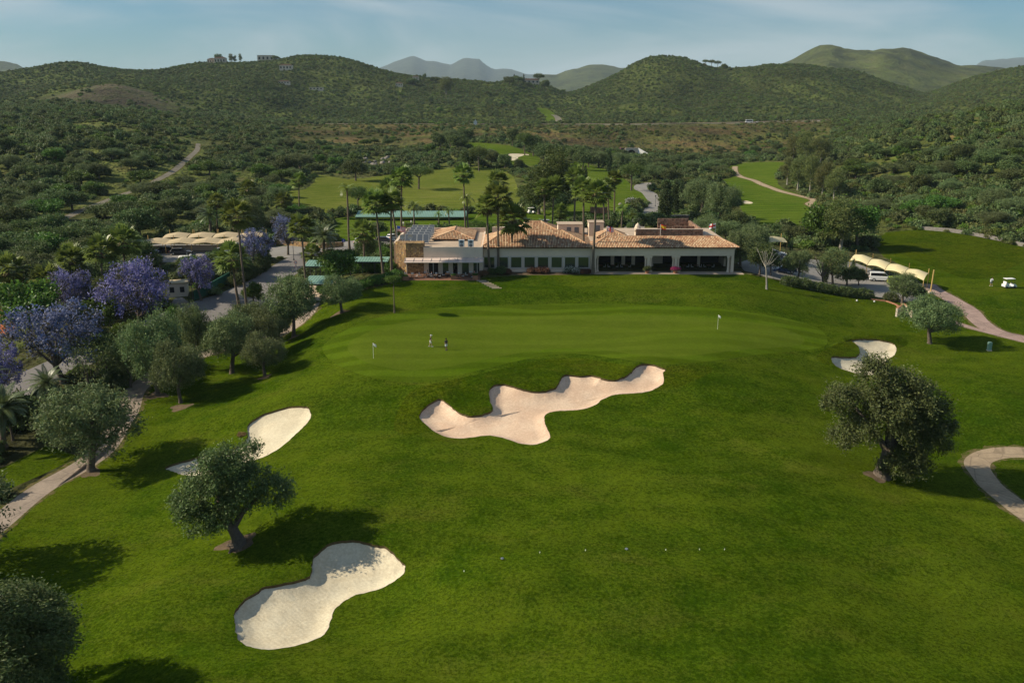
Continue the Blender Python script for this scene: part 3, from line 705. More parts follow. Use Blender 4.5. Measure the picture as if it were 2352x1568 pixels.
def submesh(name, faces, mat, z=None, cols=None, smooth=True):
    u, inv = np.unique(faces.ravel(), return_inverse=True)
    zz_ = GZ if z is None else z
    me = npmesh(name, np.stack([GX[u], GY[u], zz_[u]], 1), inv.reshape(faces.shape), mat, smooth, None if cols is None else cols[u])
    return link(name, me)
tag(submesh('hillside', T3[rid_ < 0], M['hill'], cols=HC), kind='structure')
SANDZ = {}
merged = {}
for i, r in enumerate(REG):
    f = T3[rid_ == i]
    if len(f) == 0: continue
    if 'bunker' not in r:
        o = submesh(r['name'], f, M[r['mat']]); tag(o, kind='structure'); continue
    u = np.unique(f); P = np.stack([GX[u], GY[u]], 1)
    d, n = edge_dist(P, r['poly']); z = GZ.copy()
    far = r['bunker'] == 'far'
    side = sstep(-0.3, 0.6, n[:, 1] - 0.45 * n[:, 0])
    gap = 0.05 + side * (0.17 if not far else 0.1) * np.exp(-(d / .7) ** 2)
    dep = 0.0 if far else sstep(0, 1.5, d) * 0.26 + 0.10 * sstep(0, 0.6, d)
    z[u] = GZ[u] - gap - dep + (0 if far else (fbm(P[:, 0] / 0.8, P[:, 1] / 0.8, 5, 3) - 0.5) * 0.09 * sstep(0.2, 1.5, d))
    o = submesh('sand_bunker', f, M[r['mat']], z=z); tag(o, kind='structure')
    # turf edge between grass and sand, a little ragged
    from collections import Counter
    cnt = Counter(tuple(sorted(e)) for t3 in f for e in ((t3[0], t3[1]), (t3[1], t3[2]), (t3[2], t3[0])))
    v = []; fc = []
    for (a, b2), c_ in cnt.items():
        if c_ != 1: continue
        k = len(v)
        v += [(GX[a], GY[a], GZ[a] + .02), (GX[b2], GY[b2], GZ[b2] + .02), (GX[b2], GY[b2], z[b2] - .03), (GX[a], GY[a], z[a] - .03)]
        fc.append((k, k + 1, k + 2, k + 3))
    link('turf_edge', npmesh('turf_edge', v, fc, M['edge']), o)
print('ground', len(V2), len(T3))
# ------------------------------------------------------------------ buildings
M['white'] = pm('white_render', (0.72, 0.585, 0.45), 0.8, 0.07, 0.6, 0.2)
M['cream'] = pm('cream_render', (0.60, 0.50, 0.40), 0.85, 0.10, 0.6, 0.2)
M['flatroof'] = pm('flat_roof', (0.46, 0.36, 0.27), 0.9, 0.16, 0.5, 0.2)
M['tile'] = pm('roof_tile', (1, 1, 1), 0.85, 0.18, 2.5, 0.2, attr=True)
M['tilebed'] = pm('tile_bed', (0.06, 0.030, 0.018), 0.95, 0.2, 2)
M['frame'] = pm('window_frame', (0.52, 0.46, 0.40), 0.6, 0.06, 2)
M['metal'] = pm('painted_metal', (0.55, 0.55, 0.53), 0.45, 0.05, 2, 0.5)
M['darkmetal'] = pm('dark_metal', (0.05, 0.05, 0.052), 0.5, 0.1, 2, 0.5)
M['greydoor'] = pm('grey_louvre', (0.16, 0.18, 0.20), 0.6, 0.1, 3)
M['greendark'] = pm('green_windscreen', (0.02, 0.10, 0.065), 0.8, 0.15, 1)
M['turq'] = pm('green_roof_sheet', (0.17, 0.30, 0.245), 0.55, 0.10, 0.7, 0.3)
M['canvas'] = pm('canopy_canvas', (0.60, 0.52, 0.31), 0.8, 0.06, 0.5, 0.15)
M['canvas2'] = pm('tan_canopy_canvas', (0.50, 0.40, 0.25), 0.8, 0.06, 0.5, 0.15)
M['awning'] = pm('awning_cloth', (0.62, 0.50, 0.44), 0.8, 0.06, 0.6, 0.15)
M['wood'] = pm('wood', (0.20, 0.11, 0.06), 0.7, 0.25, 3)
M['ochre'] = pm('ochre_post', (0.50, 0.34, 0.12), 0.6, 0.1, 2)
M['brick'] = pm('terracotta', (0.36, 0.17, 0.10), 0.85, 0.2, 2)
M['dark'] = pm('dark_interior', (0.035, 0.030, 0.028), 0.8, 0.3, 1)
M['rock'] = pm('rock', (0.22, 0.20, 0.18), 0.95, 0.3, 2, bump=0.6, bscale=4)
def glass_mat():
    b = NB('reflecting_glass'); m = b.fin((0.13, 0.155, 0.125), 0.03, 0.5, 0.7); return m
M['glass'] = glass_mat()
def plain(nm, col, rough=0.6, spec=0.3, metal=0.0):
    b = NB(nm); return b.fin(col, rough, spec, metal)
M['carglass'] = plain('car_glass', (0.012, 0.014, 0.016), 0.05, 0.6)
M['tyre'] = plain('tyre', (0.02, 0.02, 0.02), 0.8)
M['panel'] = plain('solar_glass', (0.10, 0.115, 0.135), 0.22, 0.9)
M['black'] = plain('black', (0.015, 0.015, 0.016), 0.6)
M['purewhite'] = plain('white_paint', (0.78, 0.77, 0.74), 0.5)
M['red'] = plain('red_paint', (0.55, 0.03, 0.03), 0.5); M['blue'] = plain('blue_paint', (0.03, 0.07, 0.35), 0.5); M['yellow'] = plain('yellow_paint', (0.75, 0.45, 0.02), 0.5)
def stone_mat(name, c1, c2, mortar, sc=2.6):
    b = NB(name); p = b.pos()
    v = b.n('ShaderNodeTexVoronoi', feature='DISTANCE_TO_EDGE'); v.inputs['Scale'].default_value = sc; b.nt.links.new(p, v.inputs['Vector'])
    w = b.n('ShaderNodeTexVoronoi'); w.inputs['Scale'].default_value = sc; b.nt.links.new(p, w.inputs['Vector'])
    h = b.n('ShaderNodeSeparateColor'); b.nt.links.new(w.outputs['Color'], h.inputs[0])
    c = b.mix(h.outputs[0], c1, c2); c = b.value(c, b.ramp(h.outputs[1], 0, 1, (0.6, 1.35)))
    e = b.ramp(v.outputs['Distance'], 0.02, 0.09)
    c = b.mix(e, mortar, c); b.bump(e, 0.8, 0.05)
    return b.fin(c, 0.9, 0.2)
M['stone'] = stone_mat('rubble_stone', (0.46, 0.29, 0.11), (0.24, 0.13, 0.07), (0.30, 0.23, 0.15))
M['stone2'] = stone_mat('brown_rubble_stone', (0.30, 0.17, 0.11), (0.17, 0.10, 0.075), (0.26, 0.20, 0.15), 2.2)

TILEC = [(0.48, 0.30, 0.175), (0.53, 0.35, 0.21), (0.42, 0.24, 0.14), (0.58, 0.42, 0.27), (0.37, 0.20, 0.115), (0.50, 0.32, 0.19)]
def tile_face(b, A, B, Cc, D, pitch=0.31, seg=0.85, r=0.115):
    """rows of barrel tiles on the roof face A-B (eave), C-D (top right, top left)"""
    A, B, Cc, D = map(Vector, (A, B, Cc, D)); u = (B - A).normalized(); L = (B - A).length
    nrm = u.cross(D - A)
    if nrm.length < 1e-6: nrm = u.cross(Cc - A)
    nrm.normalize()
    if nrm.z < 0: nrm = -nrm
    v = nrm.cross(u)
    if v.z < 0: v = -v
    ul, vt = (D - A).dot(u), (D - A).dot(v); ur, vt2 = (Cc - A).dot(u), (Cc - A).dot(v); vt = max(vt, vt2)
    n = int(L / pitch); rr = random.Random(int(L * 100))
    for i in range(n):
        x = (i + .5) * L / n
        vm = vt
        if ul > 1e-3 and x < ul: vm = min(vm, vt * x / ul)
        if L - ur > 1e-3 and x > ur: vm = min(vm, vt * (L - x) / (L - ur))
        if ul < -1e-3: pass
        if vm < .15: continue
        k = max(1, int(round(vm / seg))); cbase = rr.choice(TILEC); 
        for j in range(k):
            v0 = vm * j / k - (.10 if j else .06); v1 = vm * (j + 1) / k; lift0 = .045; lift1 = .02
            c = rr.choice(TILEC) if rr.random() < .75 else cbase; f = rr.uniform(.92, 1.06); b.col = tuple(q * f for q in c)
            vs = []
            for vv, lf in ((v0, lift0), (v1, lift1)):
                for q in range(5):
                    a = math.pi * q / 4; vs.append(A + u * (x - r * math.cos(a)) + v * vv + nrm * (lf + r * math.sin(a)))
            b.add(vs, [(q, q + 1, 6 + q, 5 + q) for q in range(4)] + [(0, 1, 2, 3, 4)])
    b.col = None
def ridge_caps(b, pts, r=.17):
    for p, q in pts:
        p, q = Vector(p), Vector(q); n = max(1, int((q - p).length / .5))
        for i in range(n):
            c = random.choice(TILEC); b.col = c
            b.tube([p.lerp(q, i / n) + Vector((0, 0, .05)), p.lerp(q, (i + 1.05) / n) + Vector((0, 0, .08))], [r, r * .85], 6)
    b.col = None
def hip_roof(parent, x0, x1, y0, y1, ze, zr, rx0, rx1, ry0=None, ry1=None, name='roof', soff=True):
    """ridge from (rx0, ry0) to (rx1, ry1)"""
    ry0 = (y0 + y1) / 2 if ry0 is None else ry0; ry1 = ry0 if ry1 is None else ry1
    E = [(x0, y0, ze), (x1, y0, ze), (x1, y1, ze), (x0, y1, ze)]; R0 = (rx0, ry0, zr); R1 = (rx1, ry1, zr)
    m = MB(); lo = [(p[0], p[1], p[2] - .16) for p in E]
    m.add(E + lo + [R0, R1], [(0, 1, 9, 8) if rx1 > rx0 + .01 or True else (0, 1, 8), (2, 3, 8, 9), (0, 8, 3), (1, 2, 9), (4, 7, 6, 5), (0, 4, 5, 1), (1, 5, 6, 2), (2, 6, 7, 3), (3, 7, 4, 0)])
    o = m.obj(name, M['tilebed'], parent)
    t = MB()
    if abs(ry1 - ry0) < .01:
        tile_face(t, E[0], E[1], R1, R0); tile_face(t, E[1], E[2], R1, R1); tile_face(t, E[2], E[3], R0, R1); tile_face(t, E[3], E[0], R0, R0)
        ridge_caps(t, [(R0, R1), (E[0], R0), (E[1], R1), (E[2], R1), (E[3], R0)])
    else:
        tile_face(t, E[0], E[1], R0, R0); tile_face(t, E[1], E[2], R1, R0); tile_face(t, E[2], E[3], R1, R1); tile_face(t, E[3], E[0], R0, R1)
        ridge_caps(t, [(R0, R1), (E[0], R0), (E[1], R0), (E[2], R1), (E[3], R1)])
    tag(t.obj('roof_tiles', M['tile'], o, smooth=False), kind='stuff')
    return o

club = empty('clubhouse', (0, 171, 2.0)); tag(club, 'long low white clubhouse with terracotta tiled roofs and an open arcade', 'building')
CB = Vector((0, 171, 2.0))
class CMB(MB):
    def put(s, name, mat, parent=None, smooth=False):
        o = s.obj(name, mat, parent or club, smooth=smooth); 
        if parent is None: o.location = -CB
        return o
def sub(o): return o
XF = lambda px, y=171: (px - 1176) * .0849 * y / 172
GZ0 = 1.9
# middle hall: front wall round eight... windows
wx = [1112.2, 1143, 1174, 1204.8, 1235.6, 1266.8, 1297.6, 1328.4]
x0, x1 = -5.55, 15.4
b = CMB(); sill, head, top = 2.85, 4.85, 6.75
b.box(x0, 171, 0.6, x1, 171.3, sill); b.box(x0, 171, head, x1, 171.3, top)
xs = [x0] + [v for w in wx for v in (XF(w), XF(w) + 1.98)] + [x1]
for i in range(0, len(xs), 2):
    if xs[i + 1] - xs[i] > .02: b.box(xs[i], 171, sill, xs[i + 1], 171.3, head)
b.box(x0, 171.3, 0.6, x0 + .3, 185, top); b.box(x1 - .3, 171.3, .6, x1, 185, top); b.box(x0, 184.7, .6, x1, 185, top)
b.box(x0 - .05, 170.86, 6.25, x1, 171.0, 6.45); b.box(x0 - .05, 170.72, 6.45, x1, 171.0, 6.66)   # cornice
b.box(x0, 170.93, 0.6, x1, 171.0, 2.25)
wall = b.put('hall_wall', M['white'])
for w in wx:
    xa = XF(w); f = CMB()
    f.box(xa - .26, 170.90, sill - .22, xa + 2.24, 171.02, sill); f.box(xa - .26, 170.90, head, xa + 2.24, 171.02, head + .24)
    f.box(xa - .26, 170.90, sill, xa, 171.02, head); f.box(xa + 1.98, 170.90, sill, xa + 2.24, 171.02, head)
    fo = f.put('window', M['frame'])
    g = MB(); g.box(xa + .01, 171.12, sill + .01, xa + 1.97, 171.16, head - .01); g.obj('pane', M['glass'], fo)
r = hip_roof(club, x0 - .5, x1 + .35, 170.4, 185.6, 6.82, 9.05, -.98, 9.93); r.location = -CB
# rear hall and walls behind the ridge
b = CMB(); b.box(-4.2, 188, .6, 9.5, 196, 7.3); b.box(-4.2, 187.6, .6, 1.2, 188, 8.35); b.put('rear_wall', M['cream'])
r = hip_roof(club, 0.2, 10.2, 187.4, 196.4, 7.3, 9.0, 3.9, 6.2); r.location = -CB
# left block with flat roof
b = CMB()
b.box(-16.9, 169, 5.15, -5.6, 169.3, 7.15); b.box(-16.9, 169, .6, -16.0, 169.3, 5.15)
for pxa in (1006.5, 1030, 1051, 1077, 1101): b.box(XF(pxa, 169) - .02, 169, .6, XF(pxa, 169) + .85 if pxa < 1100 else -5.6, 169.3, 5.15)
b.box(-5.9, 169.3, .6, -5.6, 190, 7.15); b.box(-22.4, 190, .6, -5.6, 190.3, 7.9); b.box(-15.6, 178.2, 6.9, -8.0, 190, 7.35)
b.box(-22.9, 171.6, .6, -22.4, 190.3, 7.6)
b.put('left_wing_wall', M['white'])
b = CMB(); b.box(-22.4, 171.6, 6.8, -5.9, 190, 6.98); b.box(-16.9, 169.3, 6.8, -5.9, 171.6, 6.98); b.put('flat_roof', M['flatroof'])
b = CMB(); b.prism([(-20.25, 169), (-16.9, 169), (-16.9, 171.6), (-22.4, 171.6), (-22.4, 170.4)], .8, 7.95); b.put('stone_wall', M['stone'])
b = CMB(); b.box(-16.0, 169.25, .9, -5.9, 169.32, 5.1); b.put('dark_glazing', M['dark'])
for a, c in ((1026, 1046 - 9), (1052, 1075 - 2)):
    pass
for pxa, pxb in ((1014, 1030), (1037, 1051), (1058, 1077), (1084, 1101)):
    g = CMB(); g.box(XF(pxa, 169) + .05, 169.12, 2.0, XF(pxb, 169) - .05, 169.2, 5.0); g.put('terrace_door', M['glass'] if pxa != 1037 else M['carglass'])
r = hip_roof(club, -16.0, -7.6, 177.7, 190.8, 7.3, 8.45, -11.8, -11.8, 181.8, 187.5); r.location = -CB
# arcade block
ax0, ax1 = 15.4, 42.9
b = CMB()
b.box(ax0, 170.5, 5.22, ax1, 170.9, 6.8); b.box(ax0, 170.42, 6.36, ax1 + .08, 170.5, 6.6); b.box(ax0, 170.3, 6.6, ax1 + .2, 170.5, 6.8)
b.box(ax0, 170.5, .6, ax0 + .85, 170.9, 5.22); b.box(ax1 - .55, 170.5, .6, ax1, 171.0, 5.22)
for pxc in (1488, 1551): b.box(XF(pxc) - .22, 170.5, 1.2, XF(pxc) + .30, 170.9, 5.22)
b.box(ax0, 170.9, .6, ax0 + .3, 182, 6.8); b.box(ax0, 181.7, .6, ax1, 182, 6.9)
b.box(ax1 - .4, 170.9, 5.3, ax1, 182, 6.8); b.box(ax1 - .4, 177, .6, ax1, 182, 5.3)
b.put('arcade_wall', M['white'])
b = CMB(); b.box(ax0 + .3, 170.9, 5.4, ax1 - .4, 181.7, 5.6); b.put('ceiling', M['cream'])
b = CMB()
xx_ = ax0 + .3
while xx_ < ax1 - .5:
    for j in range(10):
        v = 1 if (int(xx_ * 1.0) + j) % 2 else 0
        b.mi = v; b.box(xx_, 171.5 + j, 1.0, min(xx_ + 1, ax1 - .4), 172.5 + j, 1.93 + .004 * v)
    xx_ += 1
tag(b.put('arcade_floor', [plain('floor_tile', (.10, .085, .075), .25), plain('floor_tile_light', (.22, .20, .18), .25)]), kind='stuff')
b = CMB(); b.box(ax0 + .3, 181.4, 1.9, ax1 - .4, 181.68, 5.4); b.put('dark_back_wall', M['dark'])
for pxc in (1417, 1443, 1467): 
    b = CMB(); b.box(XF(pxc) - .35, 178.6, 1.9, XF(pxc) + .35, 179.1, 5.4); b.put('inner_pillar', M['white'])
for q0, q1, q2, q3 in ((1505, 177, 1512, 177.5), (1617, 177, 1623, 177.4), (1513, 180, 1540, 180.2)):
    b = CMB(); b.box(XF(q0), q1, 1.9, XF(q2), q3, 5.4); b.put('inner_wall', M['cream'])
colm = MB(); colm.lathe((0, 0, 0), [(.30, 0), (.30, .18), (.22, .24), (.19, .5), (.165, 2.55), (.2, 2.62), (.27, 2.8), (.27, 2.95)], 12); colm.box(-.30, -.22, 2.95, .30, .22, 3.22)
cme = colm.mesh('column', M['white'], False)
for pxc in (1367, 1369 + 4, 1482.5, 1494, 1545.5, 1557.5, 1672, 1677): link('column', cme, club, Vector((XF(pxc), 170.75 if pxc not in (1373, 1677) else 171.6, 1.98)) - CB)
# lean-to roof of the arcade with hipped ends
E0, E1, T1, T0 = (15.1, 170.1, 6.86), (43.7, 170.1, 6.86), (40.4, 176.2, 8.1), (18.8, 176.2, 8.1)
EB0, EB1 = (15.1, 176.2, 6.86), (43.7, 176.2, 6.86)
m = CMB(); m.add([E0, E1, T1, T0, EB0, EB1] + [(p[0], p[1], p[2] - .16) for p in (E0, E1, EB1, EB0)], [(0, 1, 2, 3), (4, 0, 3), (1, 5, 2), (3, 2, 5, 4), (0, 6, 7, 1), (9, 8, 7, 6), (1, 7, 8, 5), (4, 9, 6, 0)])
ro = m.put('arcade_roof', M['tilebed'])
t = MB(); tile_face(t, E0, E1, T1, T0); tile_face(t, EB0, E0, T0, T0); tile_face(t, E1, EB1, T1, T1); ridge_caps(t, [(E0, T0), (E1, T1), (T0, T1)])
tag(t.obj('roof_tiles', M['tile'], ro), kind='stuff')
b = CMB(); b.box(15.4, 176.3, 6.7, 43.0, 196, 7.0); b.box(-5.5, 185.3, 6.5, 15.3, 188, 6.9); b.put('flat_roof', M['flatroof'])
b = CMB()
b.box(24.6, 176.6, 7.0, 37.9, 177.0, 9.45); b.box(37.5, 177.0, 7.0, 37.9, 190, 9.5); b.box(31, 189.6, 7.0, 37.5, 190, 9.9); b.box(33, 183, 7, 37.4, 183.3, 9.2)
b.put('stone_parapet', M['stone2'])
b = CMB(); b.box(24.6, 176.55, 9.45, 38.0, 177.05, 9.53); b.put('parapet_coping', M['cream'])
b = CMB(); b.extr([(37.95, 7.0), (41.6, 7.0), (41.6, 7.5), (38.9, 8.65), (37.95, 8.3)], 'y', 176.9, 180); b.put('gable_wall', M['white'])
b = CMB(); b.box(18, 178.5, 7.0, 24, 184, 7.5); b.box(27, 179, 7, 36, 183, 7.25); b.put('roof_terrace', M['cream'])
b = CMB(); b.lathe((25.8, 183, 7.0), [(.62, 0), (.62, 1.7), (.70, 1.75), (.70, 1.9), (.6, 1.95), (.5, 2.35), (.3, 2.65), (.08, 2.8), (.05, 3.0)], 10)
chim = b.put('chimney_cupola', M['white'])
b = MB()
for a in range(5): b.box(25.8 + .6 * math.cos(-.6 - a * .5) - .08, 183 + .6 * math.sin(-.6 - a * .5) - .08, 8.1, 25.8 + .6 * math.cos(-.6 - a * .5) + .08, 183 + .6 * math.sin(-.6 - a * .5) + .08, 8.5)
b.obj('chimney_opening', M['dark'], chim)
# huts on the roof
def roof_hut(xa, xb, y, dep, z1, doors):
    b = CMB(); b.box(xa, y, 6.95, xb, y + dep, z1); h_ = b.put('roof_hut', M['white'])
    c = MB(); c.box(xa - .15, y - .15, z1, xb + .15, y + dep + .15, z1 + .14); c.obj('hut_roof', M['flatroof'], h_)
    for d0, d1 in doors:
        d = MB(); d.box(d0, y - .03, 7.0, d1, y - .003, z1 - .5)
        for k in range(8): d.box(d0 + .06, y - .06, 7.1 + k * .2, d1 - .06, y - .032, 7.18 + k * .2)
        d.obj('louvre_door', M['greydoor'], h_)
roof_hut(9.6, 14.7, 185.4, 4, 9.15, [(11.4, 12.3), (13.0, 13.95)])
roof_hut(15.9, 18.9, 184, 3.4, 9.75, [(17.3, 18.2)])
b = CMB(); b.box(17.3, 178.2, 6.9, 22.8, 183, 7.6); b.put('lantern_wall', M['white'])
r = hip_roof(club, 16.9, 23.2, 177.8, 183.4, 7.6, 8.95, 20.0, 20.1); r.location = -CB
# awning over the terrace
aw = empty('awning', (-13.2, 167.5, 2)); tag(aw, 'long pale pink awning on thin posts over the clubhouse terrace', 'awning')
ab = Vector((-13.2, 167.5, 2)); n = 9; ea = XF(928, 166); eb = XF(1110, 166)
for k in range(n):
    xa = ea + (eb - ea) * k / n; xb = ea + (eb - ea) * (k + 1) / n - .06
    b = MB(); vs = []
    for j in range(4):
        y = 169 - 3.0 * j / 3; z = 5.12 - .36 * j / 3 - .07 * math.sin(math.pi * j / 3)
        vs += [(xa, y, z), (xb, y, z), (xa, y, z - .03), (xb, y, z - .03)]
    fs = []
    for j in range(3): q = j * 4; fs += [(q, q + 4, q + 5, q + 1), (q + 2, q + 3, q + 7, q + 6), (q, q + 2, q + 6, q + 4), (q + 1, q + 5, q + 7, q + 3)]
    fs += [(12, 14, 15, 13)]
    b.add(vs, fs); o = b.obj('awning_panel', M['awning'], aw, -ab)
b = MB(); b.tube([(ea, 166, 4.72), (eb, 166, 4.72)], .06); b.tube([(ea, 169, 5.08), (eb, 169, 5.08)], .05)
for k in range(n + 1): xa = ea + (eb - ea) * k / n - .03; b.tube([(xa, 166, 4.74), (xa, 169, 5.12)], .04, 5)
b.obj('awning_frame', M['frame'], aw, -ab)
for k in (0, 3, 6, 8): xa = ea + (eb - ea) * (k + .3) / n; b = MB(); b.tube([(xa, 166, 1.5), (xa, 166, 4.72)], .05); b.obj('post', M['frame'], aw, -ab)
# solar panels
def solar_row(y, lab):
    e = empty('solar_panel_row', (-18.6, y, 6.98)); tag(e, lab, 'solar panels', 'solar collectors on the flat roof')
    for k in range(4):
        b = MB(); xa = -2.35 + k * 1.18
        f = lambda u, v, w=0: (xa + u, -.35 + v * .62 - w * .78, .30 + v * .78 + w * .62)
        b.add([f(0, 0, .06), f(1.1, 0, .06), f(1.1, 2.0, .06), f(0, 2.0, .06), f(0, 0), f(1.1, 0), f(1.1, 2.0), f(0, 2.0)], [(0, 1, 2, 3), (7, 6, 5, 4), (0, 4, 5, 1), (1, 5, 6, 2), (2, 6, 7, 3), (3, 7, 4, 0)])
        p_ = b.obj('solar_panel', M['metal'], e)
        g = MB(); g.add([f(.05, .05, .068), f(1.05, .05, .068), f(1.05, 1.95, .068), f(.05, 1.95, .068)], [(0, 1, 2, 3)]); g.obj('collector_glass', M['panel'], p_)
    for k in (-2.2, 0, 2.2):
        b = MB(); b.tube([(k, .9, 0), (k, .85, 1.75)], .04, 5); b.obj('leg', M['metal'], e)
        b = MB(); b.tube([(k, -.35, 0), (k, -.33, .3)], .04, 5); b.obj('leg', M['metal'], e)
for k, nm in enumerate(('front', 'second', 'middle', 'fourth', 'rearmost')): solar_row(173.6 + 3.2 * k, f'{nm} row of four solar collectors on the flat clubhouse roof')
for px, lab in ((926, 'left satellite dish above the stone wall'), (944, 'right satellite dish above the stone wall')):
    e = empty('satellite_dish', (XF(px, 171), 170.9, 7.95)); tag(e, lab, 'satellite dish')
    b = MB(); vs = [(0, 0, .9)] + [(.5 * math.cos(a) , -.16 , .9 + .5 * math.sin(a)) for a in np.arange(12) * math.pi / 6]; b.add(vs, [(0, 1 + k, 1 + (k + 1) % 12) for k in range(12)] + [(0, 1 + (k + 1) % 12, 1 + k) for k in range(0)]); b.obj('dish', M['metal'], e)
    b = MB(); b.tube([(0, .05, 0), (0, .05, .9)], .04, 6); b.obj('mast', M['metal'], e)
for px, lab in ((1061, 'left air conditioning unit on the clubhouse parapet'), (1082, 'right air conditioning unit on the clubhouse parapet')):
    e = empty('air_conditioner', (XF(px, 170), 169.5, 6.98)); tag(e, lab, 'air conditioner')
    b = MB(); b.box(-.55, 0, 0.05, .55, .5, 1.5); b.obj('casing', M['purewhite'], e)
    for z in (.42, 1.12):
        b = MB(); b.add([(.3 * math.cos(a) * 1.1, -.012, z + .3 * math.sin(a)) for a in np.arange(14) * math.pi / 7] + [(.3 * math.cos(a) * 1.1, -.03, z + .3 * math.sin(a)) for a in np.arange(14) * math.pi / 7], [tuple(range(14)), tuple(range(14, 28))[::-1]] + [(k, (k + 1) % 14, 14 + (k + 1) % 14, 14 + k) for k in range(14)]); b.obj('fan_grille', M['greydoor'], e)

# ---- green roofed shelters
def shelter(x0, x1, y0, y1, z0, z1, lab, nx=3, ribs=True, gz=None):
    c = Vector(((x0 + x1) / 2, (y0 + y1) / 2, float(zq((x0 + x1) / 2, (y0 + y1) / 2)))); e = empty('shelter', c); tag(e, lab, 'shelter')
    b = MB(); n = max(2, int((x1 - x0) / .5)) * 2
    vs = []; fs = []
    for i in range(n + 1):
        x = x0 + (x1 - x0) * i / n; dz = .05 * (i % 2)
        vs += [(x, y0, z0 + dz), (x, y1, z1 + dz), (x, y0, z0 + dz - .06), (x, y1, z1 + dz - .06)]
    for i in range(n): q = i * 4; fs += [(q, q + 4, q + 5, q + 1), (q + 2, q + 3, q + 7, q + 6), (q, q + 2, q + 6, q + 4), (q + 1, q + 5, q + 7, q + 3)]
    fs += [(0, 1, 3, 2), (n * 4, n * 4 + 2, n * 4 + 3, n * 4 + 1)]
    b.add(vs, fs); b.obj('roof', M['turq'], e, -c)
    b = MB(); b.box(x0 + .1, y0 + .1, z0 - .3, x1 - .1, y0 + .2, z0 - .08); b.obj('beam', M['darkmetal'], e, -c)
    b = MB(); b.box(x0 + .1, y1 - .2, z1 - .3, x1 - .1, y1 - .1, z1 - .08); b.obj('beam', M['darkmetal'], e, -c)
    for i in range(nx):
        for y, z in ((y0 + .15, z0), (y1 - .15, z1)):
            x = x0 + .2 + (x1 - x0 - .4) * i / (nx - 1); g = float(zq(x, y)); 
            b = MB(); b.tube([(x, y, g - .2), (x, y, z - .08)], .07, 6); b.obj('post', M['darkmetal'], e, -c)
    return e
xs_ = lambda px, y: (px - 1176) / 2050 / .985 * y
shelter(xs_(699, 157), xs_(767, 157), 154.6, 161, 2.95, 3.2, 'nearest green roofed shelter over the paved forecourt by the road', 2)
shelter(xs_(704, 168), xs_(757, 168), 166, 170.5, 4.0, 4.4, 'green ribbed roof left of the bright feathery tree', 3)
shelter(xs_(806, 171), xs_(894, 171), 169.5, 173, 4.25, 4.6, 'green ribbed roof right of the bright feathery tree, beside the clubhouse', 4)
shelter(-46, -13.5, 262, 268, .95, 2.0, 'long turquoise roof over the driving range bays', 9)

# ---- car canopies
def canopy(P0, P1, back, h0, h1, lab, mat='canvas', group=None, sag=.7, masts=True):
    """membrane between ground points P0-P1 (front edge), reaching back"""
    P0, P1 = Vector(P0), Vector(P1); a = P1 - P0; L = a.length; a.normalize(); c = (P0 + P1) / 2; n_ = Vector(back)
    e = empty('car_canopy', c); tag(e, lab, 'canopy', group)
    b = MB(); N = 8; K = 6; vs = []
    for j in range(K + 1):
        v = j / K
        for i in range(N + 1):
            u = i / N; inset = .28 * math.sin(math.pi * u) * (abs(2 * v - 1) ** 3)
            z = h0 + (h1 - h0) * v + sag * (1 - abs(2 * u - 1) ** 1.35) * (0.55 + .45 * math.sin(math.pi * v)) + .35 * math.sin(math.pi * v)
            q = P0.lerp(P1, u) + n_ * (v + inset * (.5 - v) * .6); vs.append((q.x, q.y, c.z + z))
    nv = len(vs); vs += [(p[0], p[1], p[2] - .04) for p in vs]
    fs = []
    for j in range(K):
        for i in range(N):
            q = j * (N + 1) + i; f = (q, q + 1, q + N + 2, q + N + 1); fs += [f, tuple(nv + k for k in f[::-1])]
    rim = [i for i in range(N + 1)] + [j * (N + 1) + N for j in range(1, K + 1)] + [K * (N + 1) + i for i in range(N - 1, -1, -1)] + [j * (N + 1) for j in range(K - 1, 0, -1)]
    fs += [(rim[k], nv + rim[k], nv + rim[(k + 1) % len(rim)], rim[(k + 1) % len(rim)]) for k in range(len(rim))]
    b.add(vs, fs); b.obj('canvas', M[mat], e, -c, smooth=False)
    for q, z in ((P0 + n_ * .95, h1 + 1.0), (P1 + n_ * .95, h1 + 1.0), (P0 + n_ * .02, h0 + .05), (P1 + n_ * .02, h0 + .05)):
        b = MB(); b.tube([(q.x, q.y, float(zq(q.x, q.y)) - .2), (q.x, q.y, c.z + z)], .07, 6); b.obj('mast', M['ochre'], e, -c)
A0, A1 = G(1950, 622), G(2118, 672)
d_ = (A1 - A0) / 4; nn_ = Vector((0.55, 0.83, 0)).normalized() * 5.2
for k in range(4): canopy(A0 + d_ * k, A0 + d_ * (k + 1), nn_, 2.35, 2.9, ('first', 'second', 'third', 'last')[k] + ' pale yellow canopy from the back at the right car park', 'canvas', 'pale yellow car canopies', .45)
e = empty('canopy_pole', G(2137, 674)); tag(e, 'thick ochre mast on a concrete foot at the end of the canopy row', 'pole')
b = MB(); b.tube([(0, 0, .3), (.12, 0, 4.6)], .13, 8); b.obj('mast', M['ochre'], e); b = MB(); b.box(-.35, -.35, -.2, .35, .35, .4); b.obj('foot', M['cream'], e)
B0, B1 = G(1748, 583), G(1806, 584); canopy(B0, B1, Vector((0, 5, 0)), 2.3, 2.6, 'single pale yellow canopy between trees at the back of the right car park', 'canvas')
C0, C1 = G(322, 584), G(560, 582)
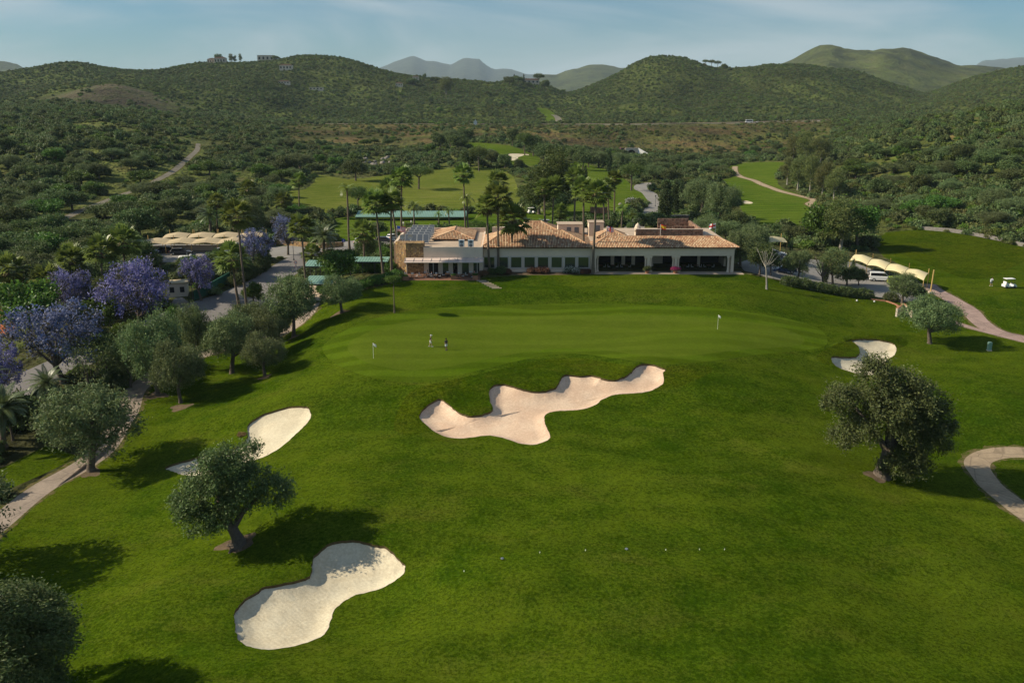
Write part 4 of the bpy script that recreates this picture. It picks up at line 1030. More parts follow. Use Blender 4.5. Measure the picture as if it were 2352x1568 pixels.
for k in range(4):
    canopy(C0.lerp(C1, k / 4), C0.lerp(C1, (k + 1) / 4), Vector((0, 5.5, 0)), 2.2, 2.5, ('first', 'second', 'third', 'last')[k] + ' sand coloured canopy from the left, front row', 'canvas2', 'sand coloured car canopies', .5)
    canopy(C0.lerp(C1, (k + .35) / 4) + Vector((0, 8, 0)), C0.lerp(C1, (k + 1.3) / 4) + Vector((0, 8, 0)), Vector((0, 5.5, 0)), 2.3, 2.6, ('first', 'second', 'third', 'last')[k] + ' sand coloured canopy from the left, back row', 'canvas2', 'sand coloured car canopies', .5)

# ---- walls
def wall_along(name, pts, h, th, mat, lab, cap=None, px=True, cat='wall'):
    P = [G(*p) for p in pts] if px else [Gz(*p) for p in pts]
    c = P[len(P) // 2]; e = empty(name, c); tag(e, lab, cat)
    b = MB(); k = MB()
    for A, Bq in zip(P[:-1], P[1:]):
        d = (Bq - A); d.z = 0; d.normalize(); s = Vector((-d.y, d.x, 0)) * th / 2
        for bb, z0, z1, w in ((b, -.4, h, 1), (k, h, h + .09, 1.35)):
            q = [A - s * w, Bq - s * w, Bq + s * w, A + s * w]; vs = [(p.x, p.y, p.z + z0) for p in q] + [(p.x, p.y, p.z + z1) for p in q]
            bb.add(vs, [(3, 2, 1, 0), (4, 5, 6, 7), (0, 1, 5, 4), (1, 2, 6, 5), (2, 3, 7, 6), (3, 0, 4, 7)])
    b.obj('wall_body', mat, e, -c)
    if cap: k.obj('coping', cap, e, -c)
    return e
wall_along('stone_wall', [(618, 560), (650, 562), (690, 566), (737, 570), (790, 566)], 1.1, .45, M['stone'], 'low curved ochre stone wall behind the road junction')
wall_along('retaining_wall', [(1535, 513), (1568, 512), (1600, 513)], 2.2, .5, M['stone2'], 'brown stone retaining wall below the two large grey olives', M['cream'])
wall_along('garden_wall', [(1356, 488), (1376, 490), (1394, 489)], 1.8, .4, M['brick'], 'terracotta coloured garden wall behind the fan palms')
wall_along('tunnel_wall', [(2058, 727), (2073, 716), (2096, 729)], 1.5, .3, M['cream'], 'small angled wall with a red tiled coping at the right lawn edge', M['brick'])
wall_along('kerb_wall', [(2000, 688), (2035, 692), (2058, 700), (2072, 712)], .18, .35, M['brick'], 'low curved red kerb between lawn and car park corner')
wall_along('dry_stone_wall', [(2118, 527), (2180, 532), (2240, 541), (2300, 553), (2352, 566), (2420, 584)], .8, 1.0, M['rock'], 'rough rubble wall along the scrub above the right slope')
wall_along('white_wall', [(318, 577), (440, 575), (560, 574)], 1.2, .25, M['white'], 'white wall under the sand coloured canopies')
wall_along('fence_wall', [(476, 678), (505, 660), (540, 640)], 1.9, .2, M['greendark'], 'dark green screen along the left side of the road', cat='fence')
wall_along('screen_fence', [(447, 690), (474, 678)], 1.9, .12, M['greendark'], 'green screen panel beside the black lamp post', cat='fence')
wall_along('court_screen', [(-120, 692), (40, 688)], 2.6, .1, M['greendark'], 'green windscreen at the back of the clay court', cat='fence')
wall_along('net_fence', [(-120, 705), (38, 702)], 1.1, .06, M['metal'], 'pale net fence in front of the green windscreen', cat='fence')
# ---- steps from the terrace to the lawn
st = empty('stone_steps', G(1120, 652)); tag(st, 'flight of pale stone slabs from the terrace down to the lawn', 'steps'); sc0 = st.location.copy()
for k in range(7):
    p = G(1106 + 5.8 * k, 645 + 2.9 * k); b = MB(); b.box(-.9, -.2, -.25, .9, .2, .1); b.obj('slab', M['paving'], st, p - sc0)
# ---- tunnel under the highway
P = G(1450, 358); tn = empty('tunnel_portal', P, .15); tag(tn, 'round arched tunnel mouth with a white wing wall under the highway', 'tunnel')
b = MB(); out = [(-4.2, -1), (-4.2, 5.0), (4.4, 5.0), (8.5, 1.0), (8.5, -1)]; arch = [(3.2 * math.cos(a), .4 + 3.4 * math.sin(a)) for a in np.linspace(0, math.pi, 13)]
vs = []; fs = []
ring = [(-3.2, -1)] + arch[::-1] + [(3.2, -1)]
poly = out[:3] + out[3:]
allp = [(-4.2, -1)] + [(-4.2, 5.0), (4.4, 5.0), (8.5, 1.0), (8.5, -1)] + ring[::-1]
b.extr(allp, 'y', 0, .6); b.obj('portal_wall', M['white'], tn)
b = MB(); b.add([(4.4, -.05, -1), (10.5, -4.5, -1), (10.5, -4.5, 1.2), (4.4, -.05, 5.0), (4.7, .35, -1), (10.8, -4.1, -1), (10.8, -4.1, 1.2), (4.7, .35, 5.0)], [(0, 1, 2, 3), (7, 6, 5, 4), (0, 4, 5, 1), (1, 5, 6, 2), (2, 6, 7, 3), (3, 7, 4, 0)]); b.obj('wing_wall', M['purewhite'], tn)
b = MB()
for q in range(12):
    a0, a1 = arch[q], arch[q + 1]; b.add([(a0[0], .55, a0[1]), (a1[0], .55, a1[1]), (a1[0], 14, a1[1]), (a0[0], 14, a0[1])], [(3, 2, 1, 0)])
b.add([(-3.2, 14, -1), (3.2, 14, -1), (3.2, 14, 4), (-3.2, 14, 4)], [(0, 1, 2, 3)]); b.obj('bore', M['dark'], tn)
# ---- small buildings
def house(name, P, w, d, h, lab, wall='white', roof='tilebed', rz=0.0, flat=False, wins=3, cat='house'):
    e = empty(name, P, rz); tag(e, lab, cat)
    b = MB(); b.box(-w / 2, -d / 2, -2, w / 2, d / 2, h); b.obj('wall', M[wall], e)
    if flat: b = MB(); b.box(-w / 2 - .2, -d / 2 - .2, h, w / 2 + .2, d / 2 + .2, h + .25); b.obj('roof', M[roof], e)
    else:
        b = MB(); o = .5; zr = h + d * .22
        b.add([(-w / 2 - o, -d / 2 - o, h), (w / 2 + o, -d / 2 - o, h), (w / 2 + o, d / 2 + o, h), (-w / 2 - o, d / 2 + o, h), (-w / 2 + d * .4, 0, zr), (w / 2 - d * .4, 0, zr)], [(0, 1, 5, 4), (2, 3, 4, 5), (1, 2, 5), (3, 0, 4), (3, 2, 1, 0)]); b.obj('roof', M[roof], e)
    for k in range(wins):
        x = -w / 2 + w * (k + .5) / wins; b = MB(); b.box(x - w / wins * .22, -d / 2 - .05, h * .3, x + w / wins * .22, -d / 2 - .004, h * .75); b.obj('window', M['dark'], e)
    return e
P = G(410, 676); house('service_hut', P, 3.6, 3.0, 2.3, 'small white service hut with a tan flat roof beside the jacaranda', 'white', 'canvas2', .25, True, 2, 'hut')
HS = [(489, 135, 15, 9, 6, 'grey white villa left of the dark ridge tree', 'white'), (507, 143, 18, 9, 8, 'yellow ochre villa below the ridge trees', 'cream'), (612, 135, 26, 10, 9, 'white modern villa with a row of dark openings on the left ridge', 'white'), (658, 158, 20, 10, 7, 'pale villa with a red roof below the left dome hill', 'white'), (653, 190, 18, 8, 4, 'low white house on the wooded slope, upper one', 'white'), (727, 204, 22, 8, 4, 'long low white house on the wooded slope', 'white'),
      (917, 196, 11, 8, 5, 'small white house on the middle ridge, left', 'white'), (955, 181, 10, 7, 5, 'small white house on the middle ridge, right', 'white'), (1220, 190, 26, 10, 6, 'pinkish villa half hidden by trees on the wooded knoll', 'cream')]
for px, py, w, d, h, lab, wl in HS:
    P = G_ridge(px, py + 3); s = P.y / 1500.0
    house('villa', P, w * s * 1.0, d * s, h * s, lab, wl, 'flatroof' if 'modern' in lab or 'long' in lab else 'tilebed', 0, 'modern' in lab or 'long' in lab, 4)
P = G(1090, 289); P = Vector((P.x, 790, float(zq(P.x, 790)))); e = empty('roadside_monument', P); tag(e, 'tall white three pointed sign beside the highway', 'sign')
for k in (-1, 0, 1): b = MB(); b.extr([(k * 1.0 - .42, 0), (k * 1.0 + .42, 0), (k * 1.0 + .42, 4.0 - abs(k)), (k * 1.0, 4.8 - abs(k)), (k * 1.0 - .42, 4.0 - abs(k))], 'y', 0, .5); b.obj('panel', M['purewhite'], e)
# ---- highway barrier
e = empty('guard_rail', Gz(0, 800)); tag(e, 'pale steel guard rail along the distant highway', 'guard rail'); c0 = e.location.copy()
for side, off in (('near', -8.2), ('far', 8.2)):
    b = MB(); q = []
    for (x, y) in HWC[::3]:
        if -215 < x < 330: q.append((x, y + off, float(zq(x, y + off)) + .75))
    b.tube(q, .13, 4)
    for p in q[::1]: b.tube([(p[0], p[1], p[2] - .9), p], .09, 4)
    b.obj('rail', M['paving'], e, -c0)
# ------------------------------------------------------------------ foliage
M['bark'] = pm('bark', (0.115, 0.092, 0.072), 0.95, 0.45, 4, 0.15, bump=0.6, bscale=9, obj=True)
M['palebark'] = pm('pale_bark', (0.27, 0.25, 0.21), 0.95, 0.25, 4, 0.15, obj=True)
M['palmbark'] = pm('palm_bark', (0.150, 0.115, 0.085), 0.95, 0.35, 3, 0.15, bump=0.5, bscale=8)
M['olive'] = leafmat('olive_leaf', (0.130, 0.170, 0.064), 0.18, 0.25)
M['oak'] = leafmat('dark_leaf', (0.094, 0.130, 0.040), 0.2, 0.25)
M['scrub'] = leafmat('scrub_leaf', (0.112, 0.165, 0.024), 0.36, 0.25)
M['pine'] = leafmat('pine_leaf', (0.085, 0.120, 0.025), 0.2, 0.2)
M['cypress'] = leafmat('cypress_leaf', (0.045, 0.072, 0.022), 0.2, 0.12)
M['gum'] = leafmat('gum_leaf', (0.125, 0.140, 0.040), 0.2, 0.25)
M['lush'] = leafmat('lush_leaf', (0.085, 0.150, 0.022), 0.2, 0.3, 0.5, 0.3)
M['palm'] = leafmat('palm_leaf', (0.150, 0.205, 0.040), 0.15, 0.3, 0.42, 0.5)
M['date'] = leafmat('date_palm_leaf', (0.100, 0.135, 0.050), 0.15, 0.25, 0.42, 0.5)
M['deadfrond'] = leafmat('dead_frond', (0.165, 0.120, 0.065), 0.15, 0.15)
M['jaca'] = leafmat('jacaranda_bloom', (1, 1, 1), 0.12, 0.3)
M['flower'] = leafmat('blossom', (1, 1, 1), 0.1, 0.3)
M['heather'] = leafmat('reddish_shrub_leaf', (0.150, 0.080, 0.045), 0.2, 0.2)

def leaves(P, N, L, Wd, r, tint, droop=0.0, spread=0.9):
    """one bent diamond per point"""
    n = len(P)
    d = N * (1 - spread) + r.normal(size=(n, 3)) * spread; d[:, 2] -= droop
    d /= np.linalg.norm(d, axis=1)[:, None] + 1e-9
    a = np.cross(d, r.normal(size=(n, 3))); a /= np.linalg.norm(a, axis=1)[:, None] + 1e-9
    l = (L * (0.7 + 0.6 * r.random(n)))[:, None]; w = (Wd * (0.7 + 0.6 * r.random(n)))[:, None]
    V = np.stack([P - d * l * .5, P + a * w * .5, P + d * l * .5, P - a * w * .5], 1)
    C = np.repeat(tint[:, None, :], 4, 1)
    return V.reshape(-1, 3), np.arange(4 * n).reshape(-1, 4), C.reshape(-1, 3)

def crown_pts(lobes, dens, per, sig, r, shell=(0.70, 1.03), low=-0.75, cut=0.62):
    P = []; N = []; T = []
    L = np.array(lobes, float)
    for i, (cx, cy, cz, rx, ry, rz) in enumerate(L):
        area = 4 * math.pi * ((rx * ry) ** 1.6 / 3 + (rx * rz) ** 1.6 / 3 + (ry * rz) ** 1.6 / 3) ** (1 / 1.6)
        m = max(4, int(area * dens))
        u = r.normal(size=(m, 3)); u /= np.linalg.norm(u, axis=1)[:, None]
        u = u[u[:, 2] > low]
        c = np.array([cx, cy, cz]) + u * np.array([rx, ry, rz]) * r.uniform(*shell, (len(u), 1))
        keep = np.ones(len(c), bool)
        for j, (ax, ay, az, bx, by, bz) in enumerate(L):
            if j != i: keep &= (((c - (ax, ay, az)) / (bx, by, bz)) ** 2).sum(1) > cut ** 2
        c = c[keep]; u = u[keep]
        k = len(c)
        if not k: continue
        ct = r.normal(1, 0.16, (k, 1)).clip(0.6, 1.5)
        sg = sig * r.uniform(0.7, 1.3, (k, 1, 1))
        p = c[:, None] + r.normal(size=(k, per, 3)) * sg
        P.append(p.reshape(-1, 3)); N.append(np.repeat(u, per, 0)); T.append(np.repeat(ct, per, 0))
    P = np.concatenate(P); N = np.concatenate(N); T = np.concatenate(T)
    return P, N, T

def foliage(name, mat, lobes, dens, per, sig, L, Wd, seed, tintvar=0.14, warm=0.08, droop=0.1, spread=0.75, core=None, low=-0.75, colf=None, shell=(0.70, 1.03)):
    r = np.random.default_rng(seed)
    P, N, T = crown_pts(lobes, dens, per, sig, r, shell, low)
    t = T * r.normal(1, tintvar, (len(P), 1)).clip(0.5, 1.6)
    w = r.normal(0, warm, (len(P), 1))
    tint = np.concatenate([t * (1 + w), t, t * (1 - w)], 1)
    if colf is not None: tint = colf(P, N, t, r)
    V, Fc, C = leaves(P, N, L, Wd, r, tint, droop, spread)
    return npmesh(name, V, Fc, mat, False, C)

def lobes_round(R, Hc, cz, n, seed, squash=0.8, jitter=0.25):
    r = np.random.default_rng(seed); out = [(0, 0, cz, R * .62, R * .62, Hc * .60)]
    for i in range(n):
        a = 2 * math.pi * (i * 0.618 + r.random() * .12); e = r.uniform(-0.75, 0.95)
        q = math.sqrt(max(0, 1 - e * e * .8)); s = r.uniform(.34, .52)
        out.append((math.cos(a) * R * .66 * q, math.sin(a) * R * .66 * q, cz + e * Hc * .58, R * s, R * s, R * s * squash))
    return out

def trunk_mesh(mat, h, r0, lobes, seed, forks=4, start=0.35, bend=0.15):
    r = np.random.default_rng(seed); b = MB()
    bx, by = r.normal(0, bend, 2)
    top = (bx * h * .5, by * h * .5, h * .62)
    b.tube([(0, 0, -.25), (0, 0, .05 * h), (bx * .25 * h, by * .25 * h, start * h), top], [r0 * 1.55, r0 * 1.05, r0 * .85, r0 * .4], 7)
    base = (bx * .25 * h, by * .25 * h, start * h)
    for l in [lobes[i] for i in r.permutation(len(lobes))[:forks]]:
        mid = ((base[0] + l[0]) * .5 + r.normal(0, .1), (base[1] + l[1]) * .5 + r.normal(0, .1), (base[2] + l[2]) * .5 - .1)
        b.tube([base, mid, l[:3]], [r0 * .6, r0 * .38, r0 * .12], 5)
    return b.mesh('trunk', mat, True)

PROTO = {}
def measured(crown):
    v = np.empty(len(crown.vertices) * 3, np.float32); crown.vertices.foreach_get('co', v); v = v.reshape(-1, 3)
    ext = lambda q: np.percentile(q, 98.8) - np.percentile(q, 1.2)
    return float(np.percentile(v[:, 2], 99.4)), float(ext(v[:, 0]) if crown.name.startswith('crown') and len(v) > 60000 else max(ext(v[:, 0]), ext(v[:, 1])))
def proto(key, crown, trunk, h, w): PROTO[key] = (crown, trunk, *measured(crown))
# olives and holm oaks, about 7 m tall, 7 m wide
for i in range(4):
    lb = lobes_round(3.4, 3.2, 3.75, 11, 100 + i)
    proto(f'olive{i}', foliage('crown', M['olive'], lb, 2.0, 40, 0.27, 0.27, 0.09, 110 + i, 0.18, 0.06, shell=(.62, 1.12)), trunk_mesh(M['bark'], 7.0, 0.27, lb, 120 + i, 5, 0.25), 7.2, 7.3)
def lobes_of(l): return [tuple(v) for v in l]
# the two big oaks in the foreground: shapes read from the photograph
OAK_L = lobes_of([(-1.0, 0, 6.7, 1.7, 1.9, 1.25), (0.2, .6, 7.6, 1.5, 1.7, 1.0), (-.9, -.5, 8.2, .95, 1.1, .65), (1.3, .2, 5.6, 1.5, 1.7, 1.15), (3.0, .3, 5.0, 1.25, 1.35, 1.05), (3.9, 0.1, 4.6, .75, .9, .85), (-2.6, -.4, 4.9, 1.5, 1.6, 1.3), (-3.4, .2, 3.7, 1.15, 1.4, 1.05), (-1.6, .2, 4.3, 1.6, 1.8, 1.3), (-.6, -.9, 3.6, 1.2, 1.2, 1.0), (-1.9, -1.0, 3.1, 1.2, 1.2, .8), (0.8, -.9, 4.7, 1.1, 1.2, .9), (-.8, 1.6, 5.2, 1.6, 1.3, 1.3)])
proto('oak_left', foliage('crown', M['oak'], OAK_L, 2.6, 62, 0.26, 0.21, 0.10, 201, 0.22, 0.06, shell=(.6, 1.15)), None, 8.9, 9.0)
OAK_R = lobes_of([(-2.0, 0, 10.2, 1.5, 1.6, 1.2), (-1.9, .2, 11.4, .9, 1.0, .8), (0.9, -.2, 9.6, 1.4, 1.6, 1.2), (-5.0, 0, 8.3, 1.25, 1.3, 1.05), (-5.2, .3, 7.2, 1.0, 1.1, .7), (-1.2, -1.2, 8.0, 2.0, 2.0, 1.7), (1.2, -1.0, 7.6, 2.0, 1.9, 1.7), (3.0, 0, 7.6, 1.9, 2.0, 1.6), (4.1, .2, 5.6, 1.5, 1.8, 1.4), (5.0, .2, 3.4, 1.0, 1.2, .9), (2.3, -1.0, 5.4, 1.8, 1.7, 1.5), (-2.8, -.4, 5.2, 1.6, 1.8, 1.2), (-4.2, .2, 4.1, 1.2, 1.4, .9), (0.2, -1.6, 5.8, 1.5, 1.3, 1.3), (1.3, 1.5, 6.6, 2.2, 1.8, 2.0), (3.2, .4, 3.2, 1.3, 1.3, 1.0), (1.6, -.8, 2.6, 1.4, 1.2, 1.2), (.9, -1.2, 1.5, 1.0, .8, .9), (2.4, -1.0, 1.8, 1.3, 1.1, 1.0), (0.2, -1.4, 2.6, .8, .7, .9), (-1.5, 1.6, 6.6, 2.0, 1.6, 1.8), (.5, -.4, 2.1, .9, .9, .7), (-.5, -.2, 1.2, .5, .5, .5)])
proto('oak_right', foliage('crown', M['oak'], OAK_R, 2.4, 56, 0.28, 0.22, 0.105, 202, 0.22, 0.06, shell=(.6, 1.15)), None, 12.3, 11.4)
b = MB()
b.tube([(.1, 0, -.3), (.15, 0, .25), (0.0, 0, .8), (-.25, 0, 1.5), (-.9, 0, 2.6), (-1.2, .1, 4.4)], [.75, .52, .40, .36, .34, .2], 9)
b.tube([(-.25, 0, 1.5), (.6, .1, 3.0), (2.0, .2, 4.4)], [.3, .24, .1], 7)
b.tube([(-.9, 0, 2.6), (-2.2, -.2, 3.6)], [.25, .1], 6); b.tube([(-.6, 0, 2.2), (0, .2, 4.5), (-.2, .2, 6.2)], [.28, .2, .08], 6)
for a in range(6): b.tube([(.15, 0, .3), (.15 + .95 * math.cos(a * 1.05), .95 * math.sin(a * 1.05), -.15)], [.25, .1], 5)
PROTO['oak_left'] = (PROTO['oak_left'][0], b.mesh('trunk', M['bark'], True), *PROTO['oak_left'][2:])
b = MB()
b.tube([(-.2, 0, -.3), (-.2, 0, .4), (0, 0, 1.6), (.2, 0, 3.4), (.1, .1, 6.0), (-.3, .1, 8.6)], [.95, .65, .52, .45, .3, .12], 9)
b.tube([(.1, 0, 2.4), (-1.2, -.1, 4.4), (-3.4, 0, 7.0)], [.36, .26, .1], 7); b.tube([(.2, 0, 2.8), (1.6, 0, 4.4), (3.0, .1, 6.4)], [.34, .25, .1], 7)
b.tube([(-.9, -.1, 4.0), (-2.4, -.3, 4.8)], [.2, .08], 6); b.tube([(.1, .1, 5.6), (1.2, 0, 7.4)], [.2, .08], 6)
PROTO['oak_right'] = (PROTO['oak_right'][0], b.mesh('trunk', M['bark'], True), *PROTO['oak_right'][2:])
# denser dark broadleaf, umbrella pine, tall pine, gum, cypress, lush tree
for i in range(3):
    lb = lobes_round(3.6, 2.9, 4.3, 9, 300 + i)
    proto(f'broad{i}', foliage('crown', M['oak'], lb, 1.5, 24, 0.36, 0.40, 0.22, 310 + i), trunk_mesh(M['bark'], 7, .26, lb, 320 + i), 7.2, 8.0)
    lb = lobes_round(3.3, 2.7, 4.3, 8, 330 + i)
    proto(f'lush{i}', foliage('crown', M['lush'], lb, 1.5, 24, 0.34, 0.42, 0.24, 340 + i), trunk_mesh(M['bark'], 7, .24, lb, 350 + i), 7.0, 7.2)
for i in range(2):
    lb = [(0, 0, 5.6, 2.4, 2.4, 1.1)] + [(2.3 * math.cos(k * 1.05 + i), 2.3 * math.sin(k * 1.05 + i), 5.3 + .25 * math.sin(3 * k), 1.5, 1.5, 1.0) for k in range(6)]
    proto(f'umbrella{i}', foliage('crown', M['pine'], lb, 1.8, 24, 0.32, 0.34, 0.12, 360 + i, droop=-.1), trunk_mesh(M['bark'], 6.2, .24, lb, 370 + i, 5, .55, .05), 6.9, 7.2)
    r = np.random.default_rng(380 + i)
    lb = [(r.normal(0, 1.2), r.normal(0, 1.2), z, 2.5 - abs(z - 7) * .16, 2.5 - abs(z - 7) * .16, 1.7) for z in (4, 5, 6.3, 7.5, 8.7, 10, 11.3)] + [(3.0 * math.cos(a), 3.0 * math.sin(a), r.uniform(4.5, 8.5), 1.8, 1.8, 1.4) for a in np.arange(6) * 1.05]
    proto(f'pine{i}', foliage('crown', M['pine'], lb, 1.4, 24, 0.38, 0.40, 0.16, 385 + i), trunk_mesh(M['bark'], 11, .36, lb, 390 + i, 4, .3, .05), 13, 9.2)
    lb = [(r.normal(0, .8), r.normal(0, .8), z, 1.9, 1.9, 1.7) for z in (4.5, 6.0, 8.0, 10.0, 12.0)] + [(1.9 * math.cos(a), 1.9 * math.sin(a), r.uniform(4.5, 11), 1.3, 1.3, 1.6) for a in np.arange(5) * 1.25]
    proto(f'gum{i}', foliage('crown', M['gum'], lb, 1.5, 22, 0.40, 0.46, 0.13, 395 + i, droop=.5), trunk_mesh(M['palebark'], 12, .25, lb, 398 + i, 4, .3, .05), 13.6, 6.4)
    lb = [(0, 0, z, .95 * math.sin(math.pi * (z + .6) / 10.2) ** .6, .95 * math.sin(math.pi * (z + .6) / 10.2) ** .6, 1.2) for z in np.linspace(.9, 9.2, 9)]
    proto(f'cypress{i}', foliage('crown', M['cypress'], lb, 3.2, 22, 0.20, 0.36, 0.12, 402 + i, droop=-.9, spread=.5), trunk_mesh(M['bark'], 3, .14, lb[:1], 404 + i, 1), 10.3, 2.1)
def jcol(P, N, t, r):
    c = np.empty((len(P), 3)); k = r.random(len(P))
    c[:] = np.array([0.125, 0.150, 0.320]); c[k < .45] = (0.165, 0.170, 0.310); c[k < .10] = (0.30, 0.30, 0.46)
    g = fbm(P[:, 0] * .9 + 9, P[:, 2] * 1.1 + P[:, 1] * .8, 77, 2) > 0.54
    c[g & (k > .25)] = (0.075, 0.070, 0.045)
    return c * t
for i in range(3):
    lb = lobes_round(3.5, 3.1, 4.0, 12, 410 + i, .75)
    proto(f'jacaranda{i}', foliage('crown', M['jaca'], lb, .74, 44, 0.24, 0.23, 0.14, 415 + i, colf=jcol, shell=(.5, 1.18)), trunk_mesh(M['bark'], 7, .24, lb, 418 + i, 8, .22), 7.5, 7.8)
# thin, half bare tree and the leafless one
lb = lobes_round(3.2, 2.6, 4.6, 9, 430)
proto('sparse', foliage('crown', M['gum'], lb, 1.0, 12, 0.42, 0.28, 0.08, 431), trunk_mesh(M['bark'], 7, .16, lb, 432, 9, .2), 7.3, 7.0)
b = MB(); r = np.random.default_rng(5)
b.tube([(0, 0, -.2), (-.05, 0, .6), (-.3, 0, 2.4), (-.5, .05, 3.1)], [.2, .15, .12, .10], 8)
for a, e, l in ((2.7, .9, 2.2), (3.6, 1.1, 2.0), (0.1, .55, 2.3), (0.5, .9, 2.1), (5.5, .8, 1.8), (1.6, 1.0, 1.9), (4.6, 1.0, 1.9)):
    s0 = Vector((-.42, 0, 2.7)); d = Vector((math.cos(a) * math.cos(e), math.sin(a) * math.cos(e), math.sin(e)))
    m = s0 + d * l * .55; t_ = s0 + d * l + Vector((0, 0, .25))
    b.tube([s0, m, t_], [.075, .05, .022], 6)
    for q in range(5):
        st = m.lerp(t_, r.random()); dd = (d + Vector(r.normal(0, .6, 3))).normalized()
        b.tube([st, st + dd * r.uniform(.5, 1.1)], [.025, .008], 4)
BARE = b.mesh('trunk', M['palebark'], True)
sp = foliage('crown', M['lush'], [(-.8, 0, 4.6, 1.4, 1.2, 1.0), (1.3, 0, 4.0, 1.0, 1.0, .6)], 1.0, 7, 0.3, 0.16, 0.06, 434)
PROTO['bare'] = (sp, BARE, 5.6, 4.2)

# ---- shrubs: leaf shell over a lumpy core
def shrub(name, mat, seed, R=1.0, Hh=0.8, n=5, dens=9, per=7, L=0.26, Wd=0.15, colf=None):
    r = np.random.default_rng(seed)
    lb = [(0, 0, Hh * .45, R * .72, R * .72, Hh * .6)] + [(R * .55 * math.cos(a), R * .55 * math.sin(a), Hh * r.uniform(.28, .6), R * r.uniform(.38, .52), R * r.uniform(.38, .52), Hh * r.uniform(.35, .5)) for a in np.arange(n) * 2 * math.pi / n + r.random()]
    P, N, T = crown_pts(lb, dens, per, 0.11 * R, r, (.82, 1.06), -.35)
    t = T * r.normal(1, .15, (len(P), 1)).clip(.5, 1.6); w = r.normal(0, .07, (len(P), 1))
    tint = np.concatenate([t * (1 + w), t, t * (1 - w)], 1)
    if colf: tint = colf(P, N, t, r)
    V, Fc, C = leaves(P, N, L, Wd, r, tint, .05, .8)
    # darker core added under the leaves to block light passing through
    cv = []; cf = []
    for (cx, cy, cz, rx, ry, rz) in lb:
        k = len(cv)
        for j in range(4):
            ph = (-.35 + 1.75 * j / 3) if j < 3 else math.pi / 2
            for q in range(6):
                a = q * math.pi / 3; cv.append((cx + rx * .85 * math.cos(ph) * math.cos(a), cy + ry * .85 * math.cos(ph) * math.sin(a), cz + rz * .85 * math.sin(ph)))
        for j in range(3):
            for q in range(6): cf.append((k + j * 6 + q, k + j * 6 + (q + 1) % 6, k + (j + 1) * 6 + (q + 1) % 6, k + (j + 1) * 6 + q))
    cc = np.tile(tint.mean(0) * .8, (len(cv), 1)) if colf is None else np.tile((.05, .06, .025), (len(cv), 1))
    V = np.concatenate([V, np.array(cv)]); Fc = np.concatenate([Fc, np.array(cf) + len(V) - len(cv)]); C = np.concatenate([C, cc])
    return npmesh(name, V, Fc, mat, False, C)
SHR = [shrub('scrub_bush', M['scrub'], 500 + i, 1.0, [0.75, .9, 1.05, .65, 1.2][i], [5, 4, 6, 6, 4][i]) for i in range(5)]
SHR += [shrub('dark_bush', M['oak'], 510 + i, 1.0, [1.15, 1.4, 1.0][i], 5) for i in range(3)]
SHR += [shrub('grey_bush', M['olive'], 520, 1.0, 1.15, 5), shrub('grey_bush', M['olive'], 521, 1.0, .85, 5)]
SHR += [shrub('dry_bush', M['gum'], 530, 1.0, .6, 5)]
NEARSHR = [shrub('bush', M['lush'], 540 + i, 1.0, [1.0, 1.3][i], 6, 26, 12, .14, .08) for i in range(2)] + [shrub('bush', M['oak'], 545 + i, 1.0, [1.0, 1.3][i], 6, 26, 12, .14, .08) for i in range(2)]

# ---- palms
def fan_crown(seed, nf=34, R=1.15, pet=1.0):
    r = np.random.default_rng(seed); V = []; Fq = []; C = []
    for k in range(nf):
        az = k * 2.399 + r.normal(0, .15); el = 1.35 - 2.05 * (k / nf) ** .85 + r.normal(0, .1)
        d = np.array([math.cos(az) * math.cos(el), math.sin(az) * math.cos(el), math.sin(el)])
        s = np.array([-math.sin(az), math.cos(az), 0]); up = np.cross(d, s)
        if up[2] < 0: up = -up
        tip = d * pet * r.uniform(.8, 1.15) + np.array([0, 0, -.10]); t = r.uniform(.75, 1.25)
        b0 = len(V); V += [-s * .03, s * .03, tip + s * .03, tip - s * .03]; C += [[t * 1.2, t * 1.1, t * .7]] * 4; Fq.append([b0, b0 + 1, b0 + 2, b0 + 3])
        nb = 11; droop = r.uniform(.15, .5)
        for q in range(nb):
            a = (q / (nb - 1) - .5) * 2.7
            e = d * math.cos(a) + s * math.sin(a); e = e + up * .18 * math.cos(a * 2)
            rr = R * r.uniform(.85, 1.1) * (1 - .18 * abs(a) / 1.35)
            m = tip + e * rr * .55; en = tip + e * rr + np.array([0, 0, -droop * rr * .55]); wv = np.cross(e, up); wv /= np.linalg.norm(wv) + 1e-9
            b0 = len(V); V += [tip, m + wv * .12, en, m - wv * .12]; tt_ = t * r.uniform(.85, 1.15)
            C += [[tt_, tt_, tt_]] * 4; Fq.append([b0, b0 + 1, b0 + 2, b0 + 3])
    return npmesh('crown', np.array(V), np.array(Fq), M['palm'], False, np.array(C))
def skirt(seed, n=22):
    r = np.random.default_rng(seed); V = []; Fq = []; C = []
    for k in range(n):
        az = k * 2.399; s = np.array([-math.sin(az), math.cos(az), 0]); o = np.array([math.cos(az), math.sin(az), 0])
        z0 = -r.uniform(0, .5); l = r.uniform(.7, 1.3); t = r.uniform(.6, 1.3)
        for w in (-.18, 0, .18):
            p = o * .15 + np.array([0, 0, z0]); m = o * r.uniform(.4, .7) + s * w * 1.2 + np.array([0, 0, z0 - l * .45]); e = o * r.uniform(.3, .6) + s * w * 2 + np.array([0, 0, z0 - l])
            b0 = len(V); V += [p, m + s * .1, e, m - s * .1]; C += [[t, t, t]] * 4; Fq.append([b0, b0 + 1, b0 + 2, b0 + 3])
    return npmesh('dead_fronds', np.array(V), np.array(Fq), M['deadfrond'], False, np.array(C))
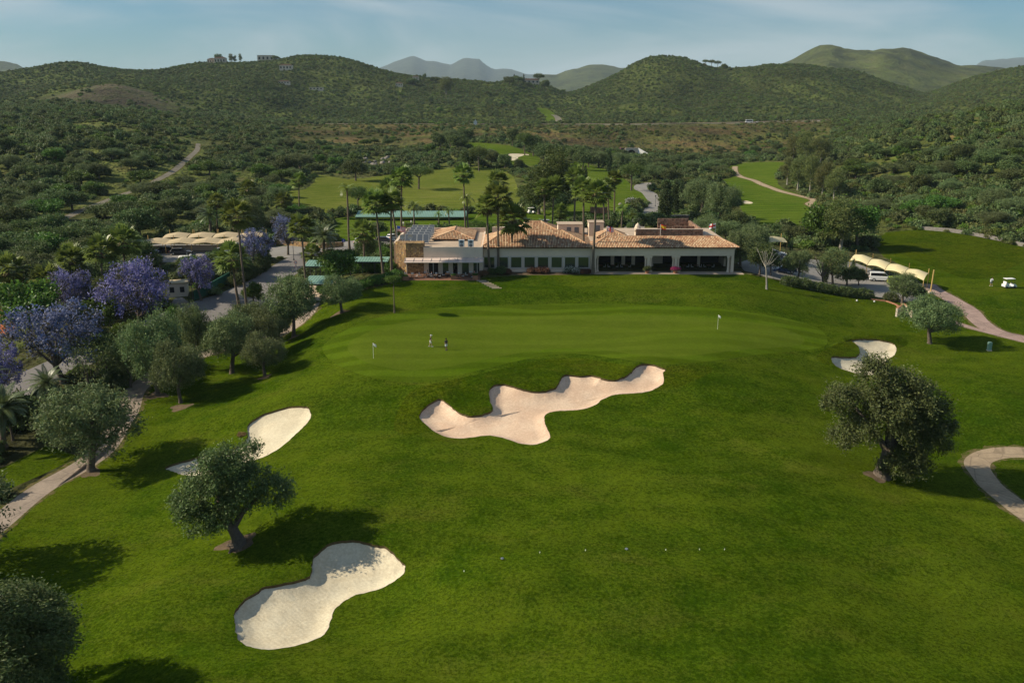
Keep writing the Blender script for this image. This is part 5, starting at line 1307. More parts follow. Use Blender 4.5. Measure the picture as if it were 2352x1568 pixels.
def feather_crown(seed, nf=30, Lf=2.6, mat='date', el0=1.3, el1=-.5, lw=.055, ll=.5, arch=.9):
    r = np.random.default_rng(seed); V = []; Fq = []; C = []
    for k in range(nf):
        az = k * 2.399 + r.normal(0, .15); el = el0 + (el1 - el0) * (k / nf) + r.normal(0, .08)
        o = np.array([math.cos(az), math.sin(az), 0]); s = np.array([-math.sin(az), math.cos(az), 0]); L_ = Lf * r.uniform(.8, 1.1); t = r.uniform(.75, 1.25)
        ns = 12; pts_ = []; p = np.zeros(3); e = el
        for q in range(ns + 1):
            pts_.append(p.copy()); p = p + (o * math.cos(e) + np.array([0, 0, math.sin(e)])) * L_ / ns; e -= arch * 1.3 / ns * (0.5 + q / ns)
        for q in range(1, ns + 1):
            c = pts_[q]; dr = pts_[q] - pts_[q - 1]; dr /= np.linalg.norm(dr); up = np.cross(s, dr); up = up if up[2] > 0 else -up
            l = ll * math.sin(math.pi * (.12 + .8 * q / ns)) * (Lf / 2.6)
            for sg in (-1, 1):
                for h_ in (0, .5):
                    cc = pts_[q - 1] + (pts_[q] - pts_[q - 1]) * h_
                    dd = s * sg * .8 + dr * .55 + up * .12 - np.array([0, 0, .25]); tip = cc + dd * l; m = cc + dd * l * .45
                    b0 = len(V); V += [cc, m + dr * lw, tip, m - dr * lw]; tt_ = t * r.uniform(.85, 1.15); C += [[tt_, tt_, tt_]] * 4; Fq.append([b0, b0 + 1, b0 + 2, b0 + 3])
            b0 = len(V); V += [pts_[q - 1] + s * .025, pts_[q - 1] - s * .025, pts_[q] - s * .025, pts_[q] + s * .025]; C += [[t * 1.3, t * 1.2, t * .8]] * 4; Fq.append([b0, b0 + 1, b0 + 2, b0 + 3])
    return npmesh('crown', np.array(V), np.array(Fq), M[mat], False, np.array(C))
FAN = [fan_crown(600 + i, 34 + 3 * i) for i in range(3)]
SKIRT = [skirt(610 + i) for i in range(2)]
DATE = [feather_crown(620, 44), feather_crown(621, 40)]
QUEEN = [feather_crown(630, 18, 2.6, 'palm', 1.35, -.3, .05, .55, 1.7), feather_crown(631, 16, 2.6, 'palm', 1.3, -.2, .05, .55, 1.7)]
def palm_trunk(r0, r1, seed):
    b = MB(); r = np.random.default_rng(seed); n = 9
    b.tube([(0.02 * math.sin(k * .9 + seed), 0.02 * math.cos(k * .7), -.02 + 1.02 * k / n) for k in range(n + 1)], [r0 * (1.7 if k == 0 else 1.15 if k == 1 else 1) + (r1 - r0) * k / n for k in range(n + 1)], 8)
    return b.mesh('trunk', M['palmbark'], True)
PTR = [palm_trunk(.24, .15, 1), palm_trunk(.27, .17, 2)]
DTR = palm_trunk(.36, .33, 3)
# ------------------------------------------------------------------ planting, read off the photograph
def m_of(px_h, P):
    d = math.dist(P, (0, 0, H)); dep = math.asin((H - P[2]) / d)
    return px_h * d / F / max(math.cos(dep), .3)
def m_w(px_w, P): return px_w * math.dist(P, (0, 0, H)) / F

def tree(kind, px, py, top, wpx, label, cat='tree', name='tree', group=None, rz=None, P=None):
    crown, trunk, h0, w0 = PROTO[kind]
    P = P or G(px, py)
    dep_ = math.asin((H - P[2]) / math.dist(P, (0, 0, H))); wm = m_w(wpx, P) * (.80 if kind.startswith('oak') else 0.93 if kind.startswith('olive') else .92)
    sz = max(m_of(py - top, P) - .5 * wm * math.sin(dep_), .5) / h0; sx = wm / w0
    rz = random.uniform(0, 6.28) if rz is None else rz
    e = empty(name, P, rz, (sx, sx * (1.45 if kind.startswith('oak') else 1), sz)); tag(e, label, cat, group)  # oaks stretched in depth, a shape added to deepen their cast shadow
    link('trunk', trunk, e); link('crown', crown, e)
    return e
def palm(kind, cx, cy, bx, by, label, sc=1.0, group=None, P=None, cat='palm tree'):
    """crown centre pixel, trunk base pixel"""
    P = P or G(bx, by)
    h = m_of(by - cy, P) * 0.97
    t = W(cx, cy, P.y); lean = max(-.12, min(.12, (t.x - P.x) / h))
    e = empty({'fan': 'fan_palm', 'date': 'date_palm', 'queen': 'queen_palm'}[kind], P, 0); tag(e, label, cat, group)
    e.rotation_euler = (0, math.atan(lean), 0)
    k = random.randrange(3); sc *= 1.48 if kind == 'fan' else 1.1
    tr = link('trunk', DTR if kind == 'date' else PTR[k % 2], e, s=(1.0, 1.0, h))
    z = random.uniform(0, 6.28)
    if kind == 'fan':
        link('crown', FAN[k], e, (0, 0, h - .1), z, sc * random.uniform(.92, 1.08)); link('dead_fronds', SKIRT[k % 2], e, (0, 0, h - .15), z, sc)
    elif kind == 'date': link('crown', DATE[k % 2], e, (0, 0, h), z, sc)
    else: link('crown', QUEEN[k % 2], e, (0, 0, h), z, sc)
    return e

# foreground
tree('oak_left', 545, 1250, 1010, 284, 'large dark tree with a bent trunk on bare soil by the nearest bunker', name='oak_tree', rz=0)
tree('oak_right', 2030, 1092, 818, 303, 'largest tree on the right, tall ragged dark crown on open lawn', name='oak_tree', rz=0)
tree('oak_right', 36, 1660, 1345, 370, 'dark tree crown cut off by the bottom left corner of the lawn', name='oak_tree', rz=1.9)
tree('olive1', -150, 1330, 1090, 260, 'olive tree just outside the left edge whose shadow lies on the lawn', name='olive_tree')
GO = 'olive trees along the left edge of the lawn'
tree('olive0', 210, 1080, 888, 195, 'broad grey green olive tree nearest the left edge, beside the curving path', name='olive_tree', group=GO)
tree('olive1', 415, 925, 783, 98, 'narrow upright olive tree on a soil patch before the taller path olive', name='olive_tree', group=GO)
tree('olive2', 362, 905, 720, 132, 'tall olive tree with a yellowish top beside the path bend', name='olive_tree', group=GO)
tree('olive3', 533, 857, 712, 122, 'dark trunked olive tree between the narrow olive and the red flowers', name='olive_tree', group=GO)
tree('olive0', 452, 850, 704, 75, 'olive tree half hidden behind the dark trunked olive', name='olive_tree', group=GO)
tree('olive1', 608, 863, 760, 85, 'small olive tree with a low crown nearest the putting green', name='olive_tree', group=GO)
tree('olive2', 612, 822, 705, 90, 'olive tree standing behind the small low olive, before the road', name='olive_tree', group=GO)
tree('olive3', 675, 772, 630, 108, 'tall olive tree with an open crown before the green roofed shelter', name='olive_tree', group=GO)
tree('olive1', 785, 718, 627, 84, 'round olive tree with two leaning stems below the clubhouse terrace', name='olive_tree', group=GO)
tree('olive2', 2135, 788, 681, 118, 'lone olive tree with a pale trunk on the right side of the lawn', name='olive_tree', rz=0.4)
tree('bare', 1761, 664, 560, 62, 'bare white branching tree with few leaves at the clubhouse corner', name='bare_tree', rz=0)
tree('sparse', 215, 905, 775, 130, 'thin half bare grey tree over the left road', name='bare_tree')
for kd, px, py, top, w, lab in [('broad1', 330, 850, 752, 95, 'dark tree between the largest jacaranda and the yellowish olive'), ('olive2', 300, 890, 775, 85, 'grey green olive tree behind the path bend'), ('lush1', 505, 800, 735, 66, 'bright bushy tree behind the dark trunked olive'), ('broad2', 640, 790, 705, 60, 'dark bushy tree left of the tall open olive'),
    ('olive3', 575, 790, 690, 80, 'grey olive tree before the red flowering shrubs'), ('broad0', 245, 860, 770, 80, 'dark bushy tree behind the thin half bare tree'), ('broad1', 30, 1010, 905, 80, 'dark bushy tree at the left edge below the road'), ('lush0', 235, 780, 690, 70, 'green tree between the two largest jacarandas'), ('broad2', 120, 700, 615, 90, 'dark tree behind the largest jacaranda')]:
    tree(kd, px, py, top, w, lab)
# jacarandas
GJ = 'purple flowering jacaranda trees'
tree('jacaranda0', 145, 880, 695, 178, 'largest jacaranda, dense violet blue crown left of the road', name='jacaranda_tree', group=GJ)
tree('jacaranda1', 322, 765, 598, 140, 'tall spreading violet jacaranda beside the white hut', name='jacaranda_tree', group=GJ)
tree('jacaranda2', 170, 740, 625, 78, 'faded grey violet jacaranda behind the largest one', name='jacaranda_tree', group=GJ)
tree('jacaranda1', 585, 618, 524, 74, 'round violet jacaranda beside the sand coloured car canopies', name='jacaranda_tree', group=GJ)
tree('jacaranda2', 662, 585, 494, 70, 'violet jacaranda with a bare curved trunk at the low stone wall', name='jacaranda_tree', group=GJ)
tree('jacaranda0', 462, 690, 588, 72, 'pale violet jacaranda above the white gas tank hedge', name='jacaranda_tree', group=GJ)
tree('jacaranda2', 10, 915, 800, 90, 'blue violet jacaranda cut by the left edge of the picture', name='jacaranda_tree', group=GJ)
# palms, front row left
GP = 'tall fan palms round the clubhouse'
palm('fan', 545, 500, 568, 722, 'tallest leaning fan palm left of the road with red flowers at its foot', 1.15)
palm('fan', 531, 592, 549, 706, 'shorter fan palm with a rough trunk beside the tallest one', 1.25)
palm('fan', 691, 522, 706, 682, 'fan palm rising beside the green roofed shelter near the road', 1.1)
palm('fan', 234, 582, 235, 700, 'fan palm behind the violet jacaranda, left of the pair', 1.2)
palm('fan', 285, 560, 288, 680, 'fan palm behind the violet jacaranda, right of the pair', 1.2)
palm('fan', 686, 415, 688, 500, 'fan palm on the slope left of the driving range', 1.05)
palm('fan', 651, 460, 655, 505, 'short fan palm below the slope left of the driving range', 1.05)
palm('fan', 570, 435, 576, 525, 'slim fan palm behind the sand coloured car canopies', .95)
palm('fan', 496, 466, 501, 545, 'slim fan palm at the scrub edge behind the left canopies', .95)
palm('queen', 797, 438, 803, 585, 'tall palm with drooping feathery fronds before the driving range', 1.05)
palm('fan', 862, 466, 881, 638, 'fan palm left of the pair beside the solar panels', 1.0, GP)
palm('fan', 898, 460, 899, 634, 'fan palm right of the pair beside the solar panels', 1.05, GP)
palm('fan', 922, 408, 922, 580, 'highest fan palm behind the solar panels', 1.05, GP)
palm('fan', 890, 432, 915, 568, 'fan palm leaning left behind the solar panels', 1.0, GP)
palm('fan', 1064, 398, 1070, 545, 'isolated tall fan palm in front of the driving range', 1.05, GP)
palm('queen', 1072, 455, 1076, 545, 'feathery palm touching the isolated tall fan palm', 1.0)
palm('queen', 950, 475, 953, 545, 'wide feathery palm before the turquoise range roof', 1.1)
palm('queen', 1030, 484, 1033, 525, 'right one of two small feathery palms before the range', .75)
palm('queen', 1007, 492, 1009, 525, 'left one of two small feathery palms before the range', .7)
palm('fan', 1118, 470, 1124, 627, 'fan palm in front of the clubhouse, leftmost by the stone steps', 1.0, GP)
palm('fan', 1143, 448, 1145, 625, 'fan palm in front of the clubhouse windows, second from the steps', 1.05, GP)
palm('fan', 1143, 412, 1149, 560, 'fan palm rising behind the roof ridge above two front palms', 1.05, GP)
palm('fan', 1180, 500, 1171, 621, 'lower fan palm with a full round crown before the tiled roof', 1.3, GP)
palm('fan', 1340, 432, 1341, 620, 'straight fan palm between windows and the open arcade', 1.0, GP)
palm('fan', 1370, 442, 1361, 629, 'leaning fan palm with a swollen foot at the arcade corner', 1.05, GP)
palm('fan', 1249, 430, 1253, 545, 'fan palm behind the roof, in front of the big pines, left', 1.0, GP)
palm('fan', 1272, 428, 1268, 545, 'fan palm behind the roof, in front of the big pines, right', 1.05, GP)
palm('fan', 1322, 405, 1318, 545, 'tall fan palm beside the small cypress behind the clubhouse', 1.05, GP)
palm('fan', 1386, 442, 1388, 540, 'fan palm behind the hut with grey doors', 1.0, GP)
palm('fan', 1396, 425, 1399, 520, 'fan palm over the planted roundabout, left', .95, GP)
palm('fan', 1412, 408, 1411, 516, 'highest fan palm over the planted roundabout', 1.0, GP)
palm('queen', 1430, 480, 1427, 530, 'low feathery palm drooping over the roundabout', 1.0)
palm('queen', 1250, 475, 1255, 530, 'short feathery palm behind the tiled roof', .8)
palm('fan', 1285, 485, 1286, 540, 'short fan palm behind the tiled roof', .9, GP)
palm('date', 743, 543, 743, 602, 'wide date palm with grey green feather fronds by the road', 1.45)
palm('date', 482, 496, 485, 548, 'date palm at the scrub foot behind the left canopies', 1.35)
palm('fan', 834, 530, 838, 615, 'low fan palm above the planted bank left of the clubhouse', 1.05)
palm('fan', 17, 625, 42, 705, 'fan palm beside the green windscreen of the tennis court', 1.25)
palm('fan', 110, 645, 112, 720, 'low fan palm in the dark grove, left', 1.15)
palm('fan', 165, 602, 168, 690, 'low fan palm in the dark grove, right', 1.2)
palm('date', 8, 945, 8, 1030, 'big date palm with arching fronds at the left edge by the road', 1.35)
palm('date', 110, 885, 108, 960, 'date palm with glossy arching fronds behind the nearest olive', 1.0)
palm('date', -45, 880, -40, 960, 'date palm cut by the left edge above the road', 1.3)
palm('fan', 716, 580, 716, 613, 'small fan palm by the stair rail next to the road', .9)
e = empty('lollipop_tree', G(906, 718), 0); tag(e, 'slender tree with a thin pale trunk and small tuft below the terrace', 'tree')
h_ = m_of(75, G(906, 718))
link('trunk', PTR[0], e, s=(.45, .45, h_)); link('crown', NEARSHR[0], e, (0, 0, h_ - .6), 0, (1.3, 1.3, 1.1))

# cypresses
GC = 'dark cypress trees'
for px, py, top, w, lab in [(1527, 512, 417, 30, 'widest dark cypress beside the pale entrance road'), (1550, 492, 418, 20, 'cypress right behind the widest one'), (1563, 488, 422, 16, 'cypress beside the grey olives above the brick retaining wall'),
    (1399, 396, 347, 13, 'single cypress on the far lawn below the tunnel'), (1344, 430, 382, 11, 'thin cypress beside a tall fan palm'), (1288, 512, 445, 30, 'dark cypress mass in front of the big pines'),
    (1957, 640, 598, 12, 'thin cypress in the right car park hedge'), (1895, 648, 612, 15, 'small cypress under the car park olives'), (1816, 585, 548, 7, 'slim cypress before the single right canopy'), (1872, 552, 545 - 20, 7, 'slim cypress at the foot of the right fairway')]:
    tree('cypress%d' % (px % 2), px, py, top, w, lab, name='cypress_tree', group=GC)
# trees round the range and behind
GT = 'trees round the driving range'
for kd, px, py, top, w, lab in [
    ('broad0', 817, 415, 366, 58, 'round dark tree at the far left corner of the range'), ('broad1', 905, 398, 376, 44, 'low round tree on the far edge of the range'),
    ('umbrella0', 962, 434, 380, 66, 'single umbrella pine in the middle of the range'), ('umbrella1', 823, 492, 428, 48, 'dark umbrella pine beside a feathery palm'),
    ('pine0', 1238, 492, 385, 98, 'big green pine, left of the two behind the clubhouse'), ('pine1', 1285, 490, 343, 108, 'biggest green pine behind the clubhouse'),
    ('umbrella0', 1100, 393, 337, 44, 'umbrella pine left of the far putting green'), ('broad2', 1078, 388, 342, 40, 'dark tree just left of that far umbrella pine'), ('broad0', 1131, 380, 348, 32, 'round tree below the far bunkers'),
    ('broad1', 1160, 386, 355, 30, 'small round grey tree right of the far bunkers foot'), ('broad2', 1193, 392, 366, 24, 'smallest round tree before the far green'),
    ('umbrella1', 1450, 437, 376, 62, 'umbrella pine beside the bend of the entrance road'), ('broad0', 1338, 390, 348, 40, 'dark tree behind the big pines'), ('broad1', 1325, 372, 336, 40, 'second dark tree behind the big pines'),
    ('olive0', 1375, 385, 348, 52, 'grey round tree below the tunnel, left'), ('broad2', 1352, 384, 350, 36, 'dark green tree below the tunnel, left of the grey one'), ('olive1', 1425, 388, 352, 40, 'grey tree below the tunnel, right'),
    ('broad0', 1470, 400, 364, 48, 'dark tree right of the tunnel'), ('olive2', 1500, 418, 378, 52, 'grey tree beside the far entrance road'), ('broad1', 1540, 420, 388, 44, 'dark tree right of the far entrance road'), ('olive3', 1520, 400, 372, 40, 'grey tree behind the far entrance road'),
    ('umbrella0', 1205, 355, 305, 40, 'tree on the upper right rim of the far green'), ('broad2', 1225, 358, 312, 44, 'wide dark tree right of the far green rim'), ('broad1', 1178, 336, 296, 30, 'slim tree on the back rim of the far green'),
    ('broad0', 1010, 345, 306, 44, 'dark tree left of the far green, lower'), ('olive0', 1035, 336, 300, 42, 'grey tree left of the far green'), ('broad1', 1050, 345, 310, 46, 'dark rounded tree touching the far green'), ('broad2', 1068, 326, 296, 40, 'dark tree behind the left end of the far green'),
    ('broad2', 1248, 372, 330, 44, 'dark tree between the far green and big pines')]:
    tree(kd, px, py, top, w, lab, name={'u': 'pine_tree', 'p': 'pine_tree', 'o': 'olive_tree'}.get(kd[0], 'tree'), group=GT)
GO2 = 'grey olives between clubhouse and right fairway'
for kd, px, py, top, w, lab in [('olive0', 1608, 500, 413, 78, 'large grey olive above the brick retaining wall'), ('olive1', 1655, 512, 424, 76, 'large olive right of the one above the retaining wall'),
    ('olive2', 1625, 552, 492, 82, 'olive behind the stone parapet end'), ('olive3', 1665, 560, 504, 80, 'olive behind the tower flag'), ('broad0', 1690, 545, 484, 64, 'darkest tree in the clump right of the clubhouse'),
    ('olive1', 1700, 612, 528, 76, 'olive touching the right end of the tiled roof'), ('olive0', 1738, 590, 520, 56, 'olive left of the single right canopy'), ('olive2', 1722, 575, 510, 50, 'olive behind the clump right of the roof'),
    ('broad1', 1745, 630, 558, 56, 'dark leaning tree beside the bare white tree'), ('broad2', 1770, 632, 575, 44, 'small dark tree behind the bare white tree'), ('broad0', 1806, 628, 590, 24, 'small tree in the right car park'),
    ('olive3', 1832, 645, 574, 56, 'olive beside the small car park cypress'), ('sparse', 1890, 652, 566, 100, 'broad airy tree with several stems in the middle of the car park'), ('olive0', 1912, 654, 572, 62, 'olive against the airy car park tree'),
    ('broad2', 1945, 655, 612, 58, 'squat dark tree before the white van'), ('broad1', 1972, 655, 618, 36, 'round dark tree right of the thin car park cypress'), ('olive1', 2072, 696, 630, 66, 'small olive before the lime van'), ('broad0', 2108, 700, 655, 30, 'dark bush tree at the end of the car park'),
    ('broad1', 1783, 548, 515, 34, 'tree at the foot of the right fairway, left'), ('olive2', 1812, 552, 516, 44, 'tree at the foot of the right fairway, middle'), ('broad2', 1842, 556, 520, 46, 'tree at the foot of the right fairway, right')]:
    tree(kd, px, py, top, w, lab, name='olive_tree' if kd[0] == 'o' else 'tree', group=GO2)
GE = 'gum trees beside the right fairway'
for kd, px, py, top, w, lab in [('gum0', 1808, 424, 366, 36, 'gum tree at the fairway edge, leftmost'), ('gum1', 1832, 436, 362, 40, 'gum tree at the fairway edge, second from the left'), ('gum0', 1860, 446, 364, 44, 'gum tree at the fairway edge, tallest of the front row'),
    ('gum1', 1888, 452, 378, 40, 'gum tree at the fairway edge, fourth from the left'), ('gum0', 1915, 462, 392, 44, 'gum tree at the fairway edge, rightmost'), ('gum1', 1822, 372, 318, 44, 'gum tree in the back row, left'), ('gum0', 1850, 374, 308, 48, 'gum tree in the back row, middle'), ('gum1', 1884, 378, 322, 46, 'gum tree in the back row, right'),
    ('lush1', 1890, 568, 470, 96, 'big yellowish green tree beside the right fairway, left'), ('gum0', 1930, 575, 462, 92, 'big yellowish green tree beside the right fairway, middle'), ('lush2', 1968, 572, 474, 90, 'big yellowish green tree beside the right fairway, right'), ('lush0', 1858, 552, 500, 36, 'smaller tree left of the big yellowish trees')]:
    tree(kd, px, py, top, w, lab, name='gum_tree', group=GE)
# lush garden trees left
for kd, px, py, top, w, lab in [('lush0', 585, 705, 648, 48, 'small bright green round tree at the road bend'), ('lush1', 668, 660, 632, 36, 'bright green bushy tree behind the tall open olive'), ('lush2', 782, 660, 575, 84, 'bright green feathery tree between the two green roofs'),
    ('broad0', 845, 608, 540, 50, 'grey airy tree beside the white car'), ('broad1', 865, 545, 508, 50, 'dark tree behind the parked cars'), ('broad2', 600, 600, 560, 40, 'dark bush tree behind the round jacaranda'), ('lush1', 440, 640, 590, 46, 'bright bush tree beside the gas tank'),
    ('olive1', 570, 545, 455, 72, 'grey tree at the foot of the scrub slope behind the palms'), ('olive3', 690, 388, 352, 60, 'grey bushes at the range corner'), ('broad1', 660, 400, 358, 60, 'dark bush tree left of the range corner'),
    ('lush0', 80, 790, 655, 115, 'dark olive green tree beside the clay court'), ('broad0', 240, 705, 630, 90, 'dark tree below the two grove palms'), ('broad2', 180, 640, 580, 80, 'dark tree behind the low grove palms'), ('broad1', 60, 640, 590, 80, 'dark tree left of the grove'), ('lush2', 300, 840, 740, 70, 'dark green bush tree below the spreading jacaranda'),
    ('lush1', 410, 790, 705, 55, 'banana leaved bush at the road edge by the hut'), ('broad0', 545, 640, 575, 70, 'dark tree behind the two road palms')]:
    tree(kd, px, py, top, w, lab)
MARKS = [('the dirt track', 270, 452), ('the upper dirt track', 400, 395), ('the sand coloured canopies', 430, 545), ('the clay court', 30, 690), ('the two grove palms', 258, 570), ('the low grove palms', 130, 620), ('the slope palms', 668, 440), ('the range corner', 720, 420), ('the slim palms behind the canopies', 530, 460), ('the left picture edge', 20, 520), ('the right picture edge', 2335, 470), ('the rubble wall', 2240, 530), ('the gum trees', 1860, 400), ('the big yellowish trees', 1930, 500), ('the right slope top', 2250, 330), ('the right fairway', 1760, 450), ('the entrance road', 1490, 450), ('the tunnel', 1450, 355), ('the far green', 1150, 345), ('the white hut', 410, 660), ('the largest jacaranda', 150, 780), ('the rock pile', 870, 370), ('the single range pine', 960, 410), ('the slope middle', 2090, 440)]
def pix(x, y, z):
    u, v = y * CP - (z - H) * SP, y * SP + (z - H) * CP
    return CX + F * x / u, CY - F * v / u
usedl = {}
ORD = ['', '', 'second largest ', 'third largest ', 'fourth largest ', 'fifth largest ', 'sixth largest ', 'seventh largest ', 'eighth largest ', 'ninth largest ', 'tenth largest ']
def near_label(what, qx, qy):
    mk = min(MARKS, key=lambda m: (m[1] - qx) ** 2 + 2 * (m[2] - qy) ** 2); dx_, dy_ = qx - mk[1], (qy - mk[2]) * 1.6
    lab = f"{what} {('right of' if dx_ > 0 else 'left of') if abs(dx_) > abs(dy_) else ('below' if dy_ > 0 else 'above')} {mk[0]}"
    if usedl.get(lab, 0) >= 9: return None
    usedl[lab] = usedl.get(lab, 0) + 1
    return ('largest ' if usedl[lab] == 1 else ORD[usedl[lab]]) + lab
# dense grove left of the road
GD = 'trees of the dark grove left of the road'
rg = np.random.default_rng(91); grove = []
for k in range(400):
    px_, py_ = rg.uniform(-40, 345), rg.uniform(545, 735)
    if len(grove) >= 46: break
    if any((px_ - a) ** 2 + 3 * (py_ - b_) ** 2 < 30 ** 2 for a, b_ in grove): continue
    P_ = G(px_, py_)
    if reg_of(np.array([P_[:2]]))[0] >= 0 or (px_ > 280 and py_ > 640): continue
    grove.append((px_, py_))
grove.sort(key=lambda q: q[1])
def reg_early(P): return reg_of(P)
for k, (px_, py_) in enumerate(grove):
    row = sorted(q[0] for q in grove if int((q[1] - 545) / 32) == int((py_ - 545) / 32)); n_ = ('first', 'second', 'third', 'fourth', 'fifth', 'sixth', 'seventh', 'eighth', 'ninth', 'tenth', 'eleventh', 'twelfth', 'thirteenth')[row.index(px_)]
    rown = ('back', 'second', 'third', 'fourth', 'fifth', 'front')[int((py_ - 545) / 32)]
    tree(('broad0', 'broad1', 'broad2', 'lush0', 'olive1')[k % 5], px_, py_, py_ - rg.uniform(48, 74), rg.uniform(62, 95), f'{("round dark tree", "dense dark tree", "wide dark tree", "bright green tree", "grey green tree")[k % 5]}, {n_} from the left in the {rown} row of the roadside grove', group=GD)
# trees standing out of the scrub on both slopes
rg = np.random.default_rng(77); ht = []
for (xa, xb, ya, yb, nn) in ((330, 720, 385, 535, 34), (0, 330, 335, 520, 30), (1960, 2352, 350, 520, 40), (560, 1000, 330, 392, 22), (1500, 1660, 372, 400, 10), (1650, 1800, 345, 366, 8), (880, 1300, 190, 268, 26)):
    c_ = 0
    for k in range(400):
        if c_ >= nn: break
        px_, py_ = rg.uniform(xa, xb), rg.uniform(ya, yb)
        if any((px_ - a) ** 2 + 3 * (py_ - b_) ** 2 < 24 ** 2 for a, b_ in ht): continue
        P_ = G(px_, py_)
        if reg_of(np.array([P_[:2]]))[0] >= 0 or min(math.hypot(px_ - a, py_ - b_) for a, b_ in [(270, 452), (300, 440), (370, 408), (405, 388), (430, 365), (200, 478)]) < 26: continue
        ht.append((px_, py_)); c_ += 1
ht.sort(key=lambda q: -q[1])
for k, (px_, py_) in enumerate(ht):
    P_ = G(px_, py_); q_ = 2050 / P_.y
    kd = ('broad0', 'olive1', 'broad2', 'lush0', 'broad1', 'olive2', 'lush1')[k % 7]
    lab = near_label(('dense dark tree', 'grey green tree', 'dark round tree', 'fresh green tree', 'dark spreading tree', 'grey round tree', 'bright green tree')[k % 7] + ' in the scrub', px_, py_)
    if lab is None: continue
    h_, w_ = rg.uniform(3.4, 6.0), rg.uniform(6.0, 9.5)
    tree(kd, px_, py_, py_ - h_ * q_, w_ * q_, lab, group='trees standing in the hillside scrub')
# skyline trees
GS = 'trees on the far ridges'
for kd, px, py, top, w, lab in [('umbrella0', 1620, 152, 139, 14, 'umbrella pine on the right saddle, left'), ('umbrella1', 1634, 154, 139, 16, 'umbrella pine on the right saddle, middle'), ('umbrella0', 1648, 157, 142, 16, 'umbrella pine on the right saddle, right'), ('broad0', 1664, 163, 149, 16, 'dark tree right of the saddle pines'),
    ('broad1', 503, 140, 122, 16, 'dark tree above the yellow villa'), ('gum0', 532, 141, 123, 12, 'loose tree on the left ridge'), ('gum1', 540, 141, 126, 8, 'loose tree beside the ridge gum'), ('gum0', 553, 140, 122, 8, 'narrow tall tree on the left ridge'), ('cypress0', 512, 140, 126, 4, 'cypress beside the ridge villa'), ('broad2', 487, 142, 132, 12, 'low tree left of the ridge villas'),
    ('broad0', 97, 160, 154, 9, 'small lone tree on the left skyline'), ('broad1', 129, 152, 148, 8, 'second lone tree on the left skyline'), ('broad2', 635, 136, 127, 18, 'tree beside the white ridge villa'),
    ('umbrella0', 1237, 196, 171, 26, 'umbrella pine beside the villa on the wooded knoll'), ('broad1', 1170, 196, 178, 26, 'broad tree on the left of the wooded knoll'), ('broad0', 1190, 192, 176, 24, 'tree left of the knoll villa'), ('cypress1', 1203, 192, 173, 5, 'cypress left of the knoll villa'), ('cypress0', 1181, 186, 172, 4, 'thin cypress on the left of the knoll'), ('broad2', 1250, 206, 186, 22, 'tree right of the knoll umbrella pine'),
    ('gum1', 1025, 216, 180, 36, 'pale green tree clump on the middle ridge'), ('broad0', 975, 188, 171, 10, 'dark tree on the middle ridge'), ('broad1', 1000, 190, 178, 24, 'tree beside the pale clump on the middle ridge'), ('broad2', 950, 195, 182, 30, 'wide tree above the middle ridge house')]:
    tree(kd, px, py, top, w, lab, name={'u': 'pine_tree', 'c': 'cypress_tree'}.get(kd[0], 'tree'), group=GS, P=G_ridge(px, py))

# ------------------------------------------------------------------ hillside scrub
def scatter_pts(n, y0, y1, tlim=0.72):
    y = np.sqrt(rng.random(n) * (y1 * y1 - y0 * y0) + y0 * y0); t = rng.uniform(-tlim, tlim, n)
    return t * y, y
def blocked(x, y):
    b = reg_of(np.stack([x, y], 1)) >= 0
    b |= (x > -27) & (x < 47) & (y > 160) & (y < 196)
    b |= (x > -10) & (x < 62) & (y > 190) & (y < 245)
    b |= (x > 40) & (x < 90) & (y > 150) & (y < 215)
    return b
def dens_map(x, y):
    n = fbm(x / 34, y / 40, 31, 3); t = x / y
    d = 0.16 + 0.95 * sstep(0.40, 0.60, n)
    d = np.where((y < 560) & (t < 0), .07 + 1.0 * sstep(.43, .60, n), d)
    emb = sstep(600, 650, y) * (1 - sstep(795, 812, y)) * sstep(-0.27, -0.23, t) * (1 - sstep(0.33, 0.40, t)); d = d * (1 - 0.52 * emb)
    br = np.exp(-((t + 0.43) / 0.085) ** 2) * sstep(815, 840, y) * (1 - sstep(925, 950, y)); d = d * (1 - 0.85 * np.clip(br * 1.4, 0, 1))
    dome = sstep(900, 1050, y) * sstep(0.05, 0.12, t) * (1 - sstep(1900, 2000, y)); d = d * (1 - .25 * dome)
    d = np.where((y > 560) & (emb < .1) & (br < .2), np.maximum(d, .75), d)
    d = np.where(np.abs(y - 808) < 17, 0, d)
    for key, (c, w_) in PATHS.items():
        if not key.startswith('dirt'): continue
        for q in c[::2]:
            k = (np.abs(x - q[0] * y / q[1]) < 5) & (y < q[1] + 4) & (y > q[1] - 13); d = np.where(k, d * .12, d)
    return d
ptsl = []
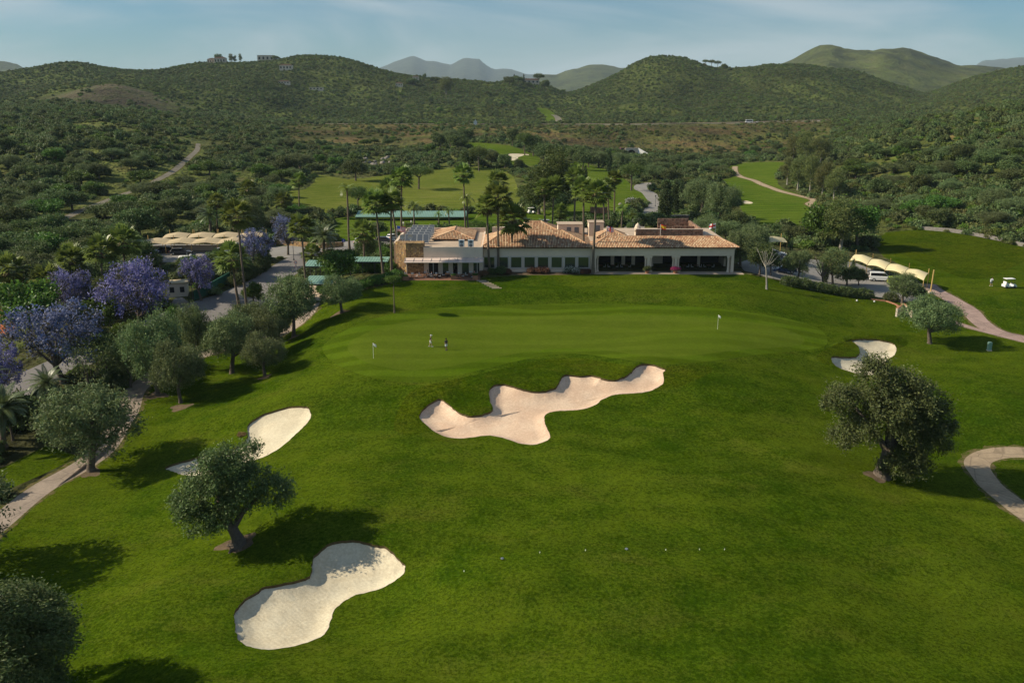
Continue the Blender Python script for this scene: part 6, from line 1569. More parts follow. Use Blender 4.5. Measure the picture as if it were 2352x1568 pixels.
for n, y0, y1, s0, s1 in [(5200, 60, 235, .7, 2.0), (17000, 215, 330, .8, 2.5), (26000, 330, 560, .9, 2.7), (38000, 560, 900, 1.0, 3.0), (95000, 900, 1800, 0.85, 2.1)]:
    x, y = scatter_pts(n, y0, y1)
    k = rng.random(n) < dens_map(x, y); x, y = x[k], y[k]
    if y0 == 60: k = (x < -24) & ((y > 175) | (x < -50)); x, y = x[k], y[k]
    k = ~blocked(x, y); x, y = x[k], y[k]
    big = rng.random(len(x)); s = s0 + (s1 - s0) * big ** 2.6
    emb = (y > 600) & (y < 800) & (x / y > -.25) & (x / y < .35); s = np.where(emb, s * .72, s)
    u = rng.random(len(x)); tn = fbm(x / 70, y / 80, 41, 3)
    idx = (rng.random(len(x)) * 5).astype(int)
    dk = (s > s0 + (s1 - s0) * .30) & (u < .75) | (u < 0.10 + 0.35 * sstep(.45, .62, tn)); idx = np.where(dk, 5 + (rng.random(len(x)) * 3).astype(int), idx)
    gy = ~dk & (u > .84); idx = np.where(gy, 8 + (rng.random(len(x)) * 2).astype(int), idx)
    pn = fbm(x / 120, y / 170, 43, 3); idx = np.where((pn > .60) & (rng.random(len(x)) < .45), 10, idx); idx = np.where((pn < .40) & (rng.random(len(x)) < .4), 8, idx)
    dry = emb & (rng.random(len(x)) < .35); idx = np.where(dry, 10, idx)
    ptsl.append(np.stack([x, y, s, idx], 1))
S = np.concatenate(ptsl); S = S[(np.abs(S[:, 0] / S[:, 1]) < .72)]
# the ones that show largest become things of their own
app = S[:, 2] / S[:, 1]; tS = S[:, 0] / S[:, 1]
vis = (np.abs(tS) < .60) & (S[:, 1] > 140)
order = np.argsort(-np.where(vis, app, 0)); ind = order[:150]
skipped = []
for i in ind:
    x, y, s, k = S[i]; k = int(k)
    side = 'left' if x < 0 else 'right'
    kn = ('bright green low', 'bright green low', 'bright green low', 'bright green low', 'bright green low', 'dark green dense', 'dark green dense', 'dark green dense', 'grey green', 'grey green', 'dry olive brown')[k]
    qx, qy = pix(x, y, float(zq(x, y)))
    lab = near_label(f'{kn} bush', qx, qy)
    if lab is None: skipped.append(i); continue
    where = ('in the grove by the road' if y < 215 else 'on the lower slope' if y < 290 else 'higher up the slope') + (' left of the picture' if x / y < -.35 else ' toward the range' if x < 0 else ' right of the fairway')
    o = link('bush', SHR[k], None, Gz(x, y), rng.random() * 6.28, (s, s, s * rng.uniform(.8, 1.15)))
    tag(o, lab, 'bush', f'{kn} bushes {where}')
rest = np.delete(S, np.setdiff1d(ind, skipped), 0)
def instancer(name, meshes, data, seed):
    protos = bpy.data.collections.new(name + '_kinds')
    for i, me in enumerate(meshes):
        o = bpy.data.objects.new(f'{name}_{i:02d}', me); protos.objects.link(o)
    n = len(data); x, y = data[:, 0], data[:, 1]
    me = bpy.data.meshes.new(name); me.vertices.add(n)
    me.vertices.foreach_set('co', np.stack([x, y, zq(x, y) - .08 * data[:, 2]], 1).astype(np.float32).ravel())
    r = np.random.default_rng(seed)
    rot = np.zeros((n, 3), np.float32); rot[:, 2] = r.random(n) * 6.28
    sc = np.stack([data[:, 2] * r.uniform(.85, 1.2, n), data[:, 2] * r.uniform(.85, 1.2, n), data[:, 2] * r.uniform(.75, 1.2, n)], 1).astype(np.float32)
    for nm, ty, arr, key in (('rot', 'FLOAT_VECTOR', rot, 'vector'), ('scl', 'FLOAT_VECTOR', sc, 'vector'), ('idx', 'INT', data[:, 3].astype(np.int32), 'value')):
        a = me.attributes.new(nm, ty, 'POINT'); a.data.foreach_set(key, arr.ravel())
    me.update()
    ng = bpy.data.node_groups.new(name, 'GeometryNodeTree')
    ng.interface.new_socket('Geometry', in_out='INPUT', socket_type='NodeSocketGeometry'); ng.interface.new_socket('Geometry', in_out='OUTPUT', socket_type='NodeSocketGeometry')
    gi = ng.nodes.new('NodeGroupInput'); go = ng.nodes.new('NodeGroupOutput'); ip = ng.nodes.new('GeometryNodeInstanceOnPoints'); ci = ng.nodes.new('GeometryNodeCollectionInfo')
    ci.inputs['Collection'].default_value = protos; ci.inputs['Separate Children'].default_value = True; ci.inputs['Reset Children'].default_value = True
    def at(nm, ty):
        q = ng.nodes.new('GeometryNodeInputNamedAttribute'); q.data_type = ty; q.inputs['Name'].default_value = nm; return q.outputs['Attribute']
    ng.links.new(gi.outputs[0], ip.inputs['Points']); ng.links.new(ci.outputs[0], ip.inputs['Instance']); ip.inputs['Pick Instance'].default_value = True
    ng.links.new(at('idx', 'INT'), ip.inputs['Instance Index']); ng.links.new(at('rot', 'FLOAT_VECTOR'), ip.inputs['Rotation']); ng.links.new(at('scl', 'FLOAT_VECTOR'), ip.inputs['Scale'])
    ng.links.new(ip.outputs[0], go.inputs[0])
    o = link(name, me); md = o.modifiers.new('scatter', 'NODES'); md.node_group = ng
    return o
tag(instancer('scrub', SHR, rest, 3), kind='stuff')
print('scrub', len(rest))
# ------------------------------------------------------------------ vehicles
def car_kind(body, kind='suv'):
    """parts of one car: x forward, wheels on z = 0"""
    L, Wd, Hh = {'suv': (4.5, 1.85, 1.65), 'hatch': (4.1, 1.75, 1.45), 'van': (4.5, 1.85, 1.85), 'estate': (4.8, 1.85, 1.45), 'bus': (11.5, 2.5, 3.3), 'box': (6.5, 2.2, 2.9)}[kind]
    h = L / 2; w = Wd / 2; P = {}
    if kind in ('suv', 'hatch', 'estate'):
        prof = [(-h, .35), (-h + .03, .85), (-h + .12, Hh * .60), (-h + .5, Hh * .62), (h * .42, Hh * .60), (h - .25, Hh * .50), (h, Hh * .40), (h, .32)]
        roof = [(-h + .25, Hh * .60), (-h + .62, Hh * .97), (-.2, Hh), (h * .10, Hh * .97), (h * .52, Hh * .60)]
    elif kind == 'van':
        prof = [(-h, .35), (-h, 1.05), (h * .55, 1.05), (h - .15, .92), (h, .75), (h, .32)]
        roof = [(-h + .02, 1.05), (-h + .12, Hh * .97), (-.2, Hh), (h * .32, Hh * .95), (h * .68, 1.05)]
    else:
        prof = [(-h, .4), (-h, 1.3), (h, 1.2), (h, .4)]; roof = [(-h, 1.3), (-h, Hh), (h - .3, Hh), (h, 1.2)]
    b = MB(); n = len(prof)
    def loft(b, pr, sects):
        k = len(b.v); m = len(pr); vs = []
        for yy_, sc, dz in sects:
            cx_ = sum(p[0] for p in pr) / m; vs += [((p[0] - cx_) * sc + cx_, yy_, p[1] + (dz if p[1] > .9 else 0)) for p in pr]
        fs = [tuple(range(m))[::-1], tuple((len(sects) - 1) * m + q for q in range(m))]
        for j in range(len(sects) - 1): fs += [(j * m + q, j * m + (q + 1) % m, (j + 1) * m + (q + 1) % m, (j + 1) * m + q) for q in range(m)]
        b.add(vs, fs)
    loft(b, prof, [(-w, .96, -.04), (-w + .1, 1, 0), (w - .1, 1, 0), (w, .96, -.04)])
    loft(b, roof, [(-w + .22, .93, -.03), (-w + .3, 1, 0), (w - .3, 1, 0), (w - .22, .93, -.03)])
    P['body'] = (b.mesh('body', body), [])
    g = MB(); z0, z1 = roof[0][1] + .06, Hh - .14
    if kind in ('suv', 'hatch', 'estate', 'van'):
        x0, x1 = roof[1][0], roof[3][0]; q0, q1 = roof[0][0], roof[-1][0]
        for s in (-1, 1):
            y = s * (w - .205)
            pl = [(q0 + .25, z0), (q1 - .22, z0), (x1 - .02, z1), (x0 + .1, z1)]; vs = [(p[0], y - s * .02, p[1]) for p in pl] + [(p[0], y, p[1]) for p in pl]
            g.add(vs, [(0, 1, 2, 3), (7, 6, 5, 4), (0, 4, 5, 1), (1, 5, 6, 2), (2, 6, 7, 3), (3, 7, 4, 0)])
        for (xa, za), (xb, zb), s in (((roof[-1][0], roof[-1][1]), (roof[3][0], roof[3][1]), 1), ((roof[0][0], roof[0][1]), (roof[1][0], roof[1][1]), -1)):
            f = lambda t, o: (xa + (xb - xa) * t + s * o, za + (zb - za) * t + o * .3)
            A, Bq = f(.12, .02), f(.88, .02); A2, B2 = f(.12, -.02), f(.88, -.02); yy_ = w - .34
            vs = [(A[0], -yy_, A[1]), (A[0], yy_, A[1]), (Bq[0], yy_, Bq[1]), (Bq[0], -yy_, Bq[1]), (A2[0], -yy_, A2[1]), (A2[0], yy_, A2[1]), (B2[0], yy_, B2[1]), (B2[0], -yy_, B2[1])]
            g.add(vs, [(0, 1, 2, 3), (7, 6, 5, 4), (0, 4, 5, 1), (1, 5, 6, 2), (2, 6, 7, 3), (3, 7, 4, 0)])
    else:
        for s in (-1, 1): y = s * (w - .2); g.box(-h + .4, min(y, y + s * .02) , 1.6, h - .5, max(y, y + s * .02), Hh - .5)
        g.box(h - .02, -w + .35, 1.4, h + .02, w - .35, Hh - .5)
    P['windows'] = (g.mesh('windows', M['carglass']), [])
    wm = MB(); R = .33 if kind not in ('bus', 'box') else .48; k = 14
    wm.add([(R * math.cos(a), 0, R * math.sin(a)) for a in np.arange(k) * 2 * math.pi / k] + [(R * math.cos(a), .2, R * math.sin(a)) for a in np.arange(k) * 2 * math.pi / k], [tuple(range(k)), tuple(range(k, 2 * k))[::-1]] + [((i + 1) % k, i, k + i, k + (i + 1) % k) for i in range(k)])
    P['wheel'] = (wm.mesh('wheel', M['tyre']), [(x, y, R) for x in (-h * .60, h * .62) for y in (-w - .01, w - .19)])
    rm = MB(); rm.add([(R * .6 * math.cos(a), 0, R * .6 * math.sin(a)) for a in np.arange(10) * .628], [tuple(range(10)), tuple(range(10))[::-1]]); P['rim'] = (rm.mesh('rim', M['metal']), [])
    lm = MB(); lm.box(-.04, -.18, -.08, .04, .18, .08)
    P['headlight'] = (lm.mesh('headlight', M['purewhite']), [(h - .01, s * (w - .3), Hh * .44 if kind != 'bus' else .8) for s in (-1, 1)])
    P['tail_light'] = (lm.mesh('tail_light', M['red']), [(-h + .0, s * (w - .25), Hh * .50 if kind not in ('bus', 'box') else 1.0) for s in (-1, 1)])
    bm_ = MB(); bm_.box(h - .06, -w + .1, .28, h + .06, w - .1, .52); bm_.box(-h - .06, -w + .1, .28, -h + .06, w - .1, .52); P['bumper'] = (bm_.mesh('bumper', M['darkmetal']), [])
    return P
def put_car(P, loc, rz, label, name='parked_car', cat='car', group=None):
    e = empty(name, loc, rz); tag(e, label, cat, group)
    link('body', P['body'][0], e); link('windows', P['windows'][0], e); link('bumper', P['bumper'][0], e)
    for p in P['wheel'][1]:
        wh = link('wheel', P['wheel'][0], e, p)
        link('rim', P['rim'][0], wh, (0, -.012 if p[1] < 0 else .212, 0))
    for nm in ('headlight', 'tail_light'):
        for p in P[nm][1]: link(nm, P[nm][0], e, p)
    return e
def paint(nm, c): return plain(nm, c, .25, .5)
PW, PG_, PS, PB, PLIME, PD = paint('white_car_paint', (.75, .75, .74)), paint('grey_car_paint', (.06, .06, .065)), paint('silver_car_paint', (.38, .40, .42)), paint('blue_car_paint', (.025, .045, .10)), paint('lime_paint', (.38, .52, .03)), paint('dark_car_paint', (.035, .03, .03))
KW = car_kind(PW, 'suv'); KG = car_kind(PG_, 'estate'); KS = car_kind(PS, 'estate'); KB = car_kind(PB, 'suv'); KV = car_kind(PW, 'van'); KL = car_kind(PLIME, 'van'); KH = car_kind(PW, 'hatch'); KD = car_kind(PD, 'estate')
put_car(KW, G(830, 561), 1.2, 'white parked car beside the airy grey tree left of the clubhouse')
put_car(KG, G(884, 557), 0.1, 'dark grey parked car beside the red and white flag')
put_car(KH, G(903, 550), 1.0, 'small white car parked behind the solar panels')
put_car(KS, G(1247, 516), math.pi, 'silver estate car parked behind the tiled roof', )
put_car(KB, G(1802, 626), 2.9, 'dark blue car in the right car park')
put_car(KV, G(2022, 645), -.25, 'white van parked at the right canopies', 'parked_van', 'van')
put_car(KL, G(2066, 656), -.1, 'lime green van half hidden by the small olive', 'parked_van', 'van')
put_car(KD, G(388, 580), .2, 'dark car under the left canopies, left one'); put_car(KG, G(416, 584), .1, 'dark car under the left canopies, right one')
put_car(KS, G(1778, 588), 0, 'silver car under the single right canopy')
put_car(KS, G(520, 583), .0, 'silver car under the sand coloured canopies near the jacaranda'); put_car(KB, G(345, 583), .0, 'dark blue car under the leftmost sand coloured canopy')
def hwp(px, lane): x = float(ray(px, 282)[0]) * (808 + lane); y = 808 + 6 * math.sin(x / 190.0) + lane; return Gz(x, y)
put_car(car_kind(PW, 'box'), hwp(1724, -4), math.pi, 'white camper truck on the distant highway', 'truck', 'truck'); put_car(KH, hwp(1743, -4), math.pi, 'white car behind the camper truck on the highway', 'car'); put_car(KW, hwp(1816, 3), 0, 'lone white car on the middle of the highway', 'car')
put_car(car_kind(PD, 'bus'), hwp(1976, -4), math.pi, 'dark coach on the right part of the highway', 'bus', 'bus'); put_car(KV, hwp(1993, -4), math.pi, 'white van right behind the dark coach', 'van', 'van')
# golf carts
def golf_cart(loc, rz, lab):
    e = empty('golf_cart', loc, rz); tag(e, lab, 'golf cart')
    b = MB(); b.extr([(-1.2, .3), (-1.2, .75), (-.35, .8), (-.3, .42), (.45, .42), (.6, .85), (1.0, .8), (1.25, .5), (1.25, .3)], 'y', -.58, .58); b.obj('body', M['purewhite'], e)
    b = MB(); b.box(-.85, -.55, .8, -.3, .55, .92); b.box(-.95, -.55, .85, -.85, .55, 1.3); b.obj('seat', M['purewhite'], e)
    b = MB(); b.box(-1.05, -.62, 1.82, .75, .62, 1.9); b.obj('roof', M['purewhite'], e)
    b = MB()
    for x0_, x1_ in ((-1.0, -.95), (.68, .6)):
        for y in (-.55, .55): b.tube([(x0_ if x0_ < 0 else .85, y, .7), (x1_, y, 1.84)], .03, 5)
    b.obj('roof_frame', M['darkmetal'], e)
    for x in (-.8, .8):
        for y in (-.6, .45): link('wheel', KW['wheel'][0], e, (x, y, .23), s=(.68, .75, .68))
    b = MB(); b.tube([(.55, -.25, .8), (.35, -.25, 1.08)], .03, 5); b.lathe((.33, -.25, 1.08), [(.17, 0), (.17, .03)], 10); b.obj('steering_wheel', M['black'], e)
golf_cart(G(2317, 661), .1, 'white golf cart on the right fairway beside the bushes'); golf_cart(G(1221, 491), .4, 'white golf cart behind the clubhouse under the pines')

# ------------------------------------------------------------------ people
SKINM = plain('skin', (.42, .25, .17), .6); DARKSKIN = plain('dark_skin', (.14, .075, .05), .6)
CLOTH = {}
def cloth(c):
    if c not in CLOTH: CLOTH[c] = pm('cloth', c, .85, .08, 6, .1, obj=True)
    return CLOTH[c]
def skinned(name, V, E, R, mat, parent, root=0, lv=1):
    me = bpy.data.meshes.new(name); me.from_pydata(V, E, []); me.materials.append(mat)
    o = link(name, me, parent)
    md = o.modifiers.new('skin', 'SKIN'); sv = me.skin_vertices[0].data if me.skin_vertices else None
    if sv is None:
        bm_ = __import__('bmesh').new(); bm_.from_mesh(me); bm_.verts.layers.skin.verify(); bm_.to_mesh(me); bm_.free(); sv = me.skin_vertices[0].data
    for i, r_ in enumerate(R): sv[i].radius = (r_, r_) if not hasattr(r_, '__len__') else r_
    sv[root].use_root = True
    md.use_smooth_shade = True
    s_ = o.modifiers.new('sub', 'SUBSURF'); s_.levels = lv; s_.render_levels = lv
    return o
def person(loc, rz, label, top, bottom, shoes=(.6, .6, .58), hat=None, hair=(.03, .02, .015), pose='stand', skin=None, scale=1.0, lean=0.0, bag=None, skirt=False):
    e = empty('person', loc, rz, scale); tag(e, label, 'person'); sk = skin or SKINM
    sit = pose == 'sit'
    hp = .52 if sit else .92; step = .18 if pose == 'walk' else .05; L = lean
    nk = Vector((L, 0, hp + .52)); hd = Vector((L * 1.25 + .02, 0, hp + .70))
    if sit: kn = [(.42, -.12, .5), (.42, .12, .5)]; ft = [(.45, -.12, .07), (.45, .12, .07)]
    else: kn = [(step * .6, -.10, .49), (-step * .3, .10, .49)]; ft = [(step, -.11, .06), (-step * 1.2, .11, .06)]
    el = [(L * .7 + .02, -.27, hp + .22), (L * .7 - .05, .27, hp + .22)]; ha = [(L + .22, -.25, hp + .06), (L * .6 + .02, .27, hp - .03)]
    if pose in ('sit',): ha = [(.34, -.16, hp + .16), (.34, .16, hp + .16)]
    sh = [(L * .95, -.185, hp + .46), (L * .95, .185, hp + .46)]
    V = [(0, 0, hp), (L * .4, 0, hp + .22), (L * .9, 0, hp + .42), tuple(nk), tuple(hd), tuple(hd + Vector((0.01, 0, .10))), (0, -.10, hp - .05), (0, .10, hp - .05), kn[0], kn[1], ft[0], ft[1], (ft[0][0] + .15, ft[0][1], .04), (ft[1][0] + .15, ft[1][1], .04), sh[0], sh[1], el[0], el[1], ha[0], ha[1]]
    E = [(0, 1), (1, 2), (2, 3), (3, 4), (4, 5), (0, 6), (0, 7), (6, 8), (7, 9), (8, 10), (9, 11), (10, 12), (11, 13), (2, 14), (2, 15), (14, 16), (15, 17), (16, 18), (17, 19)]
    R = [(.13, .11), (.12, .10), (.15, .11), .055, .095, .085, .085, .085, .058, .058, .045, .045, .035, .035, .06, .06, .045, .045, .036, .036]
    # fingers
    for i, hnd in ((18, ha[0]), (19, ha[1])):
        for q in range(4):
            V.append((hnd[0] + .05 + .01 * q, hnd[1] + (q - 1.5) * .018, hnd[2] - .075 + .012 * abs(q - 1.2))); E.append((i, len(V) - 1)); R.append(.011)
        V.append((hnd[0] + .055, hnd[1] + (.05 if hnd[1] < 0 else -.05), hnd[2] - .02)); E.append((i, len(V) - 1)); R.append(.012)
    skinned('body', V, E, R, sk, e)
    tv = [(0, 0, hp + .02), (L * .4, 0, hp + .22), (L * .9, 0, hp + .42), (L * .97, 0, hp + .50), sh[0], sh[1], tuple(Vector(sh[0]).lerp(Vector(el[0]), .75)), tuple(Vector(sh[1]).lerp(Vector(el[1]), .75))]
    skinned('shirt', tv, [(0, 1), (1, 2), (2, 3), (2, 4), (2, 5), (4, 6), (5, 7)], [(.155, .135), (.145, .12), (.17, .13), .075, .078, .078, .062, .062], cloth(top), e)
    bv = [(0, 0, hp + .06), (0, 0, hp - .03), (0, -.10, hp - .08), (0, .10, hp - .08), tuple(Vector((0, -.10, hp - .08)).lerp(Vector(kn[0]), .95)), tuple(Vector((0, .10, hp - .08)).lerp(Vector(kn[1]), .95))]
    skinned('shorts', bv, [(0, 1), (1, 2), (1, 3), (2, 4), (3, 5)], [(.15, .13), (.15, .13), .10, .10, .085, .085], cloth(bottom), e)
    for f in ft: b = MB(); b.box(f[0] - .08, f[1] - .05, -.01, f[0] + .2, f[1] + .05, .085); b.obj('shoe', cloth(shoes), e)
    b = MB(); c = hd + Vector((-.012, 0, .055)); b.lathe(tuple(c), [(.10, -.05), (.125, 0), (.118, .06), (.08, .10), (.02, .125)], 10); b.obj('hair' if not hat else 'cap', cloth(hat or hair), e, smooth=True)
    if hat: b = MB(); b.box(c.x + .08, -.08, c.z - .01, c.x + .21, .08, c.z + .012); b.obj('cap_peak', cloth(hat), e)
    if bag:
        b = MB(); b.lathe((-.22, 0, hp - .05), [(.10, 0), (.13, .1), (.13, .45), (.11, .55)], 8); b.obj('bag', cloth(bag), e)
    return e
person(G(989, 796), .2, 'golfer in a white cap and dark top, left one on the putting green', (.03, .03, .035), (.65, .65, .62), hat=(.75, .74, .70), pose='walk', lean=.06)
person(G(1025, 804), -.9, 'golfer in white shorts and dark top, right one on the putting green', (.05, .045, .05), (.72, .74, .78), shoes=(.05, .05, .05), skin=DARKSKIN)
person(G(2276, 657), .5, 'golfer in a white shirt standing left of the golf cart', (.62, .64, .68), (.10, .11, .16), pose='walk', lean=.12, bag=(.7, .7, .7))
person(G(30, 756), 1.2, 'tennis player in pale clothes on the clay court', (.55, .62, .66), (.60, .62, .64), pose='walk', hair=(.03, .02, .02))
person(G(927, 522), 1.0, 'golfer in white at the driving range bays, left', (.7, .7, .68), (.3, .3, .3)); person(G(945, 519), 1.2, 'golfer in white at the driving range bays, right', (.7, .7, .7), (.12, .12, .15))

# ------------------------------------------------------------------ terrace furniture
TZ = 1.92
tb = MB(); tb.lathe((0, 0, 0), [(.25, 0), (.25, .04), (.04, .06), (.04, .70)], 10); TLEG = tb.mesh('pedestal', M['darkmetal'])
tb = MB(); tb.box(-.42, -.42, .70, .42, .42, .745); TTOP = tb.mesh('table_top', M['wood'])
cs = MB(); cs.box(-.23, -.23, .42, .23, .23, .47); CSEAT = cs.mesh('seat', M['metal'])
cs = MB(); cs.box(-.23, .20, .47, .23, .235, .9); CBACK = cs.mesh('backrest', M['metal'])
cs = MB(); cs.tube([(0, 0, 0), (0, 0, .43)], .02, 5); CLEG = cs.mesh('leg', M['darkmetal'])
def chair(p, rz, lab, grp):
    e = empty('chair', p, rz); tag(e, lab, 'chair', grp); link('seat', CSEAT, e); link('backrest', CBACK, e)
    for x in (-.2, .2):
        for y in (-.2, .2): link('leg', CLEG, e, (x, y, 0))
ordn = ['first', 'second', 'third', 'fourth', 'fifth', 'sixth', 'seventh', 'eighth', 'ninth', 'tenth']
tx = [-23.2, -21.0, -18.8, -16.6, -14.4, -12.2, -10.0, -7.8]
for k, x in enumerate(tx):
    y = 165.2 + (.9 if k % 2 else 0); z = float(zq(x, y))
    e = empty('terrace_table', (x, y, z)); tag(e, f'{ordn[k]} table from the left on the clubhouse terrace', 'table', 'tables on the clubhouse terrace'); link('pedestal', TLEG, e); link('table_top', TTOP, e)
    for j, (dx, dy, rz) in enumerate([(-.75, 0, math.pi / 2), (.75, 0, -math.pi / 2), (0, .75, 0)]):
        q = (x + dx, y + dy, float(zq(x + dx, y + dy))); chair(q, rz + random.uniform(-.3, .3), f'grey chair {("left of", "right of", "behind")[j]} the {ordn[k]} terrace table from the left', 'chairs on the clubhouse terrace')
    if k in (0, 1, 3, 4, 7):
        dx, rz = (-.75, 0) if k % 2 == 0 else (.75, math.pi)
        q = (x + dx, y, float(zq(x + dx, y)) - .0)
        person(q, rz, f'person seated {"left" if dx < 0 else "right"} of the {ordn[k]} terrace table from the left', [(.7, .7, .68), (.72, .72, .74), (.1, .1, .12), (.16, .2, .3), (.55, .2, .2)][[0, 1, 3, 4, 7].index(k)], (.1, .1, .12), pose='sit', lean=.05)
for k, (px, lab) in enumerate([(1042, 'square terracotta planter box on the terrace edge, left'), (1092, 'square terracotta planter box on the terrace edge, right'), (932, 'square terracotta planter box at the stone corner of the terrace')]):
    P = G(px, 641 if px > 1000 else 643); e = empty('planter', P); tag(e, lab, 'planter')
    b = MB(); b.box(-.5, -.3, 0, .5, .3, .7); b.obj('box', M['brick'], e); link('plant', NEARSHR[k % 2], e, (0, 0, .6), 0, (.5, .35, .4))
for k, x in enumerate((17.5, 20, 22.5, 34, 36.5, 39)):
    z = 1.95; e = empty('lounge_table', (x, 174.5, z)); tag(e, f'{ordn[k]} table from the left inside the shaded arcade', 'table', 'tables in the arcade'); link('pedestal', TLEG, e); link('table_top', TTOP, e)
    for j, (dx, rz) in enumerate([(-.8, math.pi / 2), (.8, -math.pi / 2)]): chair((x + dx, 174.5, z), rz, f'chair {("left", "right")[j]} of the {ordn[k]} arcade table', 'chairs in the arcade')
for px, lab, mt in ((1487, 'dark green clipped bush in a pot before the arcade columns', 'g'), (1552, 'magenta flowering bush in a pot before the arcade columns', 'm')):
    P = Vector((XF(px, 169.7), 169.7, float(zq(XF(px, 169.7), 169.7)))); e = empty('potted_bush', P); tag(e, lab, 'potted plant')
    b = MB(); b.lathe((0, 0, 0), [(.3, 0), (.42, .5), (.45, .55), (.38, .55)], 12); b.obj('pot', M['brick'], e)
    if mt == 'g': link('foliage', NEARSHR[2], e, (0, 0, .45), 0, (.75, .75, .85))
    else:
        mg = shrub('foliage', M['flower'], 700, 1.0, 1.0, 6, 26, 12, .14, .10, lambda P_, N_, t, r: np.where((r.random((len(P_), 1)) < .75) & (P_[:, 2:3] > .35), np.array([[.50, .03, .20]]), np.array([[.05, .09, .02]])) * t)
        link('foliage', mg, e, (0, 0, .45), 0, (.9, .75, .75))
    P = G(px + 4, 626); e = empty('stone_planter', P); tag(e, 'round pale stone drum on the paving below the ' + ('dark green bush' if mt == 'g' else 'magenta bush'), 'planter')
    b = MB(); b.lathe((0, 0, -.1), [(.45, 0), (.58, .15), (.58, .5), (.42, .6), (.38, .5)], 14); b.obj('drum', M['paving'], e)
# shrubs in the bed along the hall
HM = [shrub('foliage', M['heather'], 710, 1, .9, 6, 22, 10, .2, .06), shrub('foliage', M['flower'], 711, 1, 1, 6, 26, 12, .13, .09, lambda P_, N_, t, r: np.where(r.random((len(P_), 1)) < .42, np.array([[.75, .74, .68]]), np.array([[.05, .09, .025]])) * t)]
for px, py, s, m, lab in [(1222, 627, 1.3, HM[0], 'left half of the reddish shrub bed under the hall windows'), (1238, 627, 1.35, HM[0], 'reddish shrub in the middle below the hall windows'), (1252, 627, 1.3, HM[0], 'right reddish shrub below the hall windows'), (1310, 627, 1.35, HM[1], 'shrub covered in white blossom below the hall windows'), (1326, 627, 1.1, HM[1], 'smaller white flowered shrub below the hall windows'),
    (1342, 628, 1.1, HM[0], 'reddish shrub between the last two front palms'), (1350, 627, 1.0, HM[0], 'reddish shrub left of the leaning palm foot'), (1130, 629, 1.2, NEARSHR[2], 'dark shrub at the first front palm foot'), (1150, 630, 1.3, NEARSHR[3], 'dark shrub between the first front palms'), (1165, 629, 1.2, HM[0], 'brownish shrub left of the lower front palm'), (1160, 624, 1.0, NEARSHR[0], 'bright shrub under the hall windows'), (1110, 632, 1.1, HM[0], 'purplish shrub at the top of the stone steps'), (1450, 468, 2.2, HM[1], 'round white flowering bush on the lawn by the entrance road')]:
    o = link('shrub', m, None, G(px, py), random.random() * 6, (s, s * .8, s * .85)); tag(o, lab, 'shrub')
# hedges
def hedge(pts, w, h, lab, mat=None, seed=0, n=1.0, name='hedge'):
    P = np.array([G(*p)[:2] for p in pts]); P = catmull(P, 8, False); r = np.random.default_rng(seed); d = np.r_[0, np.cumsum(np.hypot(*np.diff(P, axis=0).T))]
    lb = []; s = 0
    while s < d[-1]:
        x = np.interp(s, d, P[:, 0]); y = np.interp(s, d, P[:, 1]); q = r.uniform(.85, 1.15)
        lb.append((x, y, float(zq(x, y)) + h * .42 * q, w * .6 * q, w * .6 * q, h * .62 * q)); s += w * .55
    c = Vector((float(P[:, 0].mean()), float(P[:, 1].mean()), 0)); c.z = float(zq(c.x, c.y)); lb = [(a - c.x, b_ - c.y, z - c.z, *q) for a, b_, z, *q in lb]
    o = link(name, foliage(name, mat or M['oak'], lb, 9 * n, 14, .13, .20, .12, seed + 5, shell=(.6, 1.02)), None, c); tag(o, lab, 'hedge'); return o
hedge([(1806, 654), (1850, 662), (1900, 672), (1950, 680), (1996, 684)], 2.0, 1.6, 'long dark green hedge between the lawn and the right car park', seed=1)
hedge([(2040, 690), (2058, 692)], 1.8, 1.6, 'short clipped hedge at the car park exit', seed=2)
hedge([(740, 670), (790, 680), (830, 662), (880, 648), (915, 640)], 2.4, 1.5, 'dark planting along the bank below the clubhouse terrace', M['lush'], 3)
hedge([(770, 632), (830, 625), (880, 624), (900, 628)], 2.6, 2.2, 'bushy hedge under the right green roof', M['lush'], 4)
hedge([(770, 598), (820, 592), (870, 590), (895, 594)], 2.4, 2.0, 'hedge behind the right green roof beside the drive', M['lush'], 5)
hedge([(540, 655), (580, 633), (615, 612)], 2.6, 2.0, 'dark hedge at the left side of the road below the round jacaranda', M['oak'], 6)
hedge([(420, 610), (480, 606), (540, 602)], 2.2, 1.8, 'hedge before the sand coloured canopies', M['lush'], 7)
hedge([(1340, 520), (1375, 508), (1410, 503), (1440, 512), (1448, 526)], 1.4, 1.1, 'curved clipped hedge round the planted roundabout', M['oak'], 8)
hedge([(1470, 518), (1500, 515), (1520, 520)], 3.2, 3.0, 'dark dense bushes at the foot of the cypresses', M['oak'], 9)
hedge([(1090, 530), (1130, 534), (1180, 528), (1240, 530)], 2.8, 2.4, 'dense garden planting behind the tiled roofs', M['lush'], 10)
hedge([(1540, 492), (1580, 491), (1610, 494)], 2.0, 1.2, 'low hedge on top of the brown retaining wall', M['lush'], 12)
for px, py, s, lab in [(590, 725, 1.0, 'red flowering shrub at the foot of the tallest palm, right'), (562, 722, .8, 'red flowering shrub at the foot of the tallest palm, left'), (575, 728, .8, 'red flowering shrub below the tallest palm, lowest')]:
    mg = shrub('shrub', M['flower'], 720 + px, 1.0, .9, 6, 26, 12, .14, .10, lambda P_, N_, t, r: np.where(r.random((len(P_), 1)) < .35, np.array([[.42, .04, .02]]), np.array([[.06, .10, .02]])) * t)
    tag(link('shrub', mg, None, G(px, py), 0, s), lab, 'shrub')
